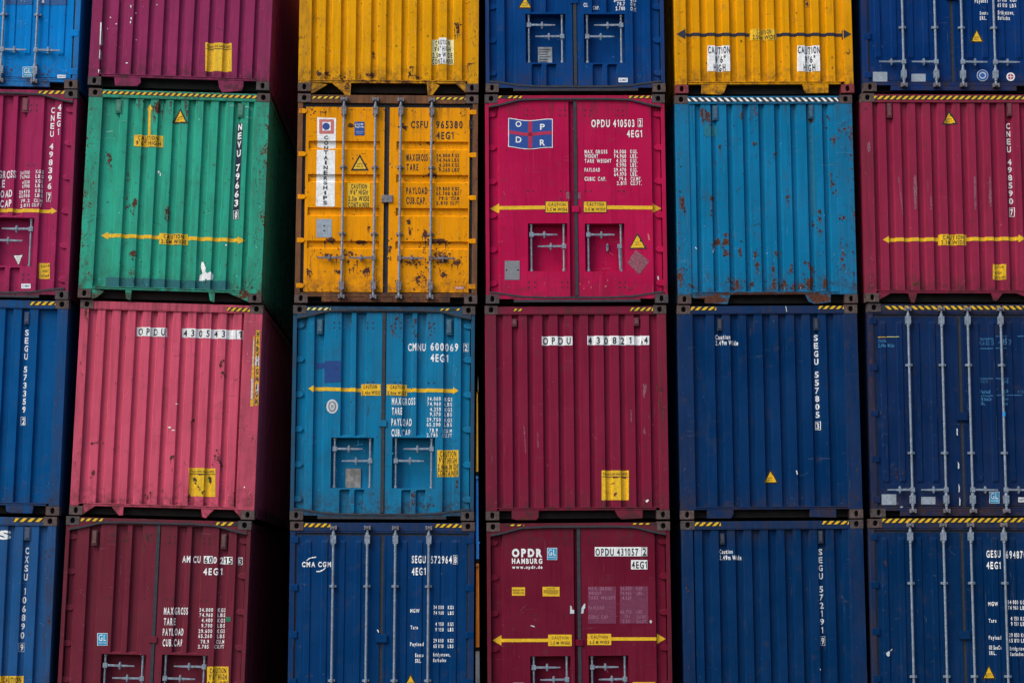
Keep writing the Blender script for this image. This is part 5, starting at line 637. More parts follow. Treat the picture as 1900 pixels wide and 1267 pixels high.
('p', [(-.8193, 2.8621), (-.779, 2.862), (-.7255, 2.8099), (-.7657, 2.81)], 'white', 1), ('p', [(-.7299, 2.8619), (-.6897, 2.8618), (-.6362, 2.8097), (-.6764, 2.8098)], 'white', 1), ('p', [(-.6405, 2.8617), (-.6003, 2.8616), (-.5468, 2.8095), (-.587, 2.8096)], 'white', 1), ('p', [(-.5511, 2.8614), (-.5109, 2.8613), (-.4574, 2.8092), (-.4976, 2.8093)], 'white', 1),
('p', [(-.4617, 2.8612), (-.4215, 2.8611), (-.3681, 2.809), (-.4083, 2.8091)], 'white', 1), ('p', [(-.3723, 2.861), (-.3321, 2.8609), (-.2787, 2.8088), (-.3189, 2.8089)], 'white', 1), ('p', [(-.2829, 2.8608), (-.2427, 2.8607), (-.1893, 2.8086), (-.2295, 2.8087)], 'white', 1), ('p', [(-.1935, 2.8605), (-.1533, 2.8604), (-.0999, 2.8083), (-.1401, 2.8084)], 'white', 1),
('p', [(-.1041, 2.8603), (-.0638, 2.8602), (-.0104, 2.8081), (-.0507, 2.8082)], 'white', 1), ('p', [(-.0146, 2.8601), (.0256, 2.86), (.079, 2.8079), (.0388, 2.808)], 'white', 1), ('p', [(.0748, 2.8599), (.1151, 2.8598), (.1684, 2.8077), (.1282, 2.8078)], 'white', 1), ('p', [(.1643, 2.8597), (.2045, 2.8596), (.2579, 2.8074), (.2176, 2.8075)], 'white', 1),
('p', [(.2537, 2.8594), (.294, 2.8593), (.3473, 2.8072), (.3071, 2.8073)], 'white', 1), ('p', [(.3432, 2.8592), (.3835, 2.8591), (.4368, 2.807), (.3966, 2.8071)], 'white', 1), ('p', [(.4327, 2.859), (.473, 2.8589), (.5263, 2.8068), (.486, 2.8069)], 'white', 1), ('p', [(.5222, 2.8588), (.5625, 2.8587), (.6158, 2.8065), (.5755, 2.8066)], 'white', 1),
('p', [(.6117, 2.8586), (.652, 2.8585), (.7053, 2.8063), (.665, 2.8064)], 'white', 1), ('p', [(.7012, 2.8583), (.7415, 2.8582), (.7948, 2.8061), (.7545, 2.8062)], 'white', 1), ('p', [(.7908, 2.8581), (.8311, 2.858), (.8843, 2.8059), (.844, 2.806)], 'white', 1), ('p', [(.8803, 2.8579), (.9206, 2.8578), (.9738, 2.8056), (.9336, 2.8057)], 'white', 1),
('p', [(.9699, 2.8577), (1.0102, 2.8576), (1.0405, 2.8055), (1.0231, 2.8055)], 'white', 1)],
'top', None),
('faded_sticker', [('p', [(-.8198, 2.481), (-.6384, 2.4805), (-.6414, 2.3264), (-.8227, 2.3269)], 'teal2', 0), ('p', [(.6305, 2.4873), (.6784, 2.4872), (.6962, 1.2162), (.6208, 1.2088)], 'blue1d', 0), ('p', [(.6173, 2.5645), (.6905, 2.5643), (.6897, 2.5335), (.6586, 2.5027), (.6316, 2.5336)], 'soot', 0)], None, None),
('white_scuff', [('p', [(-.9865, .7835), (-.9716, .7784), (-.9521, .753), (-.9646, .7531)], 'white', 0), ('p', [(-.743, .7067), (-.7219, .7648), (-.7119, .7622), (-.7305, .7067)], 'white', 0), ('p', [(.6376, 2.2715), (.6505, 2.2817), (.6546, 2.2457), (.6447, 2.2509)], 'white', 0)], 'wall', None)],
'ribs': [(-1.0841, -.9537), (-.8647, -.7343), (-.6452, -.5148), (-.4257, -.2952), (-.2061, -.0755), (.0136, .1442), (.2333, .3639), (.4531, .5838), (.673, .8036), (.8929, 1.0236)],
'wall': (-1.034, .9871),
'tabs': [[(-1.0449, .1732), (-1.0218, .0726), (-.8599, .0668), (-.8611, .0065), (-.5499, -.0099), (-.5089, .171)], [(.5094, .1668), (.5607, .0206), (.6347, -.0124), (.86, .0093), (.8641, .1653)]],
'vents': [[(-.7087, 2.756), (-.6296, 2.5447)], [(.6222, 2.7603), (.6905, 2.5643)]],
'rustspots': [(-.8496, 2.6405, .03, .103, 1.6), (-.7747, 2.6017, .045, .103, 1.5), (-.3026, 2.6262, .02, .072, 1.4), (-.1176, 2.6643, .04, .154, .8), (-.6192, 2.1776, .02, .036, 1.5), (-.1474, 2.2224, .025, .036, 1.4), (.1413, 2.0678, .023, .031, 1.6), (.3059, 1.472, .028, .036, 1.6), (-.7436, 1.4577, .03, .041, 1.6), (-.752, 1.2848, .02, .152, .8),
(-.6701, .8532, .065, .061, 1.9), (-.5526, .8527, .065, .061, 1.8), (-.5482, .6959, .05, .076, 1.4), (-.5555, .9541, .03, .03, 1.4), (-.3651, .7255, .023, .101, 1.3), (-.1533, .6868, .03, .046, 1.2), (.1343, .6806, .035, .056, 1.6), (-.1266, .535, .035, .051, 1.6), (.0819, .4711, .035, .051, 1.4), (.7379, 1.272, .025, .031, 1.6),
(.6502, 1.0842, .025, .03, 1.6), (.7351, 1.1652, .02, .036, 1.3), (.7408, 1.0001, .023, .03, 1.5), (-.4447, .2589, .09, .113, 1.15), (-.2075, .2629, .03, .04, 1.5), (.0918, .2491, .045, .091, 1.4), (.2293, .2561, .05, .101, 1.2), (.3536, .2304, .045, .055, 1.4), (.466, .2299, .065, .055, 1.5), (.5794, .2673, .065, .101, 1.9),
(.7923, .2866, .045, .076, 1.6), (.6089, .4437, .035, .126, 1.2), (.5617, .5576, .065, .025, 1.3), (.9172, 1.6868, .035, .153, .8), (.9584, 2.2885, .05, .062, 1.2), (-1.2039, .3501, .075, .176, 1.1), (-1.1486, 1.3878, .063, .102, 1.2), (-1.0512, .2437, .035, .035, 1.7), (1.1971, 2.2493, .04, .767, .75), (-1.197, 1.4898, .025, 1.266, .6),
(-.0357, .1313, 1.099, .035, 1.4), (-.7853, .059, .299, .075, 1.5), (.7116, .0653, .225, .088, 1.4), (1.0755, 2.4167, .101, .036, .9), (1.0542, 1.1768, .055, .026, .9), (1.0389, .6189, .03, .202, .9), (1.2063, 1.2271, .025, 1.013, .7), (.8646, 2.5587, .05, .077, .7), (-1.0128, .5764, .05, .227, .6), (-.8264, .5251, .05, .202, .5),
(.3219, .4701, .035, .076, .9)]},
(4, 2):{'kind': 'end',
'col': 'navy4a',
'seed': 19,
'rustamt': .12,
'fg': .3,
'label': 'dark navy container with vertical number 557805 and a yellow danger triangle',
'place': (3.9291, .032, 2.9101, .0002, -.00965, 2.4571),
'decals': [('hazard_stripe',
[('p', [(-1.0491, 2.8793), (-.6952, 2.8776), (-.6963, 2.8224), (-1.0501, 2.8241)], 'black', 0), ('p', [(-1.0245, 2.8748), (-.9803, 2.8746), (-1.0304, 2.8284), (-1.05, 2.8285)], 'yellow', 1), ('p', [(-.936, 2.8744), (-.8918, 2.8741), (-.942, 2.828), (-.9862, 2.8282)], 'yellow', 1), ('p', [(-.8476, 2.8739), (-.8033, 2.8737), (-.8535, 2.8275), (-.8978, 2.8277)], 'yellow', 1),
('p', [(-.7591, 2.8735), (-.7148, 2.8733), (-.7651, 2.8271), (-.8093, 2.8273)], 'yellow', 1), ('p', [(-.6953, 2.8732), (-.6953, 2.8732), (-.6962, 2.8268), (-.7208, 2.8269)], 'yellow', 1)],
'top', None),
('hazard_stripe',
[('p', [(.6974, 2.8836), (1.0471, 2.882), (1.0457, 2.8317), (.6961, 2.8333)], 'black', 0), ('p', [(.7197, 2.8795), (.7635, 2.8793), (.7174, 2.8372), (.6962, 2.8373)], 'yellow', 1), ('p', [(.8072, 2.8791), (.8509, 2.8789), (.8048, 2.8368), (.7611, 2.837)], 'yellow', 1), ('p', [(.8946, 2.8787), (.9383, 2.8784), (.8922, 2.8364), (.8485, 2.8366)], 'yellow', 1),
('p', [(.982, 2.8782), (1.0257, 2.878), (.9796, 2.836), (.9359, 2.8362)], 'yellow', 1), ('p', [(1.047, 2.8779), (1.047, 2.8779), (1.0458, 2.8357), (1.0233, 2.8358)], 'yellow', 1)],
'top', None),
('caution_lettering', [('t', 'Caution', -.7089, 2.4338, -.5124, 2.4328, .0601, 'white', 0, .028), ('t', '2.49m Wide', -.708, 2.3537, -.4046, 2.3522, .0626, 'white', 0, .028)], None, None),
('container_number',
[('v', 'SEGU 557805', .6596, 2.4896, .6573, 1.3551, .0524, 'white', 0), ('p', [(.6238, 1.3057), (.6932, 1.3053), (.693, 1.2998), (.6236, 1.3002)], 'white', 2), ('p', [(.6209, 1.1972), (.6903, 1.1968), (.6902, 1.1913), (.6208, 1.1917)], 'white', 2), ('p', [(.6236, 1.3002), (.6291, 1.3002), (.6264, 1.1971), (.6209, 1.1972)], 'white', 2),
('p', [(.6876, 1.2999), (.693, 1.2998), (.6903, 1.1968), (.6849, 1.1968)], 'white', 2), ('t', '3', .6365, 1.2076, .6753, 1.2073, .082, 'white', 2, .028)],
None, None),
('danger_triangle', [('p', [(.0018, .6742), (.1033, .4717), (-.109, .473)], 'black', 0), ('p', [(.0009, .6356), (.0709, .4911), (-.0757, .492)], 'yellow', 1), ('t', 'SUPER', -.0352, .5424, .0327, .5419, .0148, 'black', 2, .028), ('t', 'HEAVY', -.0401, .5128, .0363, .5123, .0148, 'black', 2, .028)], None, None),
('white_scuff', [('p', [(.337, .6401), (.3495, .6449), (.3605, .5907), (.3481, .5883)], 'white', 0), ('p', [(.2478, 2.8782), (.2578, 2.8781), (.2709, 2.8002), (.2608, 2.7952)], 'pale', 0)], 'top2', None)],
'ribs': [(-.834, -.7272), (-.616, -.5092), (-.3979, -.2911), (-.1798, -.0729), (.0384, .1453), (.2566, .3635), (.4749, .5819), (.6933, .8002), (.9117, 1.0187)],
'wall': (-1.0201, 1.0351),
'tabs': [[(-.8719, .1734), (-.8751, .0093), (-.5479, .0072), (-.5148, .0608), (-.5125, .1711)], [(.5151, .1645), (.5113, .0174), (.8685, .0078), (.8727, .1622)]],
'vents': [[(-.6835, 2.7143), (-.6172, 2.5435)], [(.6305, 2.713), (.696, 2.5445)]],
'rustspots': [(-1.1779, 2.6415, .075, .15, .6), (1.1286, 2.2293, .075, .05, .4), (1.1613, .7633, .025, .492, .6), (-1.2108, .7776, .025, .614, .5)]},
(4, 3):{'kind': 'end',
'col': 'navy4b',
'seed': 20,
'rustamt': .08,
'fg': .25,
'label': 'dark navy container with vertical number 572191 and no triangle, in bottom row',
'place': (3.9597, .0313, -.0056, .0003, -.01025, 2.4497),
'decals': [('hazard_stripe',
[('p', [(-1.0483, 2.8792), (-.691, 2.8767), (-.6922, 2.819), (-1.0494, 2.8216)], 'black', 0), ('p', [(-1.0223, 2.8744), (-.9777, 2.8741), (-1.0308, 2.826), (-1.0493, 2.8262)], 'yellow', 1), ('p', [(-.933, 2.8738), (-.8884, 2.8735), (-.9415, 2.8254), (-.9861, 2.8257)], 'yellow', 1), ('p', [(-.8437, 2.8731), (-.799, 2.8728), (-.8522, 2.8248), (-.8968, 2.8251)], 'yellow', 1),
('p', [(-.7544, 2.8725), (-.7097, 2.8722), (-.7629, 2.8241), (-.8075, 2.8244)], 'yellow', 1), ('p', [(-.6911, 2.8721), (-.6911, 2.8721), (-.6921, 2.8236), (-.7182, 2.8238)], 'yellow', 1)],
'top', None),
('hazard_stripe',
[('p', [(.6708, 2.8837), (1.0326, 2.8811), (1.0311, 2.829), (.6694, 2.8316)], 'black', 0), ('p', [(.6943, 2.8794), (.7395, 2.8791), (.6911, 2.8356), (.6695, 2.8357)], 'yellow', 1), ('p', [(.7848, 2.8787), (.83, 2.8784), (.7815, 2.8349), (.7363, 2.8353)], 'yellow', 1), ('p', [(.8752, 2.8781), (.9204, 2.8778), (.872, 2.8343), (.8267, 2.8346)], 'yellow', 1),
('p', [(.9657, 2.8774), (1.0109, 2.8771), (.9624, 2.8337), (.9172, 2.834)], 'yellow', 1), ('p', [(1.0325, 2.877), (1.0325, 2.877), (1.0313, 2.8332), (1.0076, 2.8333)], 'yellow', 1)],
'top', None),
('caution_lettering', [('t', 'Caution', -.7128, 2.4552, -.5392, 2.4539, .0556, 'white', 0, .028), ('t', '2.49m Wide', -.7127, 2.3718, -.4196, 2.3696, .0612, 'white', 0, .028)], None, None),
('container_number',
[('v', 'SEGU 572191', .6457, 2.5101, .6434, 1.3891, .0524, 'white', 0), ('p', [(.6162, 1.3471), (.6795, 1.3466), (.6794, 1.3426), (.6161, 1.3431)], 'white', 2), ('p', [(.613, 1.2282), (.6762, 1.2277), (.6761, 1.2236), (.6129, 1.2242)], 'white', 2), ('p', [(.6161, 1.3431), (.6202, 1.343), (.6171, 1.2282), (.613, 1.2282)], 'white', 2),
('p', [(.6753, 1.3426), (.6794, 1.3426), (.6762, 1.2277), (.6721, 1.2277)], 'white', 2), ('t', '9', .6272, 1.2413, .6627, 1.241, .0885, 'white', 2, .028)],
None, None),
('white_scuff', [('p', [(.5898, .9203), (.5972, .9202), (.6061, .9037), (.5986, .9038)], 'white', 0)], 'wall', None)],
'ribs': [(-1.0495, -.9468), (-.8282, -.7255), (-.6069, -.5041), (-.3855, -.2827), (-.164, -.0612), (.0575, .1603), (.2791, .382), (.5007, .6036), (.7224, .8254), (.9442, 1.0472)],
'wall': (-1.0682, 1.0163),
'vents': [[(-.7035, 2.7243), (-.6431, 2.5753)], [(.6167, 2.7519), (.6813, 2.5804)]],
'rustspots': [(-1.1756, 1.9686, .022, .111, .7), (-1.1564, 2.8019, .037, .074, .6)]},
(5, 0):{'kind': 'rods',
'col': 'navy5a',
'seed': 21,
'rustamt': .1,
'ridge': 1,
'guides': (2.05, .9),
'handle': .41,
'label': 'navy container with two round stickers beside lock rods, at top right corner',
'place': (6.5115, -.0513, 8.774, .0002, -.00297, 2.4968),
'decals': [('weight_table',
[('t', 'Payload', .3278, 1.2638, .5077, 1.2646, .0551, 'white', 0, .028), ('t', '29 850', .6452, 1.2818, .7714, 1.2824, .0496, 'white', 0, .028), ('t', 'KGS', .8197, 1.2826, .9057, 1.283, .0496, 'white', 0, .028), ('t', '65 810', .6427, 1.202, .7769, 1.2026, .055, 'white', 0, .028), ('t', 'LBS', .8145, 1.2, .8977, 1.2004, .0523, 'white', 0, .028),
('t', 'Seaco', .3926, 1.0936, .5052, 1.0941, .0522, 'white', 0, .028), ('t', 'SRL.', .3904, 1.0194, .4842, 1.0198, .0522, 'white', 0, .028), ('t', 'Bridgetown,', .6449, 1.0975, .8676, 1.0985, .0577, 'white', 0, .028), ('t', 'Barbados', .6425, 1.0205, .8088, 1.0212, .0577, 'white', 0, .028)],
None, None),
('danger_triangle', [('p', [(.3439, .8984), (.4398, .6987), (.2363, .6979)], 'black', 0), ('p', [(.3428, .8605), (.4088, .7175), (.2683, .7169)], 'yellow', 1), ('t', 'SUPER', .3075, .7669, .3726, .7671, .0145, 'black', 2, .028), ('t', 'HEAVY', .3025, .7377, .3758, .738, .0146, 'black', 2, .028)], None, None),
('round_sticker',
[('p',
[(.4846, .2343), (.4813, .2131), (.4726, .1933), (.4594, .1763), (.4424, .1633), (.4228, .155), (.402, .1522), (.3814, .1549), (.3623, .163), (.3461, .1759), (.3338, .1928), (.3264, .2125), (.3243, .2336), (.3276, .2548), (.3362, .2746), (.3495, .2916), (.3665, .3047), (.3861, .3129), (.4069, .3158), (.4276, .3131), (.4467, .305),
(.4629, .2921), (.4751, .2752), (.4825, .2554)],
'pale', 0),
('p',
[(.4766, .2342), (.4736, .2152), (.4658, .1974), (.4539, .1821), (.4386, .1703), (.421, .1629), (.4023, .1603), (.3837, .1628), (.3665, .1701), (.3519, .1817), (.3409, .1969), (.3342, .2146), (.3323, .2337), (.3353, .2527), (.3431, .2705), (.355, .2858), (.3703, .2976), (.3879, .305), (.4067, .3076), (.4253, .3052), (.4424, .2979),
(.457, .2862), (.468, .271), (.4747, .2533)],
'cblue', 1),
('p',
[(.4526, .2341), (.4505, .2214), (.4454, .2096), (.4374, .1994), (.4272, .1915), (.4155, .1866), (.403, .1849), (.3906, .1865), (.3791, .1914), (.3694, .1991), (.3621, .2093), (.3576, .2211), (.3564, .2338), (.3584, .2465), (.3635, .2583), (.3715, .2685), (.3817, .2764), (.3934, .2813), (.4059, .2831), (.4183, .2814), (.4298, .2766),
(.4395, .2688), (.4468, .2587), (.4513, .2469)],
'pale', 2),
('p', [(.4419, .2341), (.427, .2085), (.3952, .202), (.3703, .2196), (.3712, .248), (.3971, .2658), (.4285, .2596)], 'cblue', 3)],
None, None),
('round_sticker',
[('p',
[(.8529, .2166), (.8504, .2011), (.8441, .1866), (.8343, .1741), (.8218, .1646), (.8075, .1585), (.7922, .1564), (.777, .1584), (.763, .1643), (.7512, .1738), (.7422, .1862), (.7368, .2006), (.7353, .2162), (.7378, .2317), (.7441, .2462), (.7538, .2587), (.7663, .2683), (.7807, .2743), (.796, .2764), (.8111, .2744), (.8251, .2685),
(.837, .259), (.846, .2466), (.8514, .2322)],
'white', 0),
('p',
[(.8342, .2166), (.8325, .206), (.8282, .1961), (.8215, .1876), (.813, .181), (.8032, .1769), (.7928, .1755), (.7825, .1768), (.7729, .1809), (.7648, .1874), (.7587, .1958), (.755, .2057), (.754, .2162), (.7557, .2268), (.76, .2367), (.7666, .2452), (.7751, .2518), (.7849, .2559), (.7954, .2573), (.8057, .256), (.8153, .2519),
(.8234, .2454), (.8295, .237), (.8331, .2271)],
'flagr', 1),
('p', [(.7595, .2217), (.829, .222), (.8287, .2111), (.7592, .2108)], 'white', 2), ('p', [(.7899, .2518), (.8005, .2519), (.7983, .181), (.7876, .1809)], 'white', 2)],
None, None),
('data_plate', [('p', [(-1.1134, .277), (-.9133, .2778), (-.9166, .1416), (-1.1166, .1408)], 'steel', 0)], None, None), ('data_plate', [('p', [(-.5804, .2519), (-.3829, .2527), (-.3857, .1437), (-.5832, .1429)], 'steel', 0)], None, None)],
'rods': [-.6935, -.244, .1254, .5753]},
(5, 1):{'kind': 'end',
'col': 'dred1',
'seed': 22,
'rustamt': .2,
'wg': .15,
'label': 'wine red container with yellow double arrow and vertical number 498590, at right edge',
'place': (6.487, -.0469, 5.8493, .0002, -.00382, 2.501),
'decals': [('hazard_stripe',
[('p', [(-1.093, 2.8652), (1.158, 2.8718), (1.156, 2.8124), (-1.0945, 2.806)], 'black', 0), ('p', [(-1.067, 2.8606), (-1.0238, 2.8607), (-1.0773, 2.8108), (-1.0943, 2.8107)], 'yellow', 1), ('p', [(-.9806, 2.8608), (-.9373, 2.8609), (-.9908, 2.811), (-1.034, 2.8109)], 'yellow', 1), ('p', [(-.8941, 2.8611), (-.8508, 2.8612), (-.9044, 2.8113), (-.9476, 2.8111)], 'yellow', 1),
('p', [(-.8076, 2.8613), (-.7644, 2.8614), (-.8179, 2.8115), (-.8611, 2.8114)], 'yellow', 1), ('p', [(-.7211, 2.8616), (-.6779, 2.8617), (-.7314, 2.8117), (-.7747, 2.8116)], 'yellow', 1), ('p', [(-.6346, 2.8618), (-.5914, 2.8619), (-.645, 2.812), (-.6882, 2.8119)], 'yellow', 1),
('p', [(-.5481, 2.8621), (-.5048, 2.8622), (-.5585, 2.8122), (-.6017, 2.8121)], 'yellow', 1), ('p', [(-.4616, 2.8623), (-.4183, 2.8624), (-.472, 2.8125), (-.5152, 2.8124)], 'yellow', 1), ('p', [(-.3751, 2.8626), (-.3318, 2.8627), (-.3855, 2.8127), (-.4287, 2.8126)], 'yellow', 1),
('p', [(-.2885, 2.8628), (-.2452, 2.8629), (-.2989, 2.813), (-.3422, 2.8129)], 'yellow', 1), ('p', [(-.202, 2.8631), (-.1587, 2.8632), (-.2124, 2.8132), (-.2557, 2.8131)], 'yellow', 1), ('p', [(-.1154, 2.8633), (-.0721, 2.8634), (-.1259, 2.8135), (-.1691, 2.8134)], 'yellow', 1),
('p', [(-.0288, 2.8636), (.0144, 2.8637), (-.0393, 2.8137), (-.0826, 2.8136)], 'yellow', 1), ('p', [(.0577, 2.8638), (.101, 2.8639), (.0472, 2.814), (.0039, 2.8139)], 'yellow', 1), ('p', [(.1443, 2.8641), (.1876, 2.8642), (.1338, 2.8142), (.0905, 2.8141)], 'yellow', 1), ('p', [(.2309, 2.8643), (.2742, 2.8644), (.2204, 2.8145), (.1771, 2.8144)], 'yellow', 1),
('p', [(.3175, 2.8646), (.3608, 2.8647), (.3069, 2.8147), (.2636, 2.8146)], 'yellow', 1), ('p', [(.4041, 2.8648), (.4474, 2.865), (.3935, 2.815), (.3502, 2.8149)], 'yellow', 1), ('p', [(.4907, 2.8651), (.5341, 2.8652), (.4801, 2.8152), (.4368, 2.8151)], 'yellow', 1), ('p', [(.5774, 2.8653), (.6207, 2.8655), (.5667, 2.8155), (.5234, 2.8154)], 'yellow', 1),
('p', [(.664, 2.8656), (.7073, 2.8657), (.6534, 2.8157), (.61, 2.8156)], 'yellow', 1), ('p', [(.7507, 2.8658), (.794, 2.866), (.74, 2.816), (.6967, 2.8158)], 'yellow', 1), ('p', [(.8373, 2.8661), (.8806, 2.8662), (.8266, 2.8162), (.7833, 2.8161)], 'yellow', 1), ('p', [(.924, 2.8663), (.9673, 2.8665), (.9133, 2.8165), (.8699, 2.8163)], 'yellow', 1),
('p', [(1.0107, 2.8666), (1.054, 2.8667), (.9999, 2.8167), (.9566, 2.8166)], 'yellow', 1), ('p', [(1.0973, 2.8668), (1.1407, 2.867), (1.0866, 2.817), (1.0433, 2.8168)], 'yellow', 1), ('p', [(1.1578, 2.867), (1.1578, 2.867), (1.1561, 2.8172), (1.1299, 2.8171)], 'yellow', 1)],
'top', None),
('danger_triangle', [('p', [(-.0294, 2.6777), (.0756, 2.4671), (-.1465, 2.4665)], 'black', 0), ('p', [(-.0306, 2.6364), (.0419, 2.4876), (-.1116, 2.4871)], 'yellow', 1), ('t', 'SUPER', -.0689, 2.5413, .0022, 2.5415, .0159, 'black', 2, .028), ('t', 'HEAVY', -.0742, 2.5096, .0058, 2.5098, .0159, 'black', 2, .028)], None, None),
('container_number',
[('v', 'CNEU 498590', .7812, 2.4946, .7897, 1.359, .0556, 'white', 0), ('p', [(.7604, 1.308), (.8283, 1.3082), (.8281, 1.3026), (.7602, 1.3024)], 'white', 2), ('p', [(.7565, 1.1891), (.8244, 1.1892), (.8242, 1.1836), (.7563, 1.1835)], 'white', 2), ('p', [(.7602, 1.3024), (.7657, 1.3024), (.7621, 1.1891), (.7565, 1.1891)], 'white', 2),
('p', [(.8225, 1.3026), (.8281, 1.3026), (.8244, 1.1892), (.8188, 1.1892)], 'white', 2), ('t', '7', .7718, 1.2009, .8098, 1.201, .0897, 'white', 2, .028)],
None, None),
('width_arrow',
[('p', [(-.9024, .8846), (.8626, .9013), (.8609, .8506), (-.9036, .834)], 'yellow', 0), ('p', [(-.9981, .8584), (-.9016, .9149), (-.9044, .8036)], 'yellow', 0), ('p', [(.9571, .8768), (.8636, .9317), (.8599, .8202)], 'yellow', 0), ('p', [(-.2298, .9331), (.1563, .9337), (.1518, .7843), (-.234, .7837)], 'yellow', 1),
('t', 'CAUTION', -.1741, .8648, .1141, .8653, .0532, 'black', 2, .02), ('t', '2.5M WIDE', -.1985, .7989, .1272, .7995, .0507, 'black', 2, .02)],
None, None),
('caution_sign', [('p', [(.4995, .522), (.6823, .5222), (.6755, .3103), (.4929, .3101)], 'yellow', 0), ('t', 'CAUTION', .5253, .4665, .648, .4667, .0353, 'black', 1, .028), ('t', 'HIGH', .5353, .3883, .6179, .3884, .0378, 'black', 1, .028), ('t', 'CONTAINER', .5083, .3227, .6709, .3229, .0378, 'black', 1, .028)], None, None),
('white_scuff',
[('p', [(-.5492, 1.7435), (-.5237, 1.7563), (-.5086, 1.5651), (-.5286, 1.2852), (-.5539, 1.2801), (-.5589, 1.565)], 'residue', 0), ('p', [(-.3302, 1.4763), (-.3104, 1.4637), (-.3104, 1.2805), (-.3332, 1.2729)], 'residue', 0), ('p', [(.2761, 1.7453), (.3008, 1.7326), (.2974, 1.2868), (.2767, 1.2664), (.2726, 1.4648)], 'residue', 0),
('p', [(.49, 1.7458), (.5069, 1.7203), (.5108, 1.3635), (.4933, 1.2872), (.4722, 1.4143)], 'residue', 0), ('p', [(-.7679, 1.743), (-.7509, 1.7175), (-.7062, 1.2087), (-.7166, 1.1959)], 'residue', 0), ('p', [(-1.185, 2.1765), (-1.146, 2.2279), (-1.1364, 2.0999), (-1.1625, 2.0614), (-1.1842, 2.0998)], 'residue', 0)],
'wall', None)],
'ribs': [(-1.0175, -.9168), (-.8122, -.7115), (-.6069, -.5061), (-.4015, -.3007), (-.196, -.0952), (.0095, .1104), (.215, .3159), (.4206, .5216), (.6263, .7273), (.832, .933), (1.0378, 1.1388)],
'wall': (-1.1007, 1.1489),
'tabs': [[(-1.0901, .1595), (-.909, .117), (-1.0732, .0314), (-1.0932, .0314)], [(-.6708, .1601), (-.6253, -.0082), (-.5854, -.0082), (-.546, .1602)], [(.4657, .1615), (.4987, .0181), (.5387, .0182), (.6232, .1617)], [(.803, .1543), (1.0736, .0238), (1.0783, .1622)]],
'vents': [[(-.8986, 2.7628), (-.8305, 2.5546)], [(.7623, 2.7726), (.8294, 2.5797)]],
'rustspots': [(-.5562, .2483, .07, .04, 1.4), (-1.2366, 2.664, .03, .051, .8), (-1.1868, 1.5637, .075, .761, .22), (-.5651, .854, .02, .101, .6)]},
(5, 2):{'kind': 'rods',
'col': 'navy5b',
'seed': 23,
'rustamt': .3,
'fg': .8,
'wg': .15,
'ridge': 1,
'guides': (2.05, .86),
'handle': .365,
'label': 'dark navy container with scraped off lettering and fully striped top rail, at right edge',
'place': (6.5199, -.0224, 2.9357, -.0001, -.00305, 2.498),
'decals': [('hazard_stripe',
[('p', [(-1.0753, 2.8641), (1.0669, 2.868), (1.0649, 2.8102), (-1.0767, 2.8063)], 'black', 0), ('p', [(-1.0121, 2.8596), (-.9675, 2.8597), (-.917, 2.8112), (-.9616, 2.8112)], 'yellow', 1), ('p', [(-.923, 2.8598), (-.8784, 2.8599), (-.8279, 2.8114), (-.8725, 2.8113)], 'yellow', 1), ('p', [(-.8338, 2.8599), (-.7892, 2.86), (-.7387, 2.8116), (-.7833, 2.8115)], 'yellow', 1),
('p', [(-.7446, 2.8601), (-.7, 2.8602), (-.6496, 2.8117), (-.6942, 2.8116)], 'yellow', 1), ('p', [(-.6555, 2.8603), (-.6109, 2.8603), (-.5604, 2.8119), (-.605, 2.8118)], 'yellow', 1), ('p', [(-.5663, 2.8604), (-.5217, 2.8605), (-.4712, 2.812), (-.5158, 2.812)], 'yellow', 1), ('p', [(-.4771, 2.8606), (-.4325, 2.8607), (-.382, 2.8122), (-.4266, 2.8121)], 'yellow', 1),
('p', [(-.3879, 2.8607), (-.3432, 2.8608), (-.2928, 2.8124), (-.3374, 2.8123)], 'yellow', 1), ('p', [(-.2986, 2.8609), (-.254, 2.861), (-.2036, 2.8125), (-.2482, 2.8124)], 'yellow', 1), ('p', [(-.2094, 2.8611), (-.1648, 2.8612), (-.1144, 2.8127), (-.159, 2.8126)], 'yellow', 1),
('p', [(-.1202, 2.8612), (-.0755, 2.8613), (-.0252, 2.8128), (-.0698, 2.8128)], 'yellow', 1), ('p', [(-.0309, 2.8614), (.0137, 2.8615), (.0641, 2.813), (.0194, 2.8129)], 'yellow', 1), ('p', [(.0583, 2.8616), (.103, 2.8616), (.1533, 2.8132), (.1087, 2.8131)], 'yellow', 1), ('p', [(.1476, 2.8617), (.1922, 2.8618), (.2426, 2.8133), (.1979, 2.8132)], 'yellow', 1),
('p', [(.2369, 2.8619), (.2815, 2.862), (.3318, 2.8135), (.2872, 2.8134)], 'yellow', 1), ('p', [(.3262, 2.8621), (.3708, 2.8621), (.4211, 2.8136), (.3765, 2.8136)], 'yellow', 1), ('p', [(.4155, 2.8622), (.4601, 2.8623), (.5104, 2.8138), (.4657, 2.8137)], 'yellow', 1), ('p', [(.5048, 2.8624), (.5494, 2.8625), (.5997, 2.814), (.555, 2.8139)], 'yellow', 1),
('p', [(.5941, 2.8625), (.6387, 2.8626), (.689, 2.8141), (.6443, 2.814)], 'yellow', 1), ('p', [(.6834, 2.8627), (.7281, 2.8628), (.7783, 2.8143), (.7336, 2.8142)], 'yellow', 1), ('p', [(.7727, 2.8629), (.8174, 2.8629), (.8676, 2.8144), (.823, 2.8144)], 'yellow', 1), ('p', [(.8621, 2.863), (.9068, 2.8631), (.957, 2.8146), (.9123, 2.8145)], 'yellow', 1),
('p', [(.9514, 2.8632), (.9961, 2.8633), (1.0463, 2.8148), (1.0016, 2.8147)], 'yellow', 1), ('p', [(1.0408, 2.8634), (1.0667, 2.8634), (1.0651, 2.8148), (1.0651, 2.8148)], 'yellow', 1)],
'top', None),
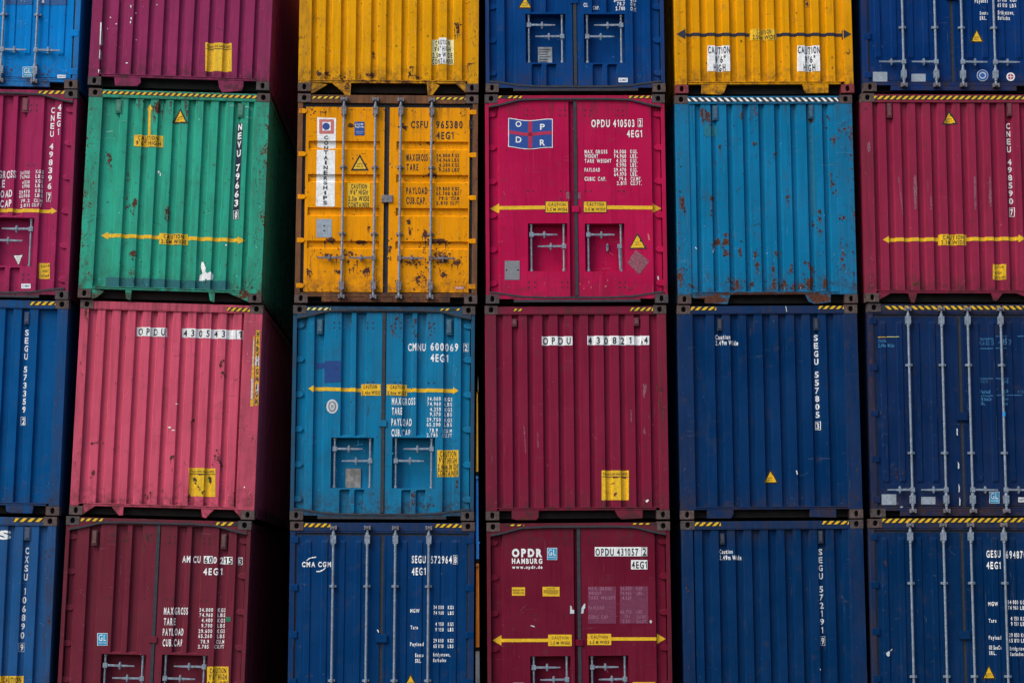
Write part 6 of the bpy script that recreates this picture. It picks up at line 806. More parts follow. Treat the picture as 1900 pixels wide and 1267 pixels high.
('certificate_sticker', [('p', [(.3422, .3429), (.4782, .3429), (.4733, .1857), (.3374, .1857)], 'white', 0), ('p', [(.3475, .3382), (.4726, .3382), (.468, .1905), (.343, .1904)], 'cyan', 1), ('t', 'GL', .3583, .2454, .4561, .2454, .0786, 'white', 2, .0), ('t', 'Certified', .3573, .214, .4551, .214, .0157, 'white', 2, .028)], None, None),
('faded_lettering',
[('p', [(-1.1177, 2.4376), (-.9931, 2.4378), (-.9933, 2.4303), (-1.1179, 2.4301)], 'yellow', 0), ('p', [(-.993, 2.4428), (-.8261, 2.4431), (-.8262, 2.4356), (-.9932, 2.4353)], 'paley', 0), ('t', 'Caution', -1.1095, 2.365, -.9949, 2.3652, .0426, 'fblue', 0, .028), ('t', '2.49m Wide', -1.111, 2.2975, -.8969, 2.2978, .045, 'fblue', 0, .028),
('p', [(.2705, 2.4197), (.4527, 2.42), (.4525, 2.4125), (.2703, 2.4122)], 'fblue', 0), ('p', [(.4912, 2.4527), (.641, 2.4529), (.6407, 2.4454), (.4909, 2.4451)], 'fblue', 0), ('p', [(.2665, 2.2845), (.4486, 2.2848), (.4484, 2.2773), (.2663, 2.277)], 'fblue', 0), ('p', [(.4862, 2.2899), (.6358, 2.2901), (.6356, 2.2826), (.4859, 2.2824)], 'fblue', 0),
('p', [(.2543, 1.875), (.4361, 1.8752), (.4358, 1.8677), (.2541, 1.8675)], 'fblue', 0), ('p', [(.4784, 1.8752), (.6477, 1.8754), (.6475, 1.868), (.4781, 1.8678)], 'fblue', 0), ('p', [(.2573, 1.6409), (.4289, 1.6411), (.4287, 1.6336), (.2571, 1.6334)], 'fblue', 0), ('p', [(.4714, 1.6486), (.8271, 1.649), (.8269, 1.6415), (.4712, 1.6411)], 'fblue', 0),
('p', [(.7908, 2.4531), (.8732, 2.4533), (.873, 2.4457), (.7905, 2.4456)], 'fblue', 0), ('t', 'GES 457', .2679, 2.3296, .712, 2.3303, .0726, 'navy5l', 0, .028), ('t', '45', .5799, 2.3351, .6373, 2.3352, .0851, 'faded', 0, .028), ('t', 'Payload', .2632, 1.6708, .3925, 1.6709, .0448, 'fblue', 0, .028),
('t', 'GE SeaCo', .2602, 1.5713, .4044, 1.5714, .0447, 'fblue', 0, .028), ('t', 'SRL.', .2584, 1.5116, .328, 1.5117, .0398, 'fblue', 0, .028), ('t', 'MGW', .2673, 1.8102, .3719, 1.8103, .0423, 'navy5l', 0, .028), ('t', '29', .5816, 1.6736, .6363, 1.6737, .0423, 'fblue', 0, .028), ('t', '840', .5809, 1.8106, .6407, 1.8106, .0423, 'fblue', 0, .028),
('t', 'Bri', .5785, 1.5741, .6332, 1.5742, .0423, 'fblue', 0, .028), ('t', 'Bar', .5766, 1.512, .6313, 1.512, .0422, 'fblue', 0, .028), ('t', '810', .7657, 1.6713, .8478, 1.6714, .0398, 'navy5l', 0, .028)],
None, None),
('data_plate', [('p', [(-1.1132, .3081), (-.9158, .3082), (-.9193, .1658), (-1.1166, .1658)], 'steel', 0)], None, None), ('data_plate', [('p', [(-.581, .2739), (-.3885, .2739), (-.3912, .1733), (-.5837, .1733)], 'steel', 0)], None, None),
('maker_label', [('p', [(.7304, .2668), (.8688, .2669), (.8667, .203), (.7283, .203)], 'white', 0), ('t', 'UNIT 45', .7387, .2177, .8573, .2177, .0319, 'navy', 1, .028)], None, None), ('blue_tape', [('p', [(.5387, 1.4126), (.5735, 1.4126), (.5716, 1.353), (.5368, 1.353)], 'tape', 0)], 'rod', None),
('white_scuff',
[('p', [(-.8264, .134), (-.8359, .1244), (-.8568, .122), (-.8734, .1287), (-.8731, .1393), (-.8562, .1459), (-.8354, .1436)], 'pale', 0), ('p', [(-.081, 1.1938), (-.0638, 1.1889), (-.0664, 1.0948), (-.081, 1.1072)], 'pale', 0), ('p', [(-.0762, .749), (-.0575, .712), (-.0592, .6504), (-.0766, .6504)], 'pale', 0),
('p', [(-.0747, .4534), (-.0588, .4042), (-.0631, .3428), (-.0758, .3305)], 'pale', 0), ('p', [(-.0701, .2691), (-.0539, .2323), (-.0584, .1586), (-.0734, .1537)], 'pale', 0)],
'post', None)],
'rods': [-.7057, -.2514, .1063, .5561],
'rustspots': [(-.8774, .5638, .062, .044, 1.0), (-.8626, .6623, .03, .099, .5), (-1.222, 2.2374, .03, 1.242, .7), (-.2237, .0728, 1.234, .049, .7), (-1.1892, 2.0377, .05, .05, .8), (-1.1906, 1.4407, .05, .05, .8)]},
(5, 3):{'kind': 'rods',
'col': 'navy5c',
'seed': 24,
'rustamt': .2,
'fg': .8,
'ridge': 1,
'guides': (2.04, .81),
'handle': .365,
'label': 'dark navy container numbered 694870 with lock rods, at bottom right corner',
'place': (6.4812, -.0311, .0161, -.0, -.0032, 2.504),
'decals': [('hazard_stripe',
[('p', [(-1.0937, 2.9041), (1.0341, 2.9152), (1.0319, 2.85), (-1.0952, 2.8391)], 'black', 0), ('p', [(-1.0643, 2.8991), (-1.0201, 2.8993), (-1.0803, 2.8443), (-1.0951, 2.8441)], 'yellow', 1), ('p', [(-.9758, 2.8995), (-.9315, 2.8998), (-.9918, 2.8448), (-1.0361, 2.8446)], 'yellow', 1), ('p', [(-.8872, 2.9), (-.843, 2.9002), (-.9033, 2.8453), (-.9476, 2.845)], 'yellow', 1),
('p', [(-.7987, 2.9005), (-.7544, 2.9007), (-.8147, 2.8457), (-.859, 2.8455)], 'yellow', 1), ('p', [(-.7101, 2.9009), (-.6658, 2.9011), (-.7262, 2.8462), (-.7705, 2.8459)], 'yellow', 1), ('p', [(-.6215, 2.9014), (-.5772, 2.9016), (-.6376, 2.8466), (-.6819, 2.8464)], 'yellow', 1),
('p', [(-.5329, 2.9018), (-.4886, 2.9021), (-.5491, 2.8471), (-.5934, 2.8468)], 'yellow', 1), ('p', [(-.4443, 2.9023), (-.4, 2.9025), (-.4605, 2.8475), (-.5048, 2.8473)], 'yellow', 1), ('p', [(-.3557, 2.9028), (-.3114, 2.903), (-.3719, 2.848), (-.4162, 2.8478)], 'yellow', 1), ('p', [(-.2671, 2.9032), (-.2228, 2.9034), (-.2833, 2.8484), (-.3276, 2.8482)], 'yellow', 1),
('p', [(-.1784, 2.9037), (-.1341, 2.9039), (-.1947, 2.8489), (-.239, 2.8487)], 'yellow', 1), ('p', [(-.0898, 2.9041), (-.0455, 2.9044), (-.1061, 2.8494), (-.1504, 2.8491)], 'yellow', 1), ('p', [(-.0011, 2.9046), (.0432, 2.9048), (-.0174, 2.8498), (-.0617, 2.8496)], 'yellow', 1), ('p', [(.0875, 2.9051), (.1319, 2.9053), (.0712, 2.8503), (.0269, 2.85)], 'yellow', 1),
('p', [(.1762, 2.9055), (.2206, 2.9057), (.1599, 2.8507), (.1155, 2.8505)], 'yellow', 1), ('p', [(.2649, 2.906), (.3092, 2.9062), (.2485, 2.8512), (.2042, 2.851)], 'yellow', 1), ('p', [(.3536, 2.9064), (.3979, 2.9067), (.3372, 2.8516), (.2929, 2.8514)], 'yellow', 1), ('p', [(.4423, 2.9069), (.4867, 2.9071), (.4259, 2.8521), (.3815, 2.8519)], 'yellow', 1),
('p', [(.531, 2.9073), (.5754, 2.9076), (.5146, 2.8525), (.4702, 2.8523)], 'yellow', 1), ('p', [(.6197, 2.9078), (.6641, 2.908), (.6033, 2.853), (.5589, 2.8528)], 'yellow', 1), ('p', [(.7085, 2.9083), (.7528, 2.9085), (.692, 2.8535), (.6476, 2.8532)], 'yellow', 1), ('p', [(.7972, 2.9087), (.8416, 2.909), (.7807, 2.8539), (.7363, 2.8537)], 'yellow', 1),
('p', [(.886, 2.9092), (.9304, 2.9094), (.8694, 2.8544), (.8251, 2.8541)], 'yellow', 1), ('p', [(.9747, 2.9096), (1.0191, 2.9099), (.9582, 2.8548), (.9138, 2.8546)], 'yellow', 1), ('p', [(1.034, 2.9101), (1.034, 2.9103), (1.0321, 2.8553), (1.0026, 2.8551)], 'yellow', 1)],
'top', None),
('container_number', [('t', 'GESU', .322, 2.3841, .5128, 2.384, .0926, 'white', 0, .028), ('t', '694870', .5835, 2.3728, .8605, 2.3727, .0964, 'white', 0, .028), ('t', '4EG1', .3192, 2.2323, .5099, 2.2322, .0925, 'white', 0, .028)], None, None),
('weight_table',
[('t', 'MGW', .3286, 1.7413, .4554, 1.7412, .0516, 'white', 0, .028), ('t', 'Tare', .3274, 1.5205, .4262, 1.5204, .0497, 'white', 0, .028), ('t', 'Payload', .3225, 1.2966, .4863, 1.2964, .0513, 'white', 0, .028), ('t', 'GE SeaCo', .3204, 1.1665, .4859, 1.1663, .0512, 'white', 0, .028), ('t', 'SRL.', .32, 1.095, .413, 1.0949, .0476, 'white', 0, .028),
('t', 'Bridgetown,', .599, 1.1533, .8353, 1.153, .0495, 'white', 0, .028), ('t', 'Barbados', .6005, 1.0819, .7772, 1.0817, .0476, 'white', 0, .028), ('t', '34 000', .5905, 1.765, .7286, 1.7649, .0498, 'white', 0, .028), ('t', '74 960', .5919, 1.6914, .7262, 1.6913, .0497, 'white', 0, .028), ('t', '4 150', .6209, 1.5478, .7271, 1.5478, .0497, 'white', 0, .028),
('t', '9 150', .6224, 1.478, .7249, 1.4779, .0496, 'white', 0, .028), ('t', '29 850', .5954, 1.3311, .7294, 1.331, .0496, 'white', 0, .028), ('t', '65 810', .593, 1.2578, .7271, 1.2576, .0495, 'white', 0, .028), ('t', 'KGS', .7584, 1.7631, .8405, 1.763, .0497, 'white', 0, .028), ('t', 'LBS', .756, 1.6894, .8381, 1.6893, .0497, 'white', 0, .028),
('t', 'KGS', .7551, 1.5459, .8371, 1.5458, .0496, 'white', 0, .028), ('t', 'LBS', .7528, 1.476, .8348, 1.476, .0497, 'white', 0, .028), ('t', 'KGS', .7555, 1.3291, .8374, 1.3291, .0496, 'white', 0, .028), ('t', 'LBS', .7531, 1.2558, .835, 1.2557, .0495, 'white', 0, .028)],
None, None),
('danger_triangle', [('p', [(.3124, .967), (.4068, .7733), (.2063, .7735)], 'black', 0), ('p', [(.3113, .9311), (.3763, .7912), (.2378, .7914)], 'yellow', 1), ('t', 'SUPER', .2764, .8385, .3406, .8384, .0138, 'black', 2, .028), ('t', 'HEAVY', .2716, .8109, .3438, .8108, .0138, 'black', 2, .028)], None, None),
('white_scuff', [('p', [(-1.058, 1.1186), (-1.0276, 1.146), (-1.0093, 1.1368), (-1.0142, 1.0856), (-1.0332, 1.071), (-1.0549, 1.093)], 'pale', 0), ('p', [(-1.0091, 1.146), (-.9767, 1.1771), (-.9713, 1.1697), (-.9961, 1.1441)], 'pale', 0)], 'wall', None)],
'rods': [-.7053, -.2592, .1087, .5553],
'rustspots': [(-1.0421, 2.3235, .041, .026, .9), (-1.2604, 1.7609, .019, .916, .6), (.7403, 2.824, .023, .015, .8)]},
}

# ------------------------------------------------------------------ camera, sky, light, exposure
scn=bpy.context.scene; COL=scn.collection
f,pi_,ro,ya,cz,D=CAM
cy,sy,cp,sp,cr,sr=math.cos(ya),math.sin(ya),math.cos(pi_),math.sin(pi_),math.cos(ro),math.sin(ro)
fw=Vector((sy*cp,cy*cp,sp)); r0=Vector((cy,-sy,0)); u0=r0.cross(fw)
R=r0*cr+u0*sr; U=-r0*sr+u0*cr
cam=bpy.data.cameras.new('camera'); cam.sensor_width=36; cam.lens=f/1900*36; cam.clip_end=2000
co=bpy.data.objects.new('camera',cam); COL.objects.link(co); scn.camera=co
M=Matrix((R,U,-fw)).transposed().to_4x4(); M.translation=Vector((0,-D,cz)); co.matrix_world=M
world=bpy.data.worlds.new('World'); scn.world=world; world.use_nodes=True
wn=world.node_tree; bg=wn.nodes['Background']
sky=wn.nodes.new('ShaderNodeTexSky'); sky.sky_type='NISHITA'; sky.sun_disc=False
SUN_EL,SUN_ROT=math.radians(46),math.radians(234)
sky.sun_elevation=SUN_EL; sky.sun_rotation=SUN_ROT; sky.air_density=1.4; sky.dust_density=4.0; sky.ozone_density=2.0
wn.links.new(sky.outputs[0],bg.inputs[0]); bg.inputs[1].default_value=.15
sun=bpy.data.lights.new('sun','SUN'); sun.energy=1.4; sun.angle=math.radians(30); sun.color=(1,.96,.9)
so=bpy.data.objects.new('sun',sun); COL.objects.link(so)
sd=Vector((math.sin(SUN_ROT)*math.cos(SUN_EL),math.cos(SUN_ROT)*math.cos(SUN_EL),math.sin(SUN_EL)))
so.rotation_euler=sd.to_track_quat('Z','Y').to_euler(); so.location=sd*60
scn.view_settings.view_transform='Standard'; scn.view_settings.look='None'; scn.view_settings.exposure=.46; scn.view_settings.gamma=1
scn.cycles.max_bounces=6; scn.cycles.diffuse_bounces=3; scn.cycles.glossy_bounces=2; scn.cycles.transparent_max_bounces=8
# ------------------------------------------------------------------ materials
def srgb(r,g,b): return tuple((v/255/12.92 if v/255<=.04045 else ((v/255+.055)/1.055)**2.4) for v in (r,g,b))
class NT:
    def __init__(s,name):
        s.m=bpy.data.materials.new(name); s.m.use_nodes=True; s.t=s.m.node_tree; s.b=s.t.nodes['Principled BSDF']; s.out=s.t.nodes['Material Output']
        s.tc=s.t.nodes.new('ShaderNodeTexCoord')
    def n(s,ty,**k):
        x=s.t.nodes.new(ty)
        for a,b in k.items(): setattr(x,a,b)
        return x
    def l(s,a,b): s.t.links.new(a,b)
    def mapp(s,scale=(1,1,1),loc=(0,0,0)):
        x=s.n('ShaderNodeMapping'); x.inputs['Scale'].default_value=scale; x.inputs['Location'].default_value=loc; s.l(s.tc.outputs['Object'],x.inputs['Vector']); return x.outputs[0]
    def noise(s,v,scale,detail=4,rough=.5,dist=0):
        x=s.n('ShaderNodeTexNoise'); s.l(v,x.inputs['Vector'])
        for k,val in (('Scale',scale),('Detail',detail),('Roughness',rough),('Distortion',dist)): x.inputs[k].default_value=val
        return x.outputs[0]
    def math(s,op,a,b=None,c=None,clamp=False):
        x=s.n('ShaderNodeMath',operation=op); x.use_clamp=clamp
        for i,v in enumerate((a,b,c)):
            if v is None: continue
            if isinstance(v,(int,float)): x.inputs[i].default_value=v
            else: s.l(v,x.inputs[i])
        return x.outputs[0]
    def step(s,v,a,b,o0=0,o1=1):
        x=s.n('ShaderNodeMapRange'); x.interpolation_type='SMOOTHSTEP'; s.l(v,x.inputs[0])
        for i,q in enumerate((a,b,o0,o1)): x.inputs[i+1].default_value=q
        return x.outputs[0]
    def mix(s,fac,a,b):
        x=s.n('ShaderNodeMix',data_type='RGBA')
        if isinstance(fac,(int,float)): x.inputs[0].default_value=fac
        else: s.l(fac,x.inputs[0])
        for i,v in ((6,a),(7,b)):
            if isinstance(v,tuple): x.inputs[i].default_value=(*v[:3],1)
            else: s.l(v,x.inputs[i])
        return x.outputs[2]
    def bump(s,h,strength,dist=.01,prev=None):
        x=s.n('ShaderNodeBump'); x.inputs['Strength'].default_value=strength; x.inputs['Distance'].default_value=dist; s.l(h,x.inputs['Height'])
        if prev is not None: s.l(prev,x.inputs['Normal'])
        return x.outputs[0]
def paint(name,col,seed=0,rust=.2,spots=(),rough=.5,grime=0):
    q=NT(name); off=(seed*3.7,seed*1.3,seed*5.1)
    base=q.mapp((1,1,1),off)
    big=q.noise(base,1.1,5,.6); med=q.noise(base,6,5,.6)
    streak=q.noise(q.mapp((14,14,.7),off),1.6,4,.65)
    fine=q.noise(base,70,3,.6)
    light=tuple(min(1,c*1.16+.003) for c in col); dark=tuple(c*.70 for c in col)
    c=q.mix(q.step(big,.35,.7),col,light)
    c=q.mix(q.step(streak,.47,.74,0,.65),c,dark)
    c=q.mix(q.step(med,.56,.75,0,.25),c,(.055,.045,.04))
    if grime: c=q.mix(q.step(q.noise(q.mapp((5,5,1.2),(off[2],off[1],off[0])),1.4,7,.7),.36,.66,grime*.25,grime),c,tuple(v*.25+w for v,w in zip(col,(.036,.025,.024))))
    # worn lower part of panels and run-off grime under the top rail
    sep=q.n('ShaderNodeSeparateXYZ'); q.l(q.tc.outputs['Object'],sep.inputs[0]); X,Z=sep.outputs[0],sep.outputs[2]
    low=q.math('MULTIPLY',q.step(Z,.05,.55,1,0),q.step(q.noise(base,9,6,.7),.38,.68))
    c=q.mix(q.math('MULTIPLY',low,.5 if not grime else .85),c,(.04,.027,.024))
    top=q.math('MULTIPLY',q.step(Z,2.45,2.8,0,1),q.step(streak,.42,.66))
    c=q.mix(q.math('MULTIPLY',top,.42),c,(.05,.036,.032))
    # scratches: thin scraped lines, mostly vertical, some slanting
    s1=q.step(q.noise(q.mapp((38,38,1.3),(off[0]+9,off[1],off[2])),1.5,3,.55),.695,.72)
    mp=q.n('ShaderNodeMapping'); mp.inputs['Scale'].default_value=(1.6,1.6,34); mp.inputs['Rotation'].default_value=(0,.35,0); mp.inputs['Location'].default_value=off; q.l(q.tc.outputs['Object'],mp.inputs['Vector'])
    s2=q.step(q.noise(mp.outputs[0],1.6,3,.55),.70,.725)
    sc=q.math('MULTIPLY',q.math('MAXIMUM',s1,s2),.25+rust*.55,clamp=True)
    scc=q.mix(q.step(big,.45,.55),tuple(v*.55+.13 for v in col),(.07,.04,.035))
    c=q.mix(sc,c,scc)
    # rust: noise threshold raised by measured blotches and by the edges
    edge=q.math('MAXIMUM',q.step(Z,.02,.2,.09,0),q.step(Z,2.72,2.86,0,.05))
    edge=q.math('ADD',edge,q.step(q.math('ABSOLUTE',X),1.13,1.24,0,.06*rust+.015))
    tot=q.math('MULTIPLY',edge,.35+rust)
    warp=q.step(q.noise(base,17,6,.75,.6),.30,.70,.25,2.6)
    for (u,z,rx,rz,s) in spots:
        a=q.math('MULTIPLY',q.math('SUBTRACT',X,u),1/max(rx,.01)); b=q.math('MULTIPLY',q.math('SUBTRACT',Z,z),1/max(rz,.01))
        d=q.math('MULTIPLY',q.math('ADD',q.math('MULTIPLY',a,a),q.math('MULTIPLY',b,b)),warp)
        tot=q.math('MAXIMUM',tot,q.math('MULTIPLY',q.math('SUBTRACT',1.35,d,clamp=True),.19*s)) if s>=.0 else tot
    rn=q.noise(q.mapp((1,1,1),(off[1],off[0],off[2])),13,8,.72,.4)
    rn2=q.noise(base,3.3,6,.65)
    rn3=q.noise(base,34,6,.7)
    v=q.math('ADD',q.math('ADD',q.math('ADD',q.math('MULTIPLY',rn,.75),q.math('MULTIPLY',rn2,.25)),q.math('MULTIPLY',q.math('SUBTRACT',rn3,.5),.5)),tot)
    th=.725-.065*rust
    rm=q.step(v,th,th+.025)
    halo=q.step(v,th-.06,th,0,.35)
    c=q.mix(halo,c,tuple(v*.45+w*.55 for v,w in zip(col,(.12,.045,.02))))
    rc=q.mix(q.step(fine,.35,.65),(.045,.018,.014),(.13,.05,.03))
    c=q.mix(rm,c,rc)
    chips=q.n('ShaderNodeTexVoronoi'); q.l(base,chips.inputs['Vector']); chips.inputs['Scale'].default_value=11; chips.inputs['Randomness'].default_value=1
    cm=q.math('MULTIPLY',q.math('LESS_THAN',chips.outputs['Distance'],.055+.05*rust),q.step(rn2,.52,.60))
    c=q.mix(q.math('MULTIPLY',cm,.8),c,(.06,.03,.028))
    q.l(c,q.b.inputs['Base Color'])
    rr=q.math('ADD',q.step(med,.3,.7,rough-.06,rough+.12),q.math('MULTIPLY',rm,.25)); q.l(rr,q.b.inputs['Roughness'])
    q.b.inputs['Specular IOR Level'].default_value=.04
    n1=q.bump(q.noise(base,2.6,3,.5),.28,.03); n2=q.bump(v,.35,.004,n1); q.l(n2,q.b.inputs['Normal'])
    return q.m
def plain(name,col,var=.25,scale=25,rough=.6,metal=0,flake=0,dirt=(.05,.04,.035),dirta=.3,bumps=.1):
    q=NT(name); b=q.mapp(); n=q.noise(b,scale,5,.65)
    c=q.mix(q.step(n,.35,.7),tuple(v*(1-var) for v in col),tuple(min(1,v*(1+var*.3)) for v in col))
    c=q.mix(q.step(q.noise(b,scale*.3,6,.7),.5,.72,0,dirta),c,dirt)
    q.l(c,q.b.inputs['Base Color']); q.b.inputs['Roughness'].default_value=rough; q.b.inputs['Metallic'].default_value=metal
    q.b.inputs['Specular IOR Level'].default_value=.35
    if bumps: q.l(q.bump(n,bumps,.003),q.b.inputs['Normal'])
    if flake:
        a=q.step(q.noise(q.mapp((1,1,1),(3,7,1)),48,6,.75),.66-.05*flake,.68-.05*flake,1,0)
        q.l(a,q.b.inputs['Alpha'])
    return q.m
def L(r,g,b,k=1.0):   # display colour in the photo -> surface colour
    return tuple(min(.85,v*k/EXPO) for v in srgb(r,g,b))
EXPO=.91
PAINT={'blue0':(1,114.4,187.4),'magenta1':(144,37,80),'navy2a':(1,69.2,122.2),'navy3a':(23.1,76.2,127.4),
'magenta0':(132,41.3,85.1),'green':(40,152,128),'pink':(184.4,75.3,99.7),'dred3':(101,33,50),
'yellow0':(205.6,145.1,2.4),'yellow1':(213.1,137.5,1),'cyan2':(1,108,150),'navy3b':(1,46.8,92.3),
'navy0':(1,54.4,110.8),'crimson':(160,16,66),'dred2':(115.7,24.2,53.2),'dred3b':(94,18,40),
'yellow4':(203,139.8,1),'blue1':(2,104,147),'navy4a':(1,41.5,83.7),'navy4b':(1,40.3,80.2),
'navy5a':(1,42.3,95.5),'dred1':(129.8,32.6,62.4),'navy5b':(1,34.1,75.1),'navy5c':(1,37.4,76.1)}
DEC={'white':(.84,.86,.88),'pale':(.55,.60,.66),'paley':(.72,.66,.22),'paley2':(.80,.74,.42),'yellow':(.78,.47,.012),'black':(.018,.018,.02),'nblack':(.012,.016,.035),'navy':(.01,.04,.12),
'navyb':(.006,.014,.04),'cyan':(.02,.30,.55),'lblue':(.01,.06,.30),'royal':(.002,.045,.21),'pblue':(.25,.35,.6),'cblue':(.015,.10,.38),'flagr':(.42,.015,.07),'rosy':(.55,.16,.15),
'grey':(.2,.2,.2),'steel':(.29,.35,.42),'steel2':(.20,.215,.24),'dark':(.02,.014,.018),'soot':(.05,.035,.012),'teal':(.004,.12,.14),'ywear':(.72,.44,.02),'wwear':(.6,.6,.62),'teal2':(.005,.16,.24),'greenl':(.2,.5,.38),
'greenp':(.005,.16,.09),'faded':(.12,.3,.5),'fblue':(.05,.24,.5),'navy5l':(.012,.09,.22),'residue':(.27,.10,.14),'fpink':(.34,.13,.22),'panelr':(.165,.03,.075),'dredx':(.16,.02,.03),
'rustmark':(.045,.018,.014),'rustmark2':(.12,.045,.022),'blue0d':(.003,.08,.28),'blue1d':(.003,.14,.27),'tape':(.01,.3,.8)}
_dm={}
def dmat(c):
    if c not in _dm:
        _dm[c]=plain('marking_'+c,DEC[c],.18,30,.55,flake=(.15 if c=='black' else .5 if c in ('yellow','white') else 2.4 if c in ('ywear','wwear') else 1.6 if c in ('faded','fblue','panelr','fpink','navy5l','teal2','blue1d','residue') else .3)*(1.6 if c=='residue' else 1)*(.35 if c=='white' else 1),dirta=.2,bumps=0)
    return _dm[c]
m_cast=[plain('rusty_casting_%d'%i,c,.4,18,.75,dirt=(.05,.022,.016),dirta=.75,bumps=.5) for i,c in enumerate(((.085,.056,.054),(.10,.068,.064),(.07,.056,.060)))]
m_castred=plain('red_casting',(.22,.03,.04),.4,18,.7,dirt=(.05,.025,.02),dirta=.7,bumps=.4)
m_hole=plain('casting_hollow',(.008,.007,.008),.2,10,.9,bumps=0)
m_rubber=plain('rubber_seal',(.028,.033,.046),.3,20,.7,dirta=.4,dirt=(.06,.045,.04))
m_galv=plain('galvanised_steel',(.24,.30,.385),.35,30,.45,metal=.2,dirt=(.10,.07,.06),dirta=.55,bumps=.2)
m_rustrod=plain('tarnished_steel',(.20,.19,.22),.4,30,.5,metal=.3,dirt=(.09,.045,.03),dirta=.8,bumps=.3)
m_under=plain('underframe_steel',(.018,.015,.016),.3,8,.85,bumps=.2)
m_ground=None
# ------------------------------------------------------------------ mesh helpers
class MB:
    def __init__(s): s.v=[];s.f=[];s.mi=[]
    def add(s,vs,fs,mi=0):
        o=len(s.v); s.v+=vs; s.f+=[tuple(i+o for i in q) for q in fs]; s.mi+=[mi]*len(fs)
    def box(s,x0,x1,y0,y1,z0,z1,mi=0):
        if x0>x1: x0,x1=x1,x0
        s.add([(x0,y0,z0),(x1,y0,z0),(x1,y1,z0),(x0,y1,z0),(x0,y0,z1),(x1,y0,z1),(x1,y1,z1),(x0,y1,z1)],[(0,3,2,1),(4,5,6,7),(0,1,5,4),(1,2,6,5),(2,3,7,6),(3,0,4,7)],mi)
    def prism(s,pts,y0,y1,mi=0):   # polygon in x,z extruded in y
        a=sum(p[0]*q[1]-q[0]*p[1] for p,q in zip(pts,pts[1:]+pts[:1]))
        if a<0: pts=pts[::-1]
        n=len(pts); tr=tessellate_polygon([[Vector((p[0],p[1],0)) for p in pts]])
        vs=[(p[0],y0,p[1]) for p in pts]+[(p[0],y1,p[1]) for p in pts]; fs=[]
        for t in tr:
            A,B,C_=[pts[i] for i in t]
            if (B[0]-A[0])*(C_[1]-A[1])-(C_[0]-A[0])*(B[1]-A[1])<0: t=t[::-1]
            fs.append(tuple(t)); fs.append(tuple(i+n for i in t[::-1]))
        fs+=[(i,i+n,(i+1)%n+n,(i+1)%n) for i in range(n)]
        s.add(vs,fs,mi)
    def cyl(s,a,b,r,n=10,mi=0,r2=None,cap=True):
        a,b=Vector(a),Vector(b); d=(b-a).normalized(); t=Vector((1,0,0)) if abs(d.x)<.9 else Vector((0,1,0))
        p=d.cross(t).normalized(); q=d.cross(p); r2=r if r2 is None else r2; vs=[]
        for c,rr in ((a,r),(b,r2)): vs+=[tuple(c+(p*math.cos(6.28318*i/n)+q*math.sin(6.28318*i/n))*rr) for i in range(n)]
        fs=[(i,(i+1)%n,(i+1)%n+n,i+n) for i in range(n)]
        if cap: fs+=[tuple(range(n))[::-1],tuple(range(n,2*n))]
        s.add(vs,fs,mi)
    def build(s,name,mats,parent,bevel=0,smooth=False,seg=2):
        me=bpy.data.meshes.new(name); me.from_pydata(s.v,[],s.f)
        mats=mats if isinstance(mats,(list,tuple)) else [mats]
        for m in mats: me.materials.append(m)
        if len(mats)>1: me.polygons.foreach_set('material_index',s.mi)
        if smooth: me.polygons.foreach_set('use_smooth',[True]*len(me.polygons))
        me.update(); o=bpy.data.objects.new(name,me); COL.objects.link(o); o.parent=parent
        if bevel:
            b=o.modifiers.new('bevel','BEVEL'); b.width=bevel; b.segments=seg; b.limit_method='ANGLE'; b.angle_limit=.6
        return o
# ------------------------------------------------------------------ lettering
_gl={}
def glyph(ch,bold):
    k=(ch,bold)
    if ch=='1' and k not in _gl:
        Hh=glyph('H',bold)[5]; b=bold*.6
        _gl[k]=([(.20-b,0),(.31+b,0),(.31+b,Hh),(.20-b,Hh),(.02,Hh*.80),(.02,Hh*.68),(.20,Hh*.80)],[(0,1,2),(0,2,3),(4,5,6),(4,6,3)],.02,.31+b,0,Hh)
    if k not in _gl:
        c=bpy.data.curves.new('glyph','FONT'); c.body=ch; c.size=1; c.resolution_u=3; c.offset=bold
        o=bpy.data.objects.new('glyph',c); COL.objects.link(o); bpy.context.view_layer.update()
        me=bpy.data.meshes.new_from_object(o.evaluated_get(bpy.context.evaluated_depsgraph_get()))
        me.calc_loop_triangles(); vs=[(v.co.x,v.co.y) for v in me.vertices]; tr=[tuple(t.vertices) for t in me.loop_triangles]
        xs=[v[0] for v in vs] or [0]; ys=[v[1] for v in vs] or [0]
        _gl[k]=(vs,tr,min(xs),max(xs),min(ys),max(ys))
        bpy.data.objects.remove(o); bpy.data.curves.remove(c); bpy.data.meshes.remove(me)
    return _gl[k]
def clip(poly,a,v0,v1):
    def half(p,sgn,v):
        out=[]
        for i in range(len(p)):
            A,B=p[i],p[(i+1)%len(p)]; da=(A[a]-v)*sgn; db=(B[a]-v)*sgn
            if da>=0: out.append(A)
            if (da>0 and db<0) or (da<0 and db>0):
                t=da/(da-db); out.append((A[0]+(B[0]-A[0])*t,A[1]+(B[1]-A[1])*t))
        return out
    p=poly
    if v0 is not None: p=half(p,1,v0)
    if v1 is not None and len(p)>2: p=half(p,-1,v1)
    return p if len(p)>2 else None
def slabs(polys,a,br):
    if not br: return polys
    out=[]
    for p in polys:
        lo=min(q[a] for q in p); hi=max(q[a] for q in p)
        cuts=[b for b in br if lo+1e-6<b<hi-1e-6]; e=[None]+cuts+[None]
        for i in range(len(e)-1):
            c=clip(p,a,e[i],e[i+1])
            if c: out.append(c)
    return out
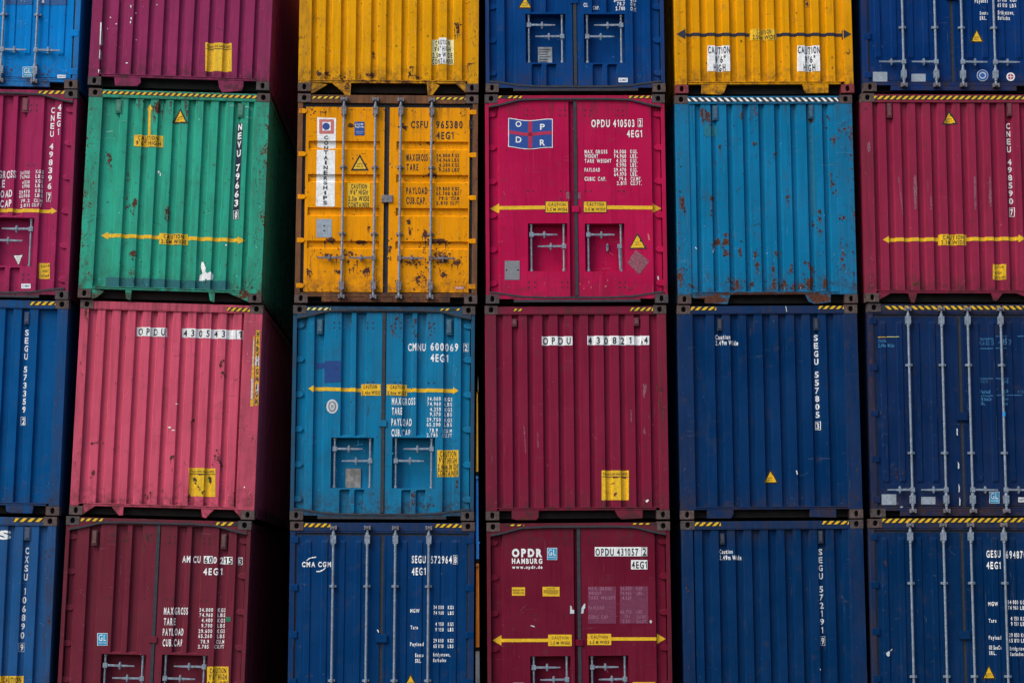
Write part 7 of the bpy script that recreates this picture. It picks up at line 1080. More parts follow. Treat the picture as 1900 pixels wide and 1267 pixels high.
class Surf:
    """front surface of a container: piecewise linear profile(s)"""
    def __init__(s,xb,yb,zb=(),fac=None,fz=None):
        s.xb,s.yb,s.zb,s.fac,s.fz=xb,yb,list(zb),fac,fz
        s.arc=[0]
        for i in range(1,len(xb)): s.arc.append(s.arc[-1]+math.hypot(xb[i]-xb[i-1],yb[i]-yb[i-1]))
    def px(s,x):
        xb,yb=s.xb,s.yb
        if not xb: return 0
        if x<=xb[0]: return yb[0]
        for i in range(1,len(xb)):
            if x<=xb[i]:
                w=xb[i]-xb[i-1]
                return yb[i] if w<1e-9 else yb[i-1]+(yb[i]-yb[i-1])*(x-xb[i-1])/w
        return yb[-1]
    def y(s,x,z):
        if s.fz: return s.fz(x,z)
        return s.px(x) if s.fac is None else s.fac(z,s.px(x))
    def S(s,x):
        xb=s.xb
        if x<=xb[0]: return x-xb[0]
        for i in range(1,len(xb)):
            if x<=xb[i]: return s.arc[i-1]+(s.arc[i]-s.arc[i-1])*(x-xb[i-1])/max(1e-9,xb[i]-xb[i-1])
        return s.arc[-1]+x-xb[-1]
def text_polys(it):
    if it[0]=='t':
        _,txt,x0,z0,x1,z1,h,col,Ly,bold=it
        H=glyph('H',bold); cap=H[5]-max(0,H[4]); pen=0; tr=[]
        for ch in txt:
            if ch==' ': pen+=.36; continue
            g=glyph(ch,bold)
            for t in g[1]: tr.append([(g[0][i][0]-g[2]+pen,g[0][i][1]) for i in t])
            pen+=g[3]-g[2]+.21
        pen-=.21; w=x1-x0; sx=w/pen; sz=h/cap
        return [[(x0+p[0]*sx,z0+(z1-z0)*p[0]/pen+p[1]*sz) for p in t] for t in tr],x0,x1
    _,txt,xt,zt,xb,zb,cw,col,Ly=it
    n=sum(.62 if c==' ' else 1 for c in txt); step=(zt-zb)/(n-.22); h=step*.78; z=zt; tr=[]
    for ch in txt:
        if ch==' ': z-=step*.62; continue
        g=glyph(ch,.03); gw=g[3]-g[2]; gh=g[5]-g[4]; k=(zt-z)/(zt-zb); cx=xt+(xb-xt)*k
        ww=cw*(.42 if ch in 'I1' else 1)
        for t in g[1]: tr.append([(cx+((g[0][i][0]-g[2])/gw-.5)*ww,z-h+(g[0][i][1]-g[4])/gh*h) for i in t])
        z-=step
    return tr,min(xt,xb)-cw/2,max(xt,xb)+cw/2
def decal(name,items,surf,parent,arcmap=True,lift=.003):
    mb=MB(); mats=[]; 
    for it in items:
        if it[0]=='p':
            _,pts,col,Ly=it
            pts=[tuple(p) for p in pts]; tr=tessellate_polygon([[Vector((p[0],p[1],0)) for p in pts]])
            polys=[[pts[i] for i in t] for t in tr]; am=False; x0=x1=0
        else:
            col,Ly=(it[7],it[8]); polys,x0,x1=text_polys(it); am=False
        if col not in mats: mats.append(col)
        mi=mats.index(col)
        if am and surf.xb:
            s0,s1=surf.S(x0),surf.S(x1); k=(x1-x0)/(s1-s0)
            am=abs(k-1)>1e-3
        if am:
            br=[x0+(surf.S(b)-s0)*k for b in surf.xb if x0<b<x1]
            ends=[x0]+[b for b in surf.xb if x0<b<x1]+[x1]; us=[x0]+br+[x1]
            def inv(u):
                for i in range(1,len(us)):
                    if u<=us[i]+1e-9: return ends[i-1]+(ends[i]-ends[i-1])*(u-us[i-1])/max(1e-9,us[i]-us[i-1])
                return ends[-1]+(u-us[-1])
        else: br=surf.xb; inv=None
        polys=slabs(polys,0,sorted(br)); polys=slabs(polys,1,surf.zb)
        for p in polys:
            cx=sum(q[0] for q in p)/len(p); cz=sum(q[1] for q in p)/len(p)
            if inv: p=[(inv(q[0]),q[1]) for q in p]; cx=sum(q[0] for q in p)/len(p)
            a=sum(p[i][0]*p[(i+1)%len(p)][1]-p[(i+1)%len(p)][0]*p[i][1] for i in range(len(p)))
            if abs(a)<1e-9: continue
            if a<0: p=p[::-1]
            # sample just inside the facet so breaks take the right side
            vs=[(q[0],surf.y(q[0]+(cx-q[0])*1e-3,q[1]+(cz-q[1])*1e-3)-lift-.0015*Ly,q[1]) for q in p]
            mb.add(vs,[tuple(range(len(vs)))],mi)
    if not mb.v: return
    return mb.build(name,[dmat(c) for c in mats],parent)
# ------------------------------------------------------------------ shared container pieces
LEN=12.19
def casting_mesh(top,side):
    """hollow corner casting with an oval front and side hole; origin at outer front corner; side=+1 right"""
    mb=MB(); w,d,h=.178,.162,.118; n=24
    def face(c,uu,vv,nrm,W,Hh,rx,rz):
        pts=[];rec=[]
        for i in range(n):
            a=6.2831853*(i+.5)/n; ca,sa=math.cos(a),math.sin(a); 
            pts.append((rx*ca,rz*math.copysign(abs(sa)**.8,sa)))
            k=min(W/2/abs(ca) if abs(ca)>1e-6 else 9,Hh/2/abs(sa) if abs(sa)>1e-6 else 9); rec.append([k*ca,k*sa])
        for sx in (-1,1):
            for sz in (-1,1):
                j=min(range(n),key=lambda i:(rec[i][0]-sx*W/2)**2+(rec[i][1]-sz*Hh/2)**2); rec[j]=[sx*W/2,sz*Hh/2]
        P=lambda p,dep:tuple(c+uu*p[0]+vv*p[1]-nrm*dep)
        vs=[P(p,0) for p in rec]+[P(p,0) for p in pts]+[P(p,.05) for p in pts]
        fl=uu.cross(vv).dot(nrm)>0
        fs=[]
        for i in range(n):
            j=(i+1)%n; q=[(i,j,j+n,i+n),(i+n,j+n,j+2*n,i+2*n)]
            fs+=q if fl else [t[::-1] for t in q]
        mb.add(vs,fs,0); mb.add([vs[2*n+i] for i in range(n)],[tuple(range(n))],1)
    s=side; X,Y,Zv=Vector((1,0,0)),Vector((0,1,0)),Vector((0,0,1))
    face(Vector((-s*w/2,0,h/2)),X,Zv,-Y,w,h,.031 if top else .026,.037 if top else .041)
    face(Vector((0,d/2,h/2)),Y,Zv,X*s,d,h,.030,.036)
    mb.add([(0,0,0),(-s*w,0,0),(-s*w,d,0),(0,d,0),(0,0,h),(-s*w,0,h),(-s*w,d,h),(0,d,h)],[(0,1,2,3),(4,7,6,5),(1,5,6,2),(2,6,7,3)],0)
    me=bpy.data.meshes.new('corner_casting'); me.from_pydata(mb.v,[],mb.f); me.materials.append(m_cast[0]); me.materials.append(m_hole)
    me.polygons.foreach_set('material_index',mb.mi); me.update(); return me
CAST={(t,s):casting_mesh(t,s) for t in (0,1) for s in (-1,1)}
def castings(root,W,mat):
    for t in (0,1):
        for s in (-1,1):
            o=bpy.data.objects.new('corner_casting',CAST[t,s]); COL.objects.link(o); o.parent=root
            o.location=(s*W/2,0,2.896-.118 if t else 0); o.material_slots[0].link='OBJECT'; o.material_slots[0].material=mat
            b=o.modifiers.new('bevel','BEVEL'); b.width=.006; b.segments=2; b.limit_method='ANGLE'; b.angle_limit=.9
def body(root,W,mat,under=m_under):
    # rear frame, side rails, corrugated side walls, roof, floor
    mb=MB(); h=W/2
    for s in (-1,1):
        mb.box(s*h,s*(h-.15),LEN-.16,LEN-.005,.118,2.778); mb.box(s*(h-.004),s*(h-.064),.163,LEN-.163,2.80,2.872); mb.box(s*(h-.004),s*(h-.05),.163,LEN-.163,.03,.165)
        mb.box(s*h,s*(h-.178),LEN-.163,LEN,0,.118); mb.box(s*h,s*(h-.178),LEN-.163,LEN,2.778,2.896)
    mb.box(-h+.15,h-.15,LEN-.06,LEN-.01,.02,2.88)
    mb.build('rear_frame',mat,root)
    for s in (-1,1):
        sw=MB(); y=.163; prof=[(y,0),(.62,0)]; y=.62
        while y<LEN-.5:
            prof+=[(y+.07,.036),(y+.14,.036),(y+.21,0),(y+.28,0)]; y+=.28
        prof.append((LEN-.163,0))
        x=lambda dd:s*(h-.006-dd)
        vs=[(x(dd),yy,.16) for yy,dd in prof]+[(x(dd),yy,2.805) for yy,dd in prof]; n=len(prof)
        fs=[(i,i+1,i+1+n,i+n) if s>0 else (i,i+n,i+1+n,i+1) for i in range(n-1)]
        sw.add(vs,fs); sw.build('side_wall',mat,root)
    rf=MB(); rf.box(-h+.064,h-.064,.10,LEN-.06,2.845,2.868)
    for i in range(38): rf.box(-h+.10,h-.10,.35+i*.31,.47+i*.31,2.8685,2.885)
    rf.build('roof',mat,root)
    fl=MB(); fl.box(-h+.05,h-.05,.10,LEN-.06,.145,.163)
    for i in range(36): fl.box(-h+.05,h-.05,.40+i*.32,.44+i*.32,.03,.1445)
    fl.box(-h+.16,h-.16,.16,.20,.02,.1445)
    fl.build('floor',under,root)
def trap(ribs,x0,x1,yo,yi,sl=.018):
    """profile with outer flats at the given intervals, recessed between"""
    pts=[(x0,yi)]
    for a,b in ribs:
        if b<x0+.02 or a>x1-.02: continue
        a=max(a,x0); b=min(b,x1)
        if a-sl>x0: pts+=[(a-sl,yi),(a,yo)]
        else: pts[-1]=(x0,yo); 
        if b+sl<x1: pts+=[(b,yo),(b+sl,yi)]
        else: pts+=[(x1,yo)]
    if pts[-1][0]<x1: pts.append((x1,yi))
    out=[]
    for p in pts:
        if out and p[0]<=out[-1][0]: continue
        out.append(p)
    return [p[0] for p in out],[p[1] for p in out]
def sheet(mb,xb,yf,zl,hole=None):
    """grid sheet over x breaks and z levels, facing -y, optional rectangular hole"""
    xs=sorted(set(round(v,5) for v in xb)); zz=sorted(set(round(v,5) for v in zl))
    idx={}; vs=[]; fs=[]
    for i,x in enumerate(xs):
        for j,z in enumerate(zz): idx[i,j]=len(vs); vs.append((x,yf(x,z),z))
    for i in range(len(xs)-1):
        for j in range(len(zz)-1):
            cx,cz_=(xs[i]+xs[i+1])/2,(zz[j]+zz[j+1])/2
            if hole and hole[0]<cx<hole[1] and hole[2]<cz_<hole[3]: continue
            fs.append((idx[i,j],idx[i+1,j],idx[i+1,j+1],idx[i,j+1]))
    mb.add(vs,fs)
def handle(root_rod,xr,z,s,length=.34,y=-.022,mat=None,name='handle'):
    """lever on the rod pointing to side s with its catch plate"""
    mb=MB(); mb.box(xr-.028,xr+.03,y-.022,y+.022,z-.032,z+.032)
    a=xr+s*.03; b=xr+s*length; m=xr+s*length*.55
    mb.prism([(a,z-.012),(m,z-.016),(b,z-.010),(b,z+.008),(m,z+.014),(a,z+.016)],y-.016,y-.004)
    mb.build(name,mat,root_rod,bevel=.003)
    cb=MB(); c=xr+s*length*.5
    cb.prism([(c+.020*math.cos(t),z+.0+.052*math.sin(t)) for t in [k*6.283/12 for k in range(12)]],y+.004,y+.016)
    cb.cyl((c,y-.004,z+.034),(c,y-.024,z+.034),.011,8); cb.cyl((c,y-.004,z-.036),(c,y-.022,z-.036),.010,8); cb.box(c-.014,c+.014,y-.030,y-.0165,z-.022,z+.022)
    cb.build('handle_catch',mat,root_rod,bevel=.002)
def hinge(mb,s,h,z,w=.12,t=.045,y0=.004,y1=.034):
    x0=h-.022; pts=[(s*x0,z-t),(s*(x0-w*.62),z-t),(s*(x0-w*.88),z-t*.6),(s*(x0-w),z),(s*(x0-w*.88),z+t*.6),(s*(x0-w*.62),z+t),(s*x0,z+t)]
    mb.prism(pts,y0,y1)
STD=[(-1.07,-.975),(-.835,-.605),(-.46,-.4025),(-.26,-.035),(.03,.2375),(.38,.44),(.58,.80),(.955,1.045)]
# ------------------------------------------------------------------ containers
def build(key,d):
    x,y,z,a,rl,W=d['place']; h=W/2; kind=d['kind']; a+={(3,0):.0076,(3,1):.009,(3,2):.0085,(3,3):.0085}.get(key,0)
    root=bpy.data.objects.new('shipping_container',None); COL.objects.link(root)
    root.location=(x,y,z); root.rotation_euler=(0,rl,a); root.empty_display_size=.3
    root['label']=d['label']; root['category']='shipping container'; root['group']='shipping containers stacked in a wall'
    col=L(*PAINT[d['col']])
    mat=paint('paint_'+d['col'],col,d['seed'],d['rustamt'],d.get('rustspots',()),grime=d.get('wg',0))
    fmat=paint('frame_'+d['col'],L(*d['fcol']) if 'fcol' in d else col,d['seed']+50,d['rustamt']*d.get('fr',1.3),d.get('rustspots',()),grime=d.get('fg',.5))
    castings(root,W,m_castred if 'castcol' in d else m_cast[d['seed']%3])
    body(root,W,mat)
    fr=MB(); top_y=.006
    if kind=='end':
        xl,xr=d.get('wall',(-h+.155,h-.155)); xl=max(xl,-h+.12); xr=min(xr,h-.12)
        for s,e in ((-1,xl),(1,xr)):
            fr.box(s*(h-.003),e,.004,.16,.119,2.777)
        fr.box(-h+.179,h-.179,.006,.09,2.785,2.884); fr.box(-h+.179,h-.179,.001,.03,2.773,2.7845)
        fr.box(-h+.179,h-.179,.010,.06,.122,.150); fr.box(xl+.002,xr-.002,.003,.05,.1505,.163)
        for p in d.get('tabs',()):
            p=[tuple(q) for q in p]; p=[(min(max(q[0],-h+.18),h-.18),min(q[1],.1215)) for q in p]
            fr.prism(p,.012,.05)
        fr.build('frame',fmat,root,bevel=.006)
        xb,yb=trap(d['ribs'],xl,xr,.016,.060)
        w=MB(); sf=Surf([xl-.002]+xb+[xr+.002],[.0035]+yb+[.0035])
        ww=Surf(xb,yb); sheet(w,xb,lambda X,Z:ww.px(X),[.158,2.79]); w.build('end_wall',mat,root)
        for (p,q) in d.get('vents',()):
            v=MB(); x0,x1,z0,z1=p[0],q[0],q[1],p[1]
            v.box(x0,x1,.006,.05,z0,z1); v.box(x0+.014,x1-.014,.002,.0055,z0+.03,z1-.014,1); v.cyl(((x0+x1)/2-.012,.0055,z0+.015),((x0+x1)/2-.012,-.001,z0+.015),.006,6); v.cyl(((x0+x1)/2+.014,.0055,z0+.015),((x0+x1)/2+.014,-.001,z0+.015),.006,6)
            v.build('vent_cover',[plain('vent_rim_'+d['col'],tuple(v_*.45+.012 for v_ in col),.3,20,.7),plain('vent_'+d['col'],tuple(v_*.5+w for v_,w in zip(col,(.05,.045,.04))),.3,20,.7)],root,bevel=.003)
    elif kind=='rods':
        top_y=.008
        for s in (-1,1):
            fr.box(s*(h-.003),s*(h-.075),.010,.16,.119,2.777)
        fr.box(-h+.179,h-.179,.008,.09,2.77,2.884)
        if not d.get('hr'): fr.box(-h+.076,h-.076,.012,.09,2.745,2.7695)
        fr.box(-h+.076,h-.076,.009,.09,.119,.140); fr.box(-h+.179,h-.179,.009,.09,.085,.118); fr.box(-.87,.87,.011,.08,.015,.0845)
        fr.build('frame',fmat,root,bevel=.005)
        g=MB(); g.box(-h+.076,h-.076,.052 if d.get('hr') else .036,.07,  .1405,2.7695 if d.get('hr') else 2.7445); g.build('door_gasket',m_rubber,root)
        rods=d['rods']; zt,zb=2.715,.152
        if d.get('hr'):
            gr=sorted(d['grooves'],key=lambda q:q[1]); zb_=[];
            bo,bi=.014,.046; prof=[(zb,bo)]
            for zt1,zb1 in gr: prof+=[(zb1,bo),(zb1+.02,bi),(zt1-.012,bi),(zt1,bo)]
            prof.append((zt,bo)); ps=Surf([p[0] for p in prof],[p[1] for p in prof])
            gx=d['gx']; fz=lambda X,Z:(ps.px(Z) if any(q[0]<X<q[1] for q in gx) else bo)
            xbk=sorted([gx[0][0],gx[0][1],gx[1][0],gx[1][1]]); sf=Surf(xbk,[bo]*4,[p[0] for p in prof],fz=fz)
            for i,s in enumerate((-1,1)):
                o=MB(); X0,X1=(-h+.118,-.045) if s<0 else (.024,h-.118); q=gx[i]
                o.box(X0,q[0],bo,.034,zb,zt); o.box(q[1],X1,bo,.034,zb,zt)
                vs=[];n=len(prof)
                for xx in q: vs+=[(xx,p[1],p[0]) for p in prof]
                o.add(vs,[(j,j+n,j+1+n,j+1) for j in range(n-1)])
                dr=o.build('door',mat,root)
                for zz in (2.655,2.055,1.46,.86,.235): hb=MB(); hinge(hb,s,h,zz,.115,.034); hb.build('hinge',mat,dr,bevel=.006)
        else:
            rw=.034; C0=[rods[0]-.34,rods[0]-.115,rods[0]+.117,rods[1]-.122,rods[2]+.117,rods[3]-.122,rods[3]+.115,rods[3]+.338]
            base=.026; up=.013; zl=[zb,.455,.49,2.62,2.655,zt]
            F=Surf(zl,[0,0,1,1,0,0])
            for i,s in enumerate((-1,1)):
                X0,X1=(-h+.10,-.030) if s<0 else (.018,h-.10)
                xs=[X0];ys=[0]
                for c in C0:
                    if X0+.06<c<X1-.06: xs+=[c-rw-.012,c-rw,c+rw,c+rw+.012]; ys+=[0,up,up,0]
                xs.append(X1); ys.append(0); S_=Surf(xs,ys)
                o=MB(); sheet(o,xs,lambda X,Z:base-S_.px(X)*F.px(Z),zl); o.box(X0,X1,base+.001,.0355,zb,zt)
                o.box(X0,X0+.03,base-.006,base,zb,zt) if s>0 else o.box(X1-.03,X1,base-.006,base,zb,zt)
                dr=o.build('door',mat,root)
                for zz in (2.655,2.02,1.40,.78,.235): hb=MB(); hb.box(s*(h-.01),s*(h-.115),.006,.03,zz-.045,zz+.045); hb.build('hinge',mat,dr,bevel=.006)
            xs=[];ys=[]
            for c in C0: xs+=[c-rw-.012,c-rw,c+rw,c+rw+.012]; ys+=[0,up,up,0]
            S2=Surf([-h]+xs+[h],[0]+ys+[0]); S2.fac=None
            sf=Surf([-h]+xs+[h],[0]+ys+[0],zl,fz=lambda X,Z:base-S2.px(X)*F.px(Z))
        cb=MB(); cb.box(-.075,.075,-.006,.02,1.385 if d.get('hr') else 1.30,1.49 if d.get('hr') else 1.41); cb.build('door_keeper',mat if d['seed']!=10 else m_rustrod,root,bevel=.005)
        rm=m_rustrod if d['seed'] in (10,) else m_galv
        for i,rx in enumerate(rods):
            if abs(rx)>h-.1: continue
            yr=-.022; rb=MB(); rb.cyl((rx,yr,.06),(rx,yr,2.83),.0165,12); ro_=rb.build('lock_rod',m_galv,root,smooth=False)
            for zz in (2.66,.235):
                br=MB(); br.box(rx-.036,rx+.036,yr-.022,.018,zz-.055,zz+.055); br.cyl((rx-.028,yr-.022,zz+.03),(rx-.028,yr-.030,zz+.03),.006,6); br.cyl((rx+.028,yr-.022,zz-.03),(rx+.028,yr-.030,zz-.03),.006,6); br.cyl((rx,yr,zz-.085),(rx,yr,zz+.085),.024,12)
                br.build('rod_bracket',rm,ro_,bevel=.003)
            for zz in d['guides']: br=MB(); br.box(rx-.046,rx+.046,yr+.010,.024,zz-.016,zz+.016); br.cyl((rx,yr,zz-.02),(rx,yr,zz+.02),.024,12); br.build('rod_guide',rm,ro_,bevel=.003)
            for zz,sg in ((2.815,1),(.082,-1)):
                km=MB(); km.box(rx-.045,rx-.02,yr-.03,.006,zz-.028,zz+.028); km.box(rx+.02,rx+.045,yr-.03,.006,zz-.028,zz+.028); km.cyl((rx,yr,zz-.02),(rx,yr,zz+.02),.026,10); km.box(rx-.018,rx+.018,yr-.035,yr,zz-.012,zz+.012)
                km.build('rod_keeper',m_rustrod,ro_,bevel=.003)
            handle(ro_,rx,d['handle'],-1 if i<2 else 1,mat=rm)
    else:
        top_y=.004
        fl=STD if d.get('corr') else d['flats']
        flat=len(fl)==2
        for s in (-1,1): fr.box(s*(h-.003),s*(h-.055),.012,.16,.119,2.777)
        e=h-.056
        crv=[(-e,2.725),(-1.05,2.748),(-.76,2.822),(-.45,2.834),(.45,2.834),(.76,2.822),(1.05,2.748),(e,2.725)]
        fr.prism([(-e,2.777),(-h+.179,2.777),(-h+.179,2.884),(h-.179,2.884),(h-.179,2.777),(e,2.777)]+crv[::-1],.004,.0195)
        fr.box(-h+.179,h-.179,.0205,.09,2.80,2.884)
        cb_=[(-e,.150),(-1.05,.136),(-.76,.092),(-.45,.078),(.45,.078),(.76,.092),(1.05,.136),(e,.150)]
        fr.prism([(-e,.119),(-h+.179,.119),(-h+.179,.060),(-.86,.060),(-.86,.046),(.86,.046),(.86,.060),(h-.179,.060),(h-.179,.119),(e,.119)]+cb_[::-1],.004,.0195)
        fr.build('frame',fmat,root,bevel=.003)
        g=MB()
        for c in (crv,cb_):
            for (A,B) in zip(c[:-1],c[1:]): g.prism([(A[0],A[1]-.012),(B[0],B[1]-.012),(B[0],B[1]+.012),(A[0],A[1]+.012)],-.004 if c is crv else -.003,.024)
        g.box(-.022,.022,.016,.05,.10,2.82); g.box(-.86,.86,-.006,.03,.014,.0455)
        g.box(-e,e,.182,.19,.119,2.80)
        g.build('door_gasket',m_rubber,root)
        ho,hi=.024,.072; locks=d['lock']; hz=[]
        full_x,full_y=trap(fl,-e+.012,e-.012,ho,hi)
        ws=Surf(full_x,full_y)
        for i,s in enumerate((-1,1)):
            X0,X1=(-e+.012,-.024) if s<0 else (.024,e-.012)
            lk=locks[i]; hole=None
            if lk: (xa,za),(xb2,zb2)=lk; hole=(xa,xb2,zb2,za)
            xs=[X0,X1]+[v for v in full_x if X0<v<X1]; zl=[.09,2.84]
            if hole: xs+=[hole[0],hole[1],hole[0]-.02,hole[1]+.02,hole[0]-.024,hole[1]+.024]; zl+=[hole[2],hole[3],hole[2]-.02,hole[3]+.02,hole[2]-.04,hole[3]+.04]
            def yf(X,Z,hole=hole):
                if hole and hole[0]-.021<X<hole[1]+.021 and hole[2]-.021<Z<hole[3]+.021: return ho
                return ws.px(X)
            o=MB(); sheet(o,xs,yf,zl,hole)
            dr=o.build('door',mat,root)
            for zz in (2.63,2.165,1.69,1.22,.745,.28): hb=MB(); hinge(hb,s,h,zz,.14,.042,.050,.0715); hb.build('hinge',mat,dr,bevel=.008)
            if hole:
                xa,xb2,z0,z1=hole; dp=.172
                k=MB(); k.add([(xa,ho,z0),(xb2,ho,z0),(xb2,ho,z1),(xa,ho,z1),(xa,dp,z0),(xb2,dp,z0),(xb2,dp,z1),(xa,dp,z1)],[(4,5,6,7),(0,1,5,4),(1,2,6,5),(2,3,7,6),(3,0,4,7)])
                k.build('lock_recess',mat,dr)
                lv=(d.get('levers','AA')+'A')[i] if len(d.get('levers','AA'))>i else 'A'
                if d['place'][0]<-6: lv='B'
                yb_=.066
                bars=[]
                for bx in (xa+.048,xb2-.048):
                    b=MB(); b.cyl((bx,yb_,z0+.004),(bx,yb_,z1-.004),.014,12); b.cyl((bx,yb_,z0+.005),(bx,yb_,z0+.035),.022,10); b.cyl((bx,yb_,z1-.03),(bx,yb_,z1-.005),.022,10)
                    bars.append((b.build('lock_bar',m_galv,root),bx))
                up,lo=z1-.150,z1-.312; ln=(xb2-xa)*.66
                if lv=='A': P=((0,up,1),(1,lo,-1))
                elif lv=='D': P=((0,up,1),)
                else: P=((1,up,-1),(0,lo,1))
                for j,zz,sg in P: handle(bars[j][0],bars[j][1],zz,sg,ln,yb_-.006,m_galv)
                if lv=='D':   # one lever hangs loose beside the bar, its catch empty
                    bo_,bx=bars[1]; b=MB(); b.box(bx-.05,bx+.01,yb_-.03,yb_+.012,lo-.03,lo+.03); b.prism([(bx-.038,lo-.03),(bx-.006,lo-.03),(bx-.012,lo-.16),(bx-.004,z0+.02),(bx-.028,z0+.02),(bx-.034,lo-.16)],yb_-.026,yb_-.014); b.build('handle',m_galv,bo_,bevel=.003)
                    b=MB(); c=bx-.18; b.prism([(c+.018*math.cos(t*.5236),lo+.062*math.sin(t*.5236)) for t in range(12)],dp-.03,dp-.004); b.cyl((c,dp-.035,lo+.035),(c,dp-.05,lo+.035),.012,8); b.cyl((c,dp-.035,lo-.035),(c,dp-.05,lo-.035),.012,8); b.build('handle_catch',m_galv,bo_,bevel=.003)
                if 'plate' in d and xa<d['plate'][0][0]<xb2:
                    (pa,pz1),(pb,pz0)=d['plate']; b=MB(); b.box(pa,pb,dp-.02,dp-.006,max(pz0,z0+.006),pz1); 
                    for k_ in range(6 if d['seed']==13 else 0): b.box(pa+.02,pb-.03-.02*(k_%3),dp-.0225,dp-.0205,pz1-.04-k_*.035,pz1-.03-k_*.035,1)
                    b.build('data_plate',[plain('plate_'+d['col'],(.30,.33,.37) if d['seed']==13 else (.24,.235,.23),.4,12,.5,dirta=.6),m_rubber],dr)
        kb=MB(); kb.box(-.055,.05,.006,.03,1.255,1.34); kb.build('door_keeper',mat,root,bevel=.004)
        for (p,q) in d.get('vents',()):
            v=MB(); x0,x1,z0,z1=p[0],q[0],q[1],p[1]
            v.box(x0,x1,.018,.05,z0,z1); v.box(x0+.014,x1-.014,.010,.0175,z0+.03,z1-.014,1)
            v.build('vent_cover',[plain('vent_rim_'+d['col'],tuple(v_*.45+.012 for v_ in col),.3,20,.7),plain('vent_'+d['col'],tuple(v_*.5+w for v_,w in zip(col,(.06,.055,.04))),.3,20,.7)],root,bevel=.003)
        cx=(h-.10)
        sf=ws
        if flat: sf=Surf(full_x,full_y)
    FL=lambda yy:Surf([],[],fz=lambda X,Z:yy)
    for name,items,sfn,lab in d['decals']:
        s_=sf if sfn in (None,'wall') else FL({'top':top_y,'top2':.0,'post':.004 if kind=='end' else .012,'rod':-.042}[sfn])
        if sfn is None and name=='bolt_hole' : s_=sf
        def mid(it): return sum(p[0] for p in it[1])/len(it[1]) if it[0]=='p' else (it[2]+it[4])/2
        halves=[items]
        if name=='width_arrow' and kind=='locker': halves=[[i for i in items if mid(i)<-.01],[i for i in items if mid(i)>=-.01]]
        for part in halves:
            if part: decal(name,part,s_,root)
    wear(d,root,sf,W,col,kind)
    return root
def blob(rng,cx,cz_,rx,rz,n=7):
    a0=rng.random()*6.28
    return [(round(cx+rx*math.cos(a0+6.2832*i/n)*rng.uniform(.55,1.25),4),round(cz_+rz*math.sin(a0+6.2832*i/n)*rng.uniform(.55,1.25),4)) for i in range(n)]
def stroke(rng,x,z,ang,ln,w):
    pts=[(x,z)]; 
    for i in range(rng.choice((1,2,3))): ang+=rng.uniform(-.5,.5); x+=math.cos(ang)*ln/2; z+=math.sin(ang)*ln/2; pts.append((x,z))
    out=[]
    for (ax,az),(bx,bz) in zip(pts[:-1],pts[1:]):
        dx,dz=bx-ax,bz-az; l=math.hypot(dx,dz) or 1; nx,nz=-dz/l*w/2,dx/l*w/2
        out.append([(ax+nx,az+nz),(bx+nx*.5,bz+nz*.5),(bx-nx*.5,bz-nz*.5),(ax-nx,az-nz)])
    return out
def wear(d,root,sf,W,col,kind):
    """knocks, scratches and rust specks in the paint of the front, each with its own outline"""
    rng=random.Random(d['seed']*101); h=W/2; r=d['rustamt']; xm=h-.02 if kind=='end' else h-.14
    k='light_'+d['col']; DEC[k]=tuple(min(.8,v*1.5+.055) for v in col)
    it=[]; ok=lambda p: all(abs(q[0])<xm and .17<q[1]<2.76 for q in p)
    def put(p,c,Ly=0):
        if ok(p): it.append(('p',p,c,Ly))
    for i in range(int(30+190*r)):
        x=rng.uniform(-xm,xm) if rng.random()<.6 else rng.choice((-1,1))*(xm-abs(rng.gauss(0,.09))); z=.17+2.6*rng.random()**1.5
        ang=rng.choice((1.57,1.57,1.57,0,.8,2.3,3.14))+rng.gauss(0,.15)
        for p in stroke(rng,x,z,ang,rng.uniform(.02,.03+.09*rng.random()),rng.uniform(.003,.0075)): put(p,'rustmark' if rng.random()<.35+.5*r else k)
    for i in range(int(16+120*r)):
        x=rng.uniform(-xm,xm); z=.17+2.6*rng.random()**2.2; s=rng.uniform(.003,.011)
        put(blob(rng,x,z,s,s*rng.uniform(.8,1.8),6),'rustmark' if rng.random()<.75 else k)
    for (u,z,rx,rz,s) in d.get('rustspots',()):
        if s<.7 or rx>.5: continue
        for i in range(int(4+10*min(1,rx*rz*120))):
            x=rng.gauss(u,rx*.75); zz=rng.gauss(z,rz*.75); q=rng.uniform(.005,.017)
            put(blob(rng,x,zz,q,q*rng.uniform(.8,1.3)),'rustmark',1)
            if rng.random()<.35: put([(x-q*.5,zz),(x+q*.5,zz),(x+q*.15,zz-q*rng.uniform(3,8)),(x-q*.1,zz-q*rng.uniform(3,8))],'rustmark2')
    decal('paint_scratches',it,sf,root)
for key in C: build(key,C[key])
# ------------------------------------------------------------------ ground and what shows through the narrow gap
def tag(o,label,cat,group=None): 
    o['label']=label; o['category']=cat
    if group: o['group']=group
q=NT('asphalt'); b=q.mapp(); n=q.noise(b,.6,6,.6); n2=q.noise(b,40,4,.6)
c=q.mix(q.step(n,.35,.7),(.042,.041,.040),(.062,.060,.057)); c=q.mix(q.step(n2,.4,.6,0,.4),c,(.03,.03,.03)); q.l(c,q.b.inputs['Base Color']); q.b.inputs['Roughness'].default_value=.9
q.l(q.bump(n2,.4,.01),q.b.inputs['Normal']); m_ground=q.m
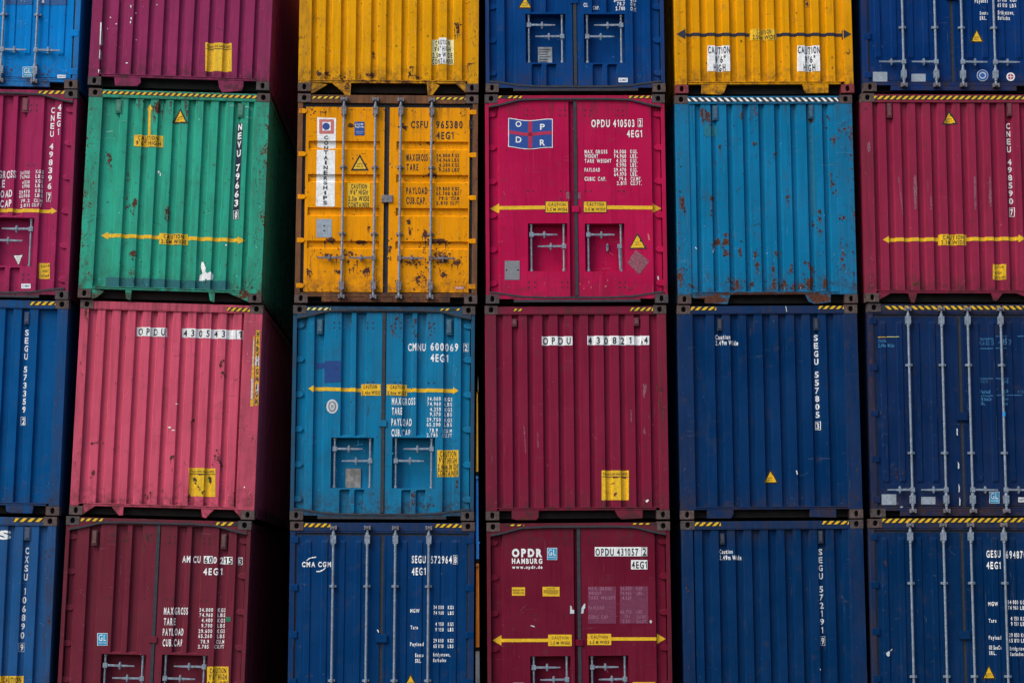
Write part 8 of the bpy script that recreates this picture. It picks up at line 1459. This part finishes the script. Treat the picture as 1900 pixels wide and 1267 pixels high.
# the yard settles a little under each stack, so the ground follows the feet of the stacks
foot=[]
for c_ in range(6):
    x,y,z,a,rl,W=C[(c_,3)]['place']
    foot+=[(x-W/2-.02,z+math.sin(rl)*W/2-.012),(x+W/2+.02,z-math.sin(rl)*W/2-.012)]
xs=[-600,-60,-9.5]+[p[0] for p in foot]+[9.5,60,600]; zs_=[-.05,-.02,.0]+[p[1] for p in foot]+[.0,-.02,-.05]
ys=[-600,-60,-26,-2,-.05,12.4,20,60,600]; mb=MB(); n=len(ys)
for x,z in zip(xs,zs_):
    for y in ys: mb.v.append((x,y,z if -.1<y<13 else min(z,0)*.3-.05 if abs(y)<30 else -.06))
for i in range(len(xs)-1):
    for j in range(n-1): mb.f.append((i*n+j,(i+1)*n+j,(i+1)*n+j+1,i*n+j+1)); mb.mi.append(0)
g=mb.build('ground',m_ground,None); g['kind']='structure'
def far_box(x,y,z,colr,label,seed,rl=0,a=0):
    root=bpy.data.objects.new('shipping_container',None); COL.objects.link(root); root.location=(x,y,z); root.rotation_euler=(0,rl,a)
    tag(root,label,'shipping container','containers far behind, seen through the gap' if y>30 else 'shipping containers stacked in a wall')
    m=paint('paint_far_%d'%seed,colr,seed,.1); castings(root,2.44,m_cast[0]); body(root,2.44,m)
    fr=MB(); 
    for s in (-1,1): fr.box(s*1.217,s*1.07,.004,.16,.119,2.777)
    fr.box(-1.04,1.04,.006,.09,2.785,2.884); fr.box(-1.04,1.04,.01,.06,.122,.163); fr.build('frame',m,root,bevel=.006)
    xb,yb=trap([(-.95+.21*i,-.86+.21*i) for i in range(10)],-1.07,1.07,.016,.056); s_=Surf(xb,yb); w=MB(); sheet(w,xb,lambda X,Z:s_.px(X),[.158,2.79]); w.build('end_wall',m,root)
for z,colr,lab,sd_ in ((-.06,(.27,.085,.012),'orange container standing far behind, glimpsed at the foot of the narrow gap',41),(2.85,(.02,.13,.40),'blue container far behind, glimpsed halfway up the narrow gap',42),(5.76,(.50,.27,.03),'yellow container far behind, topmost sliver in the narrow gap',43)):
    far_box(-.75,40,z,colr,lab,sd_)
# two containers added out of view, to keep sky from showing through the gap
for c_,colr,lab,da in ((2,(.05,.12,.2),'added grey blue container, unseen on the third stack, blocking sky in the gap',0),(3,(.2,.03,.04),'added brown red container, unseen on the fourth stack, blocking sky in the gap',.0076)):
    x,y,z,a,rl,W=C[(c_,0)]['place']; far_box(x+math.sin(rl)*2.915,y,z+2.915,colr,lab,50+c_,rl,a+da)
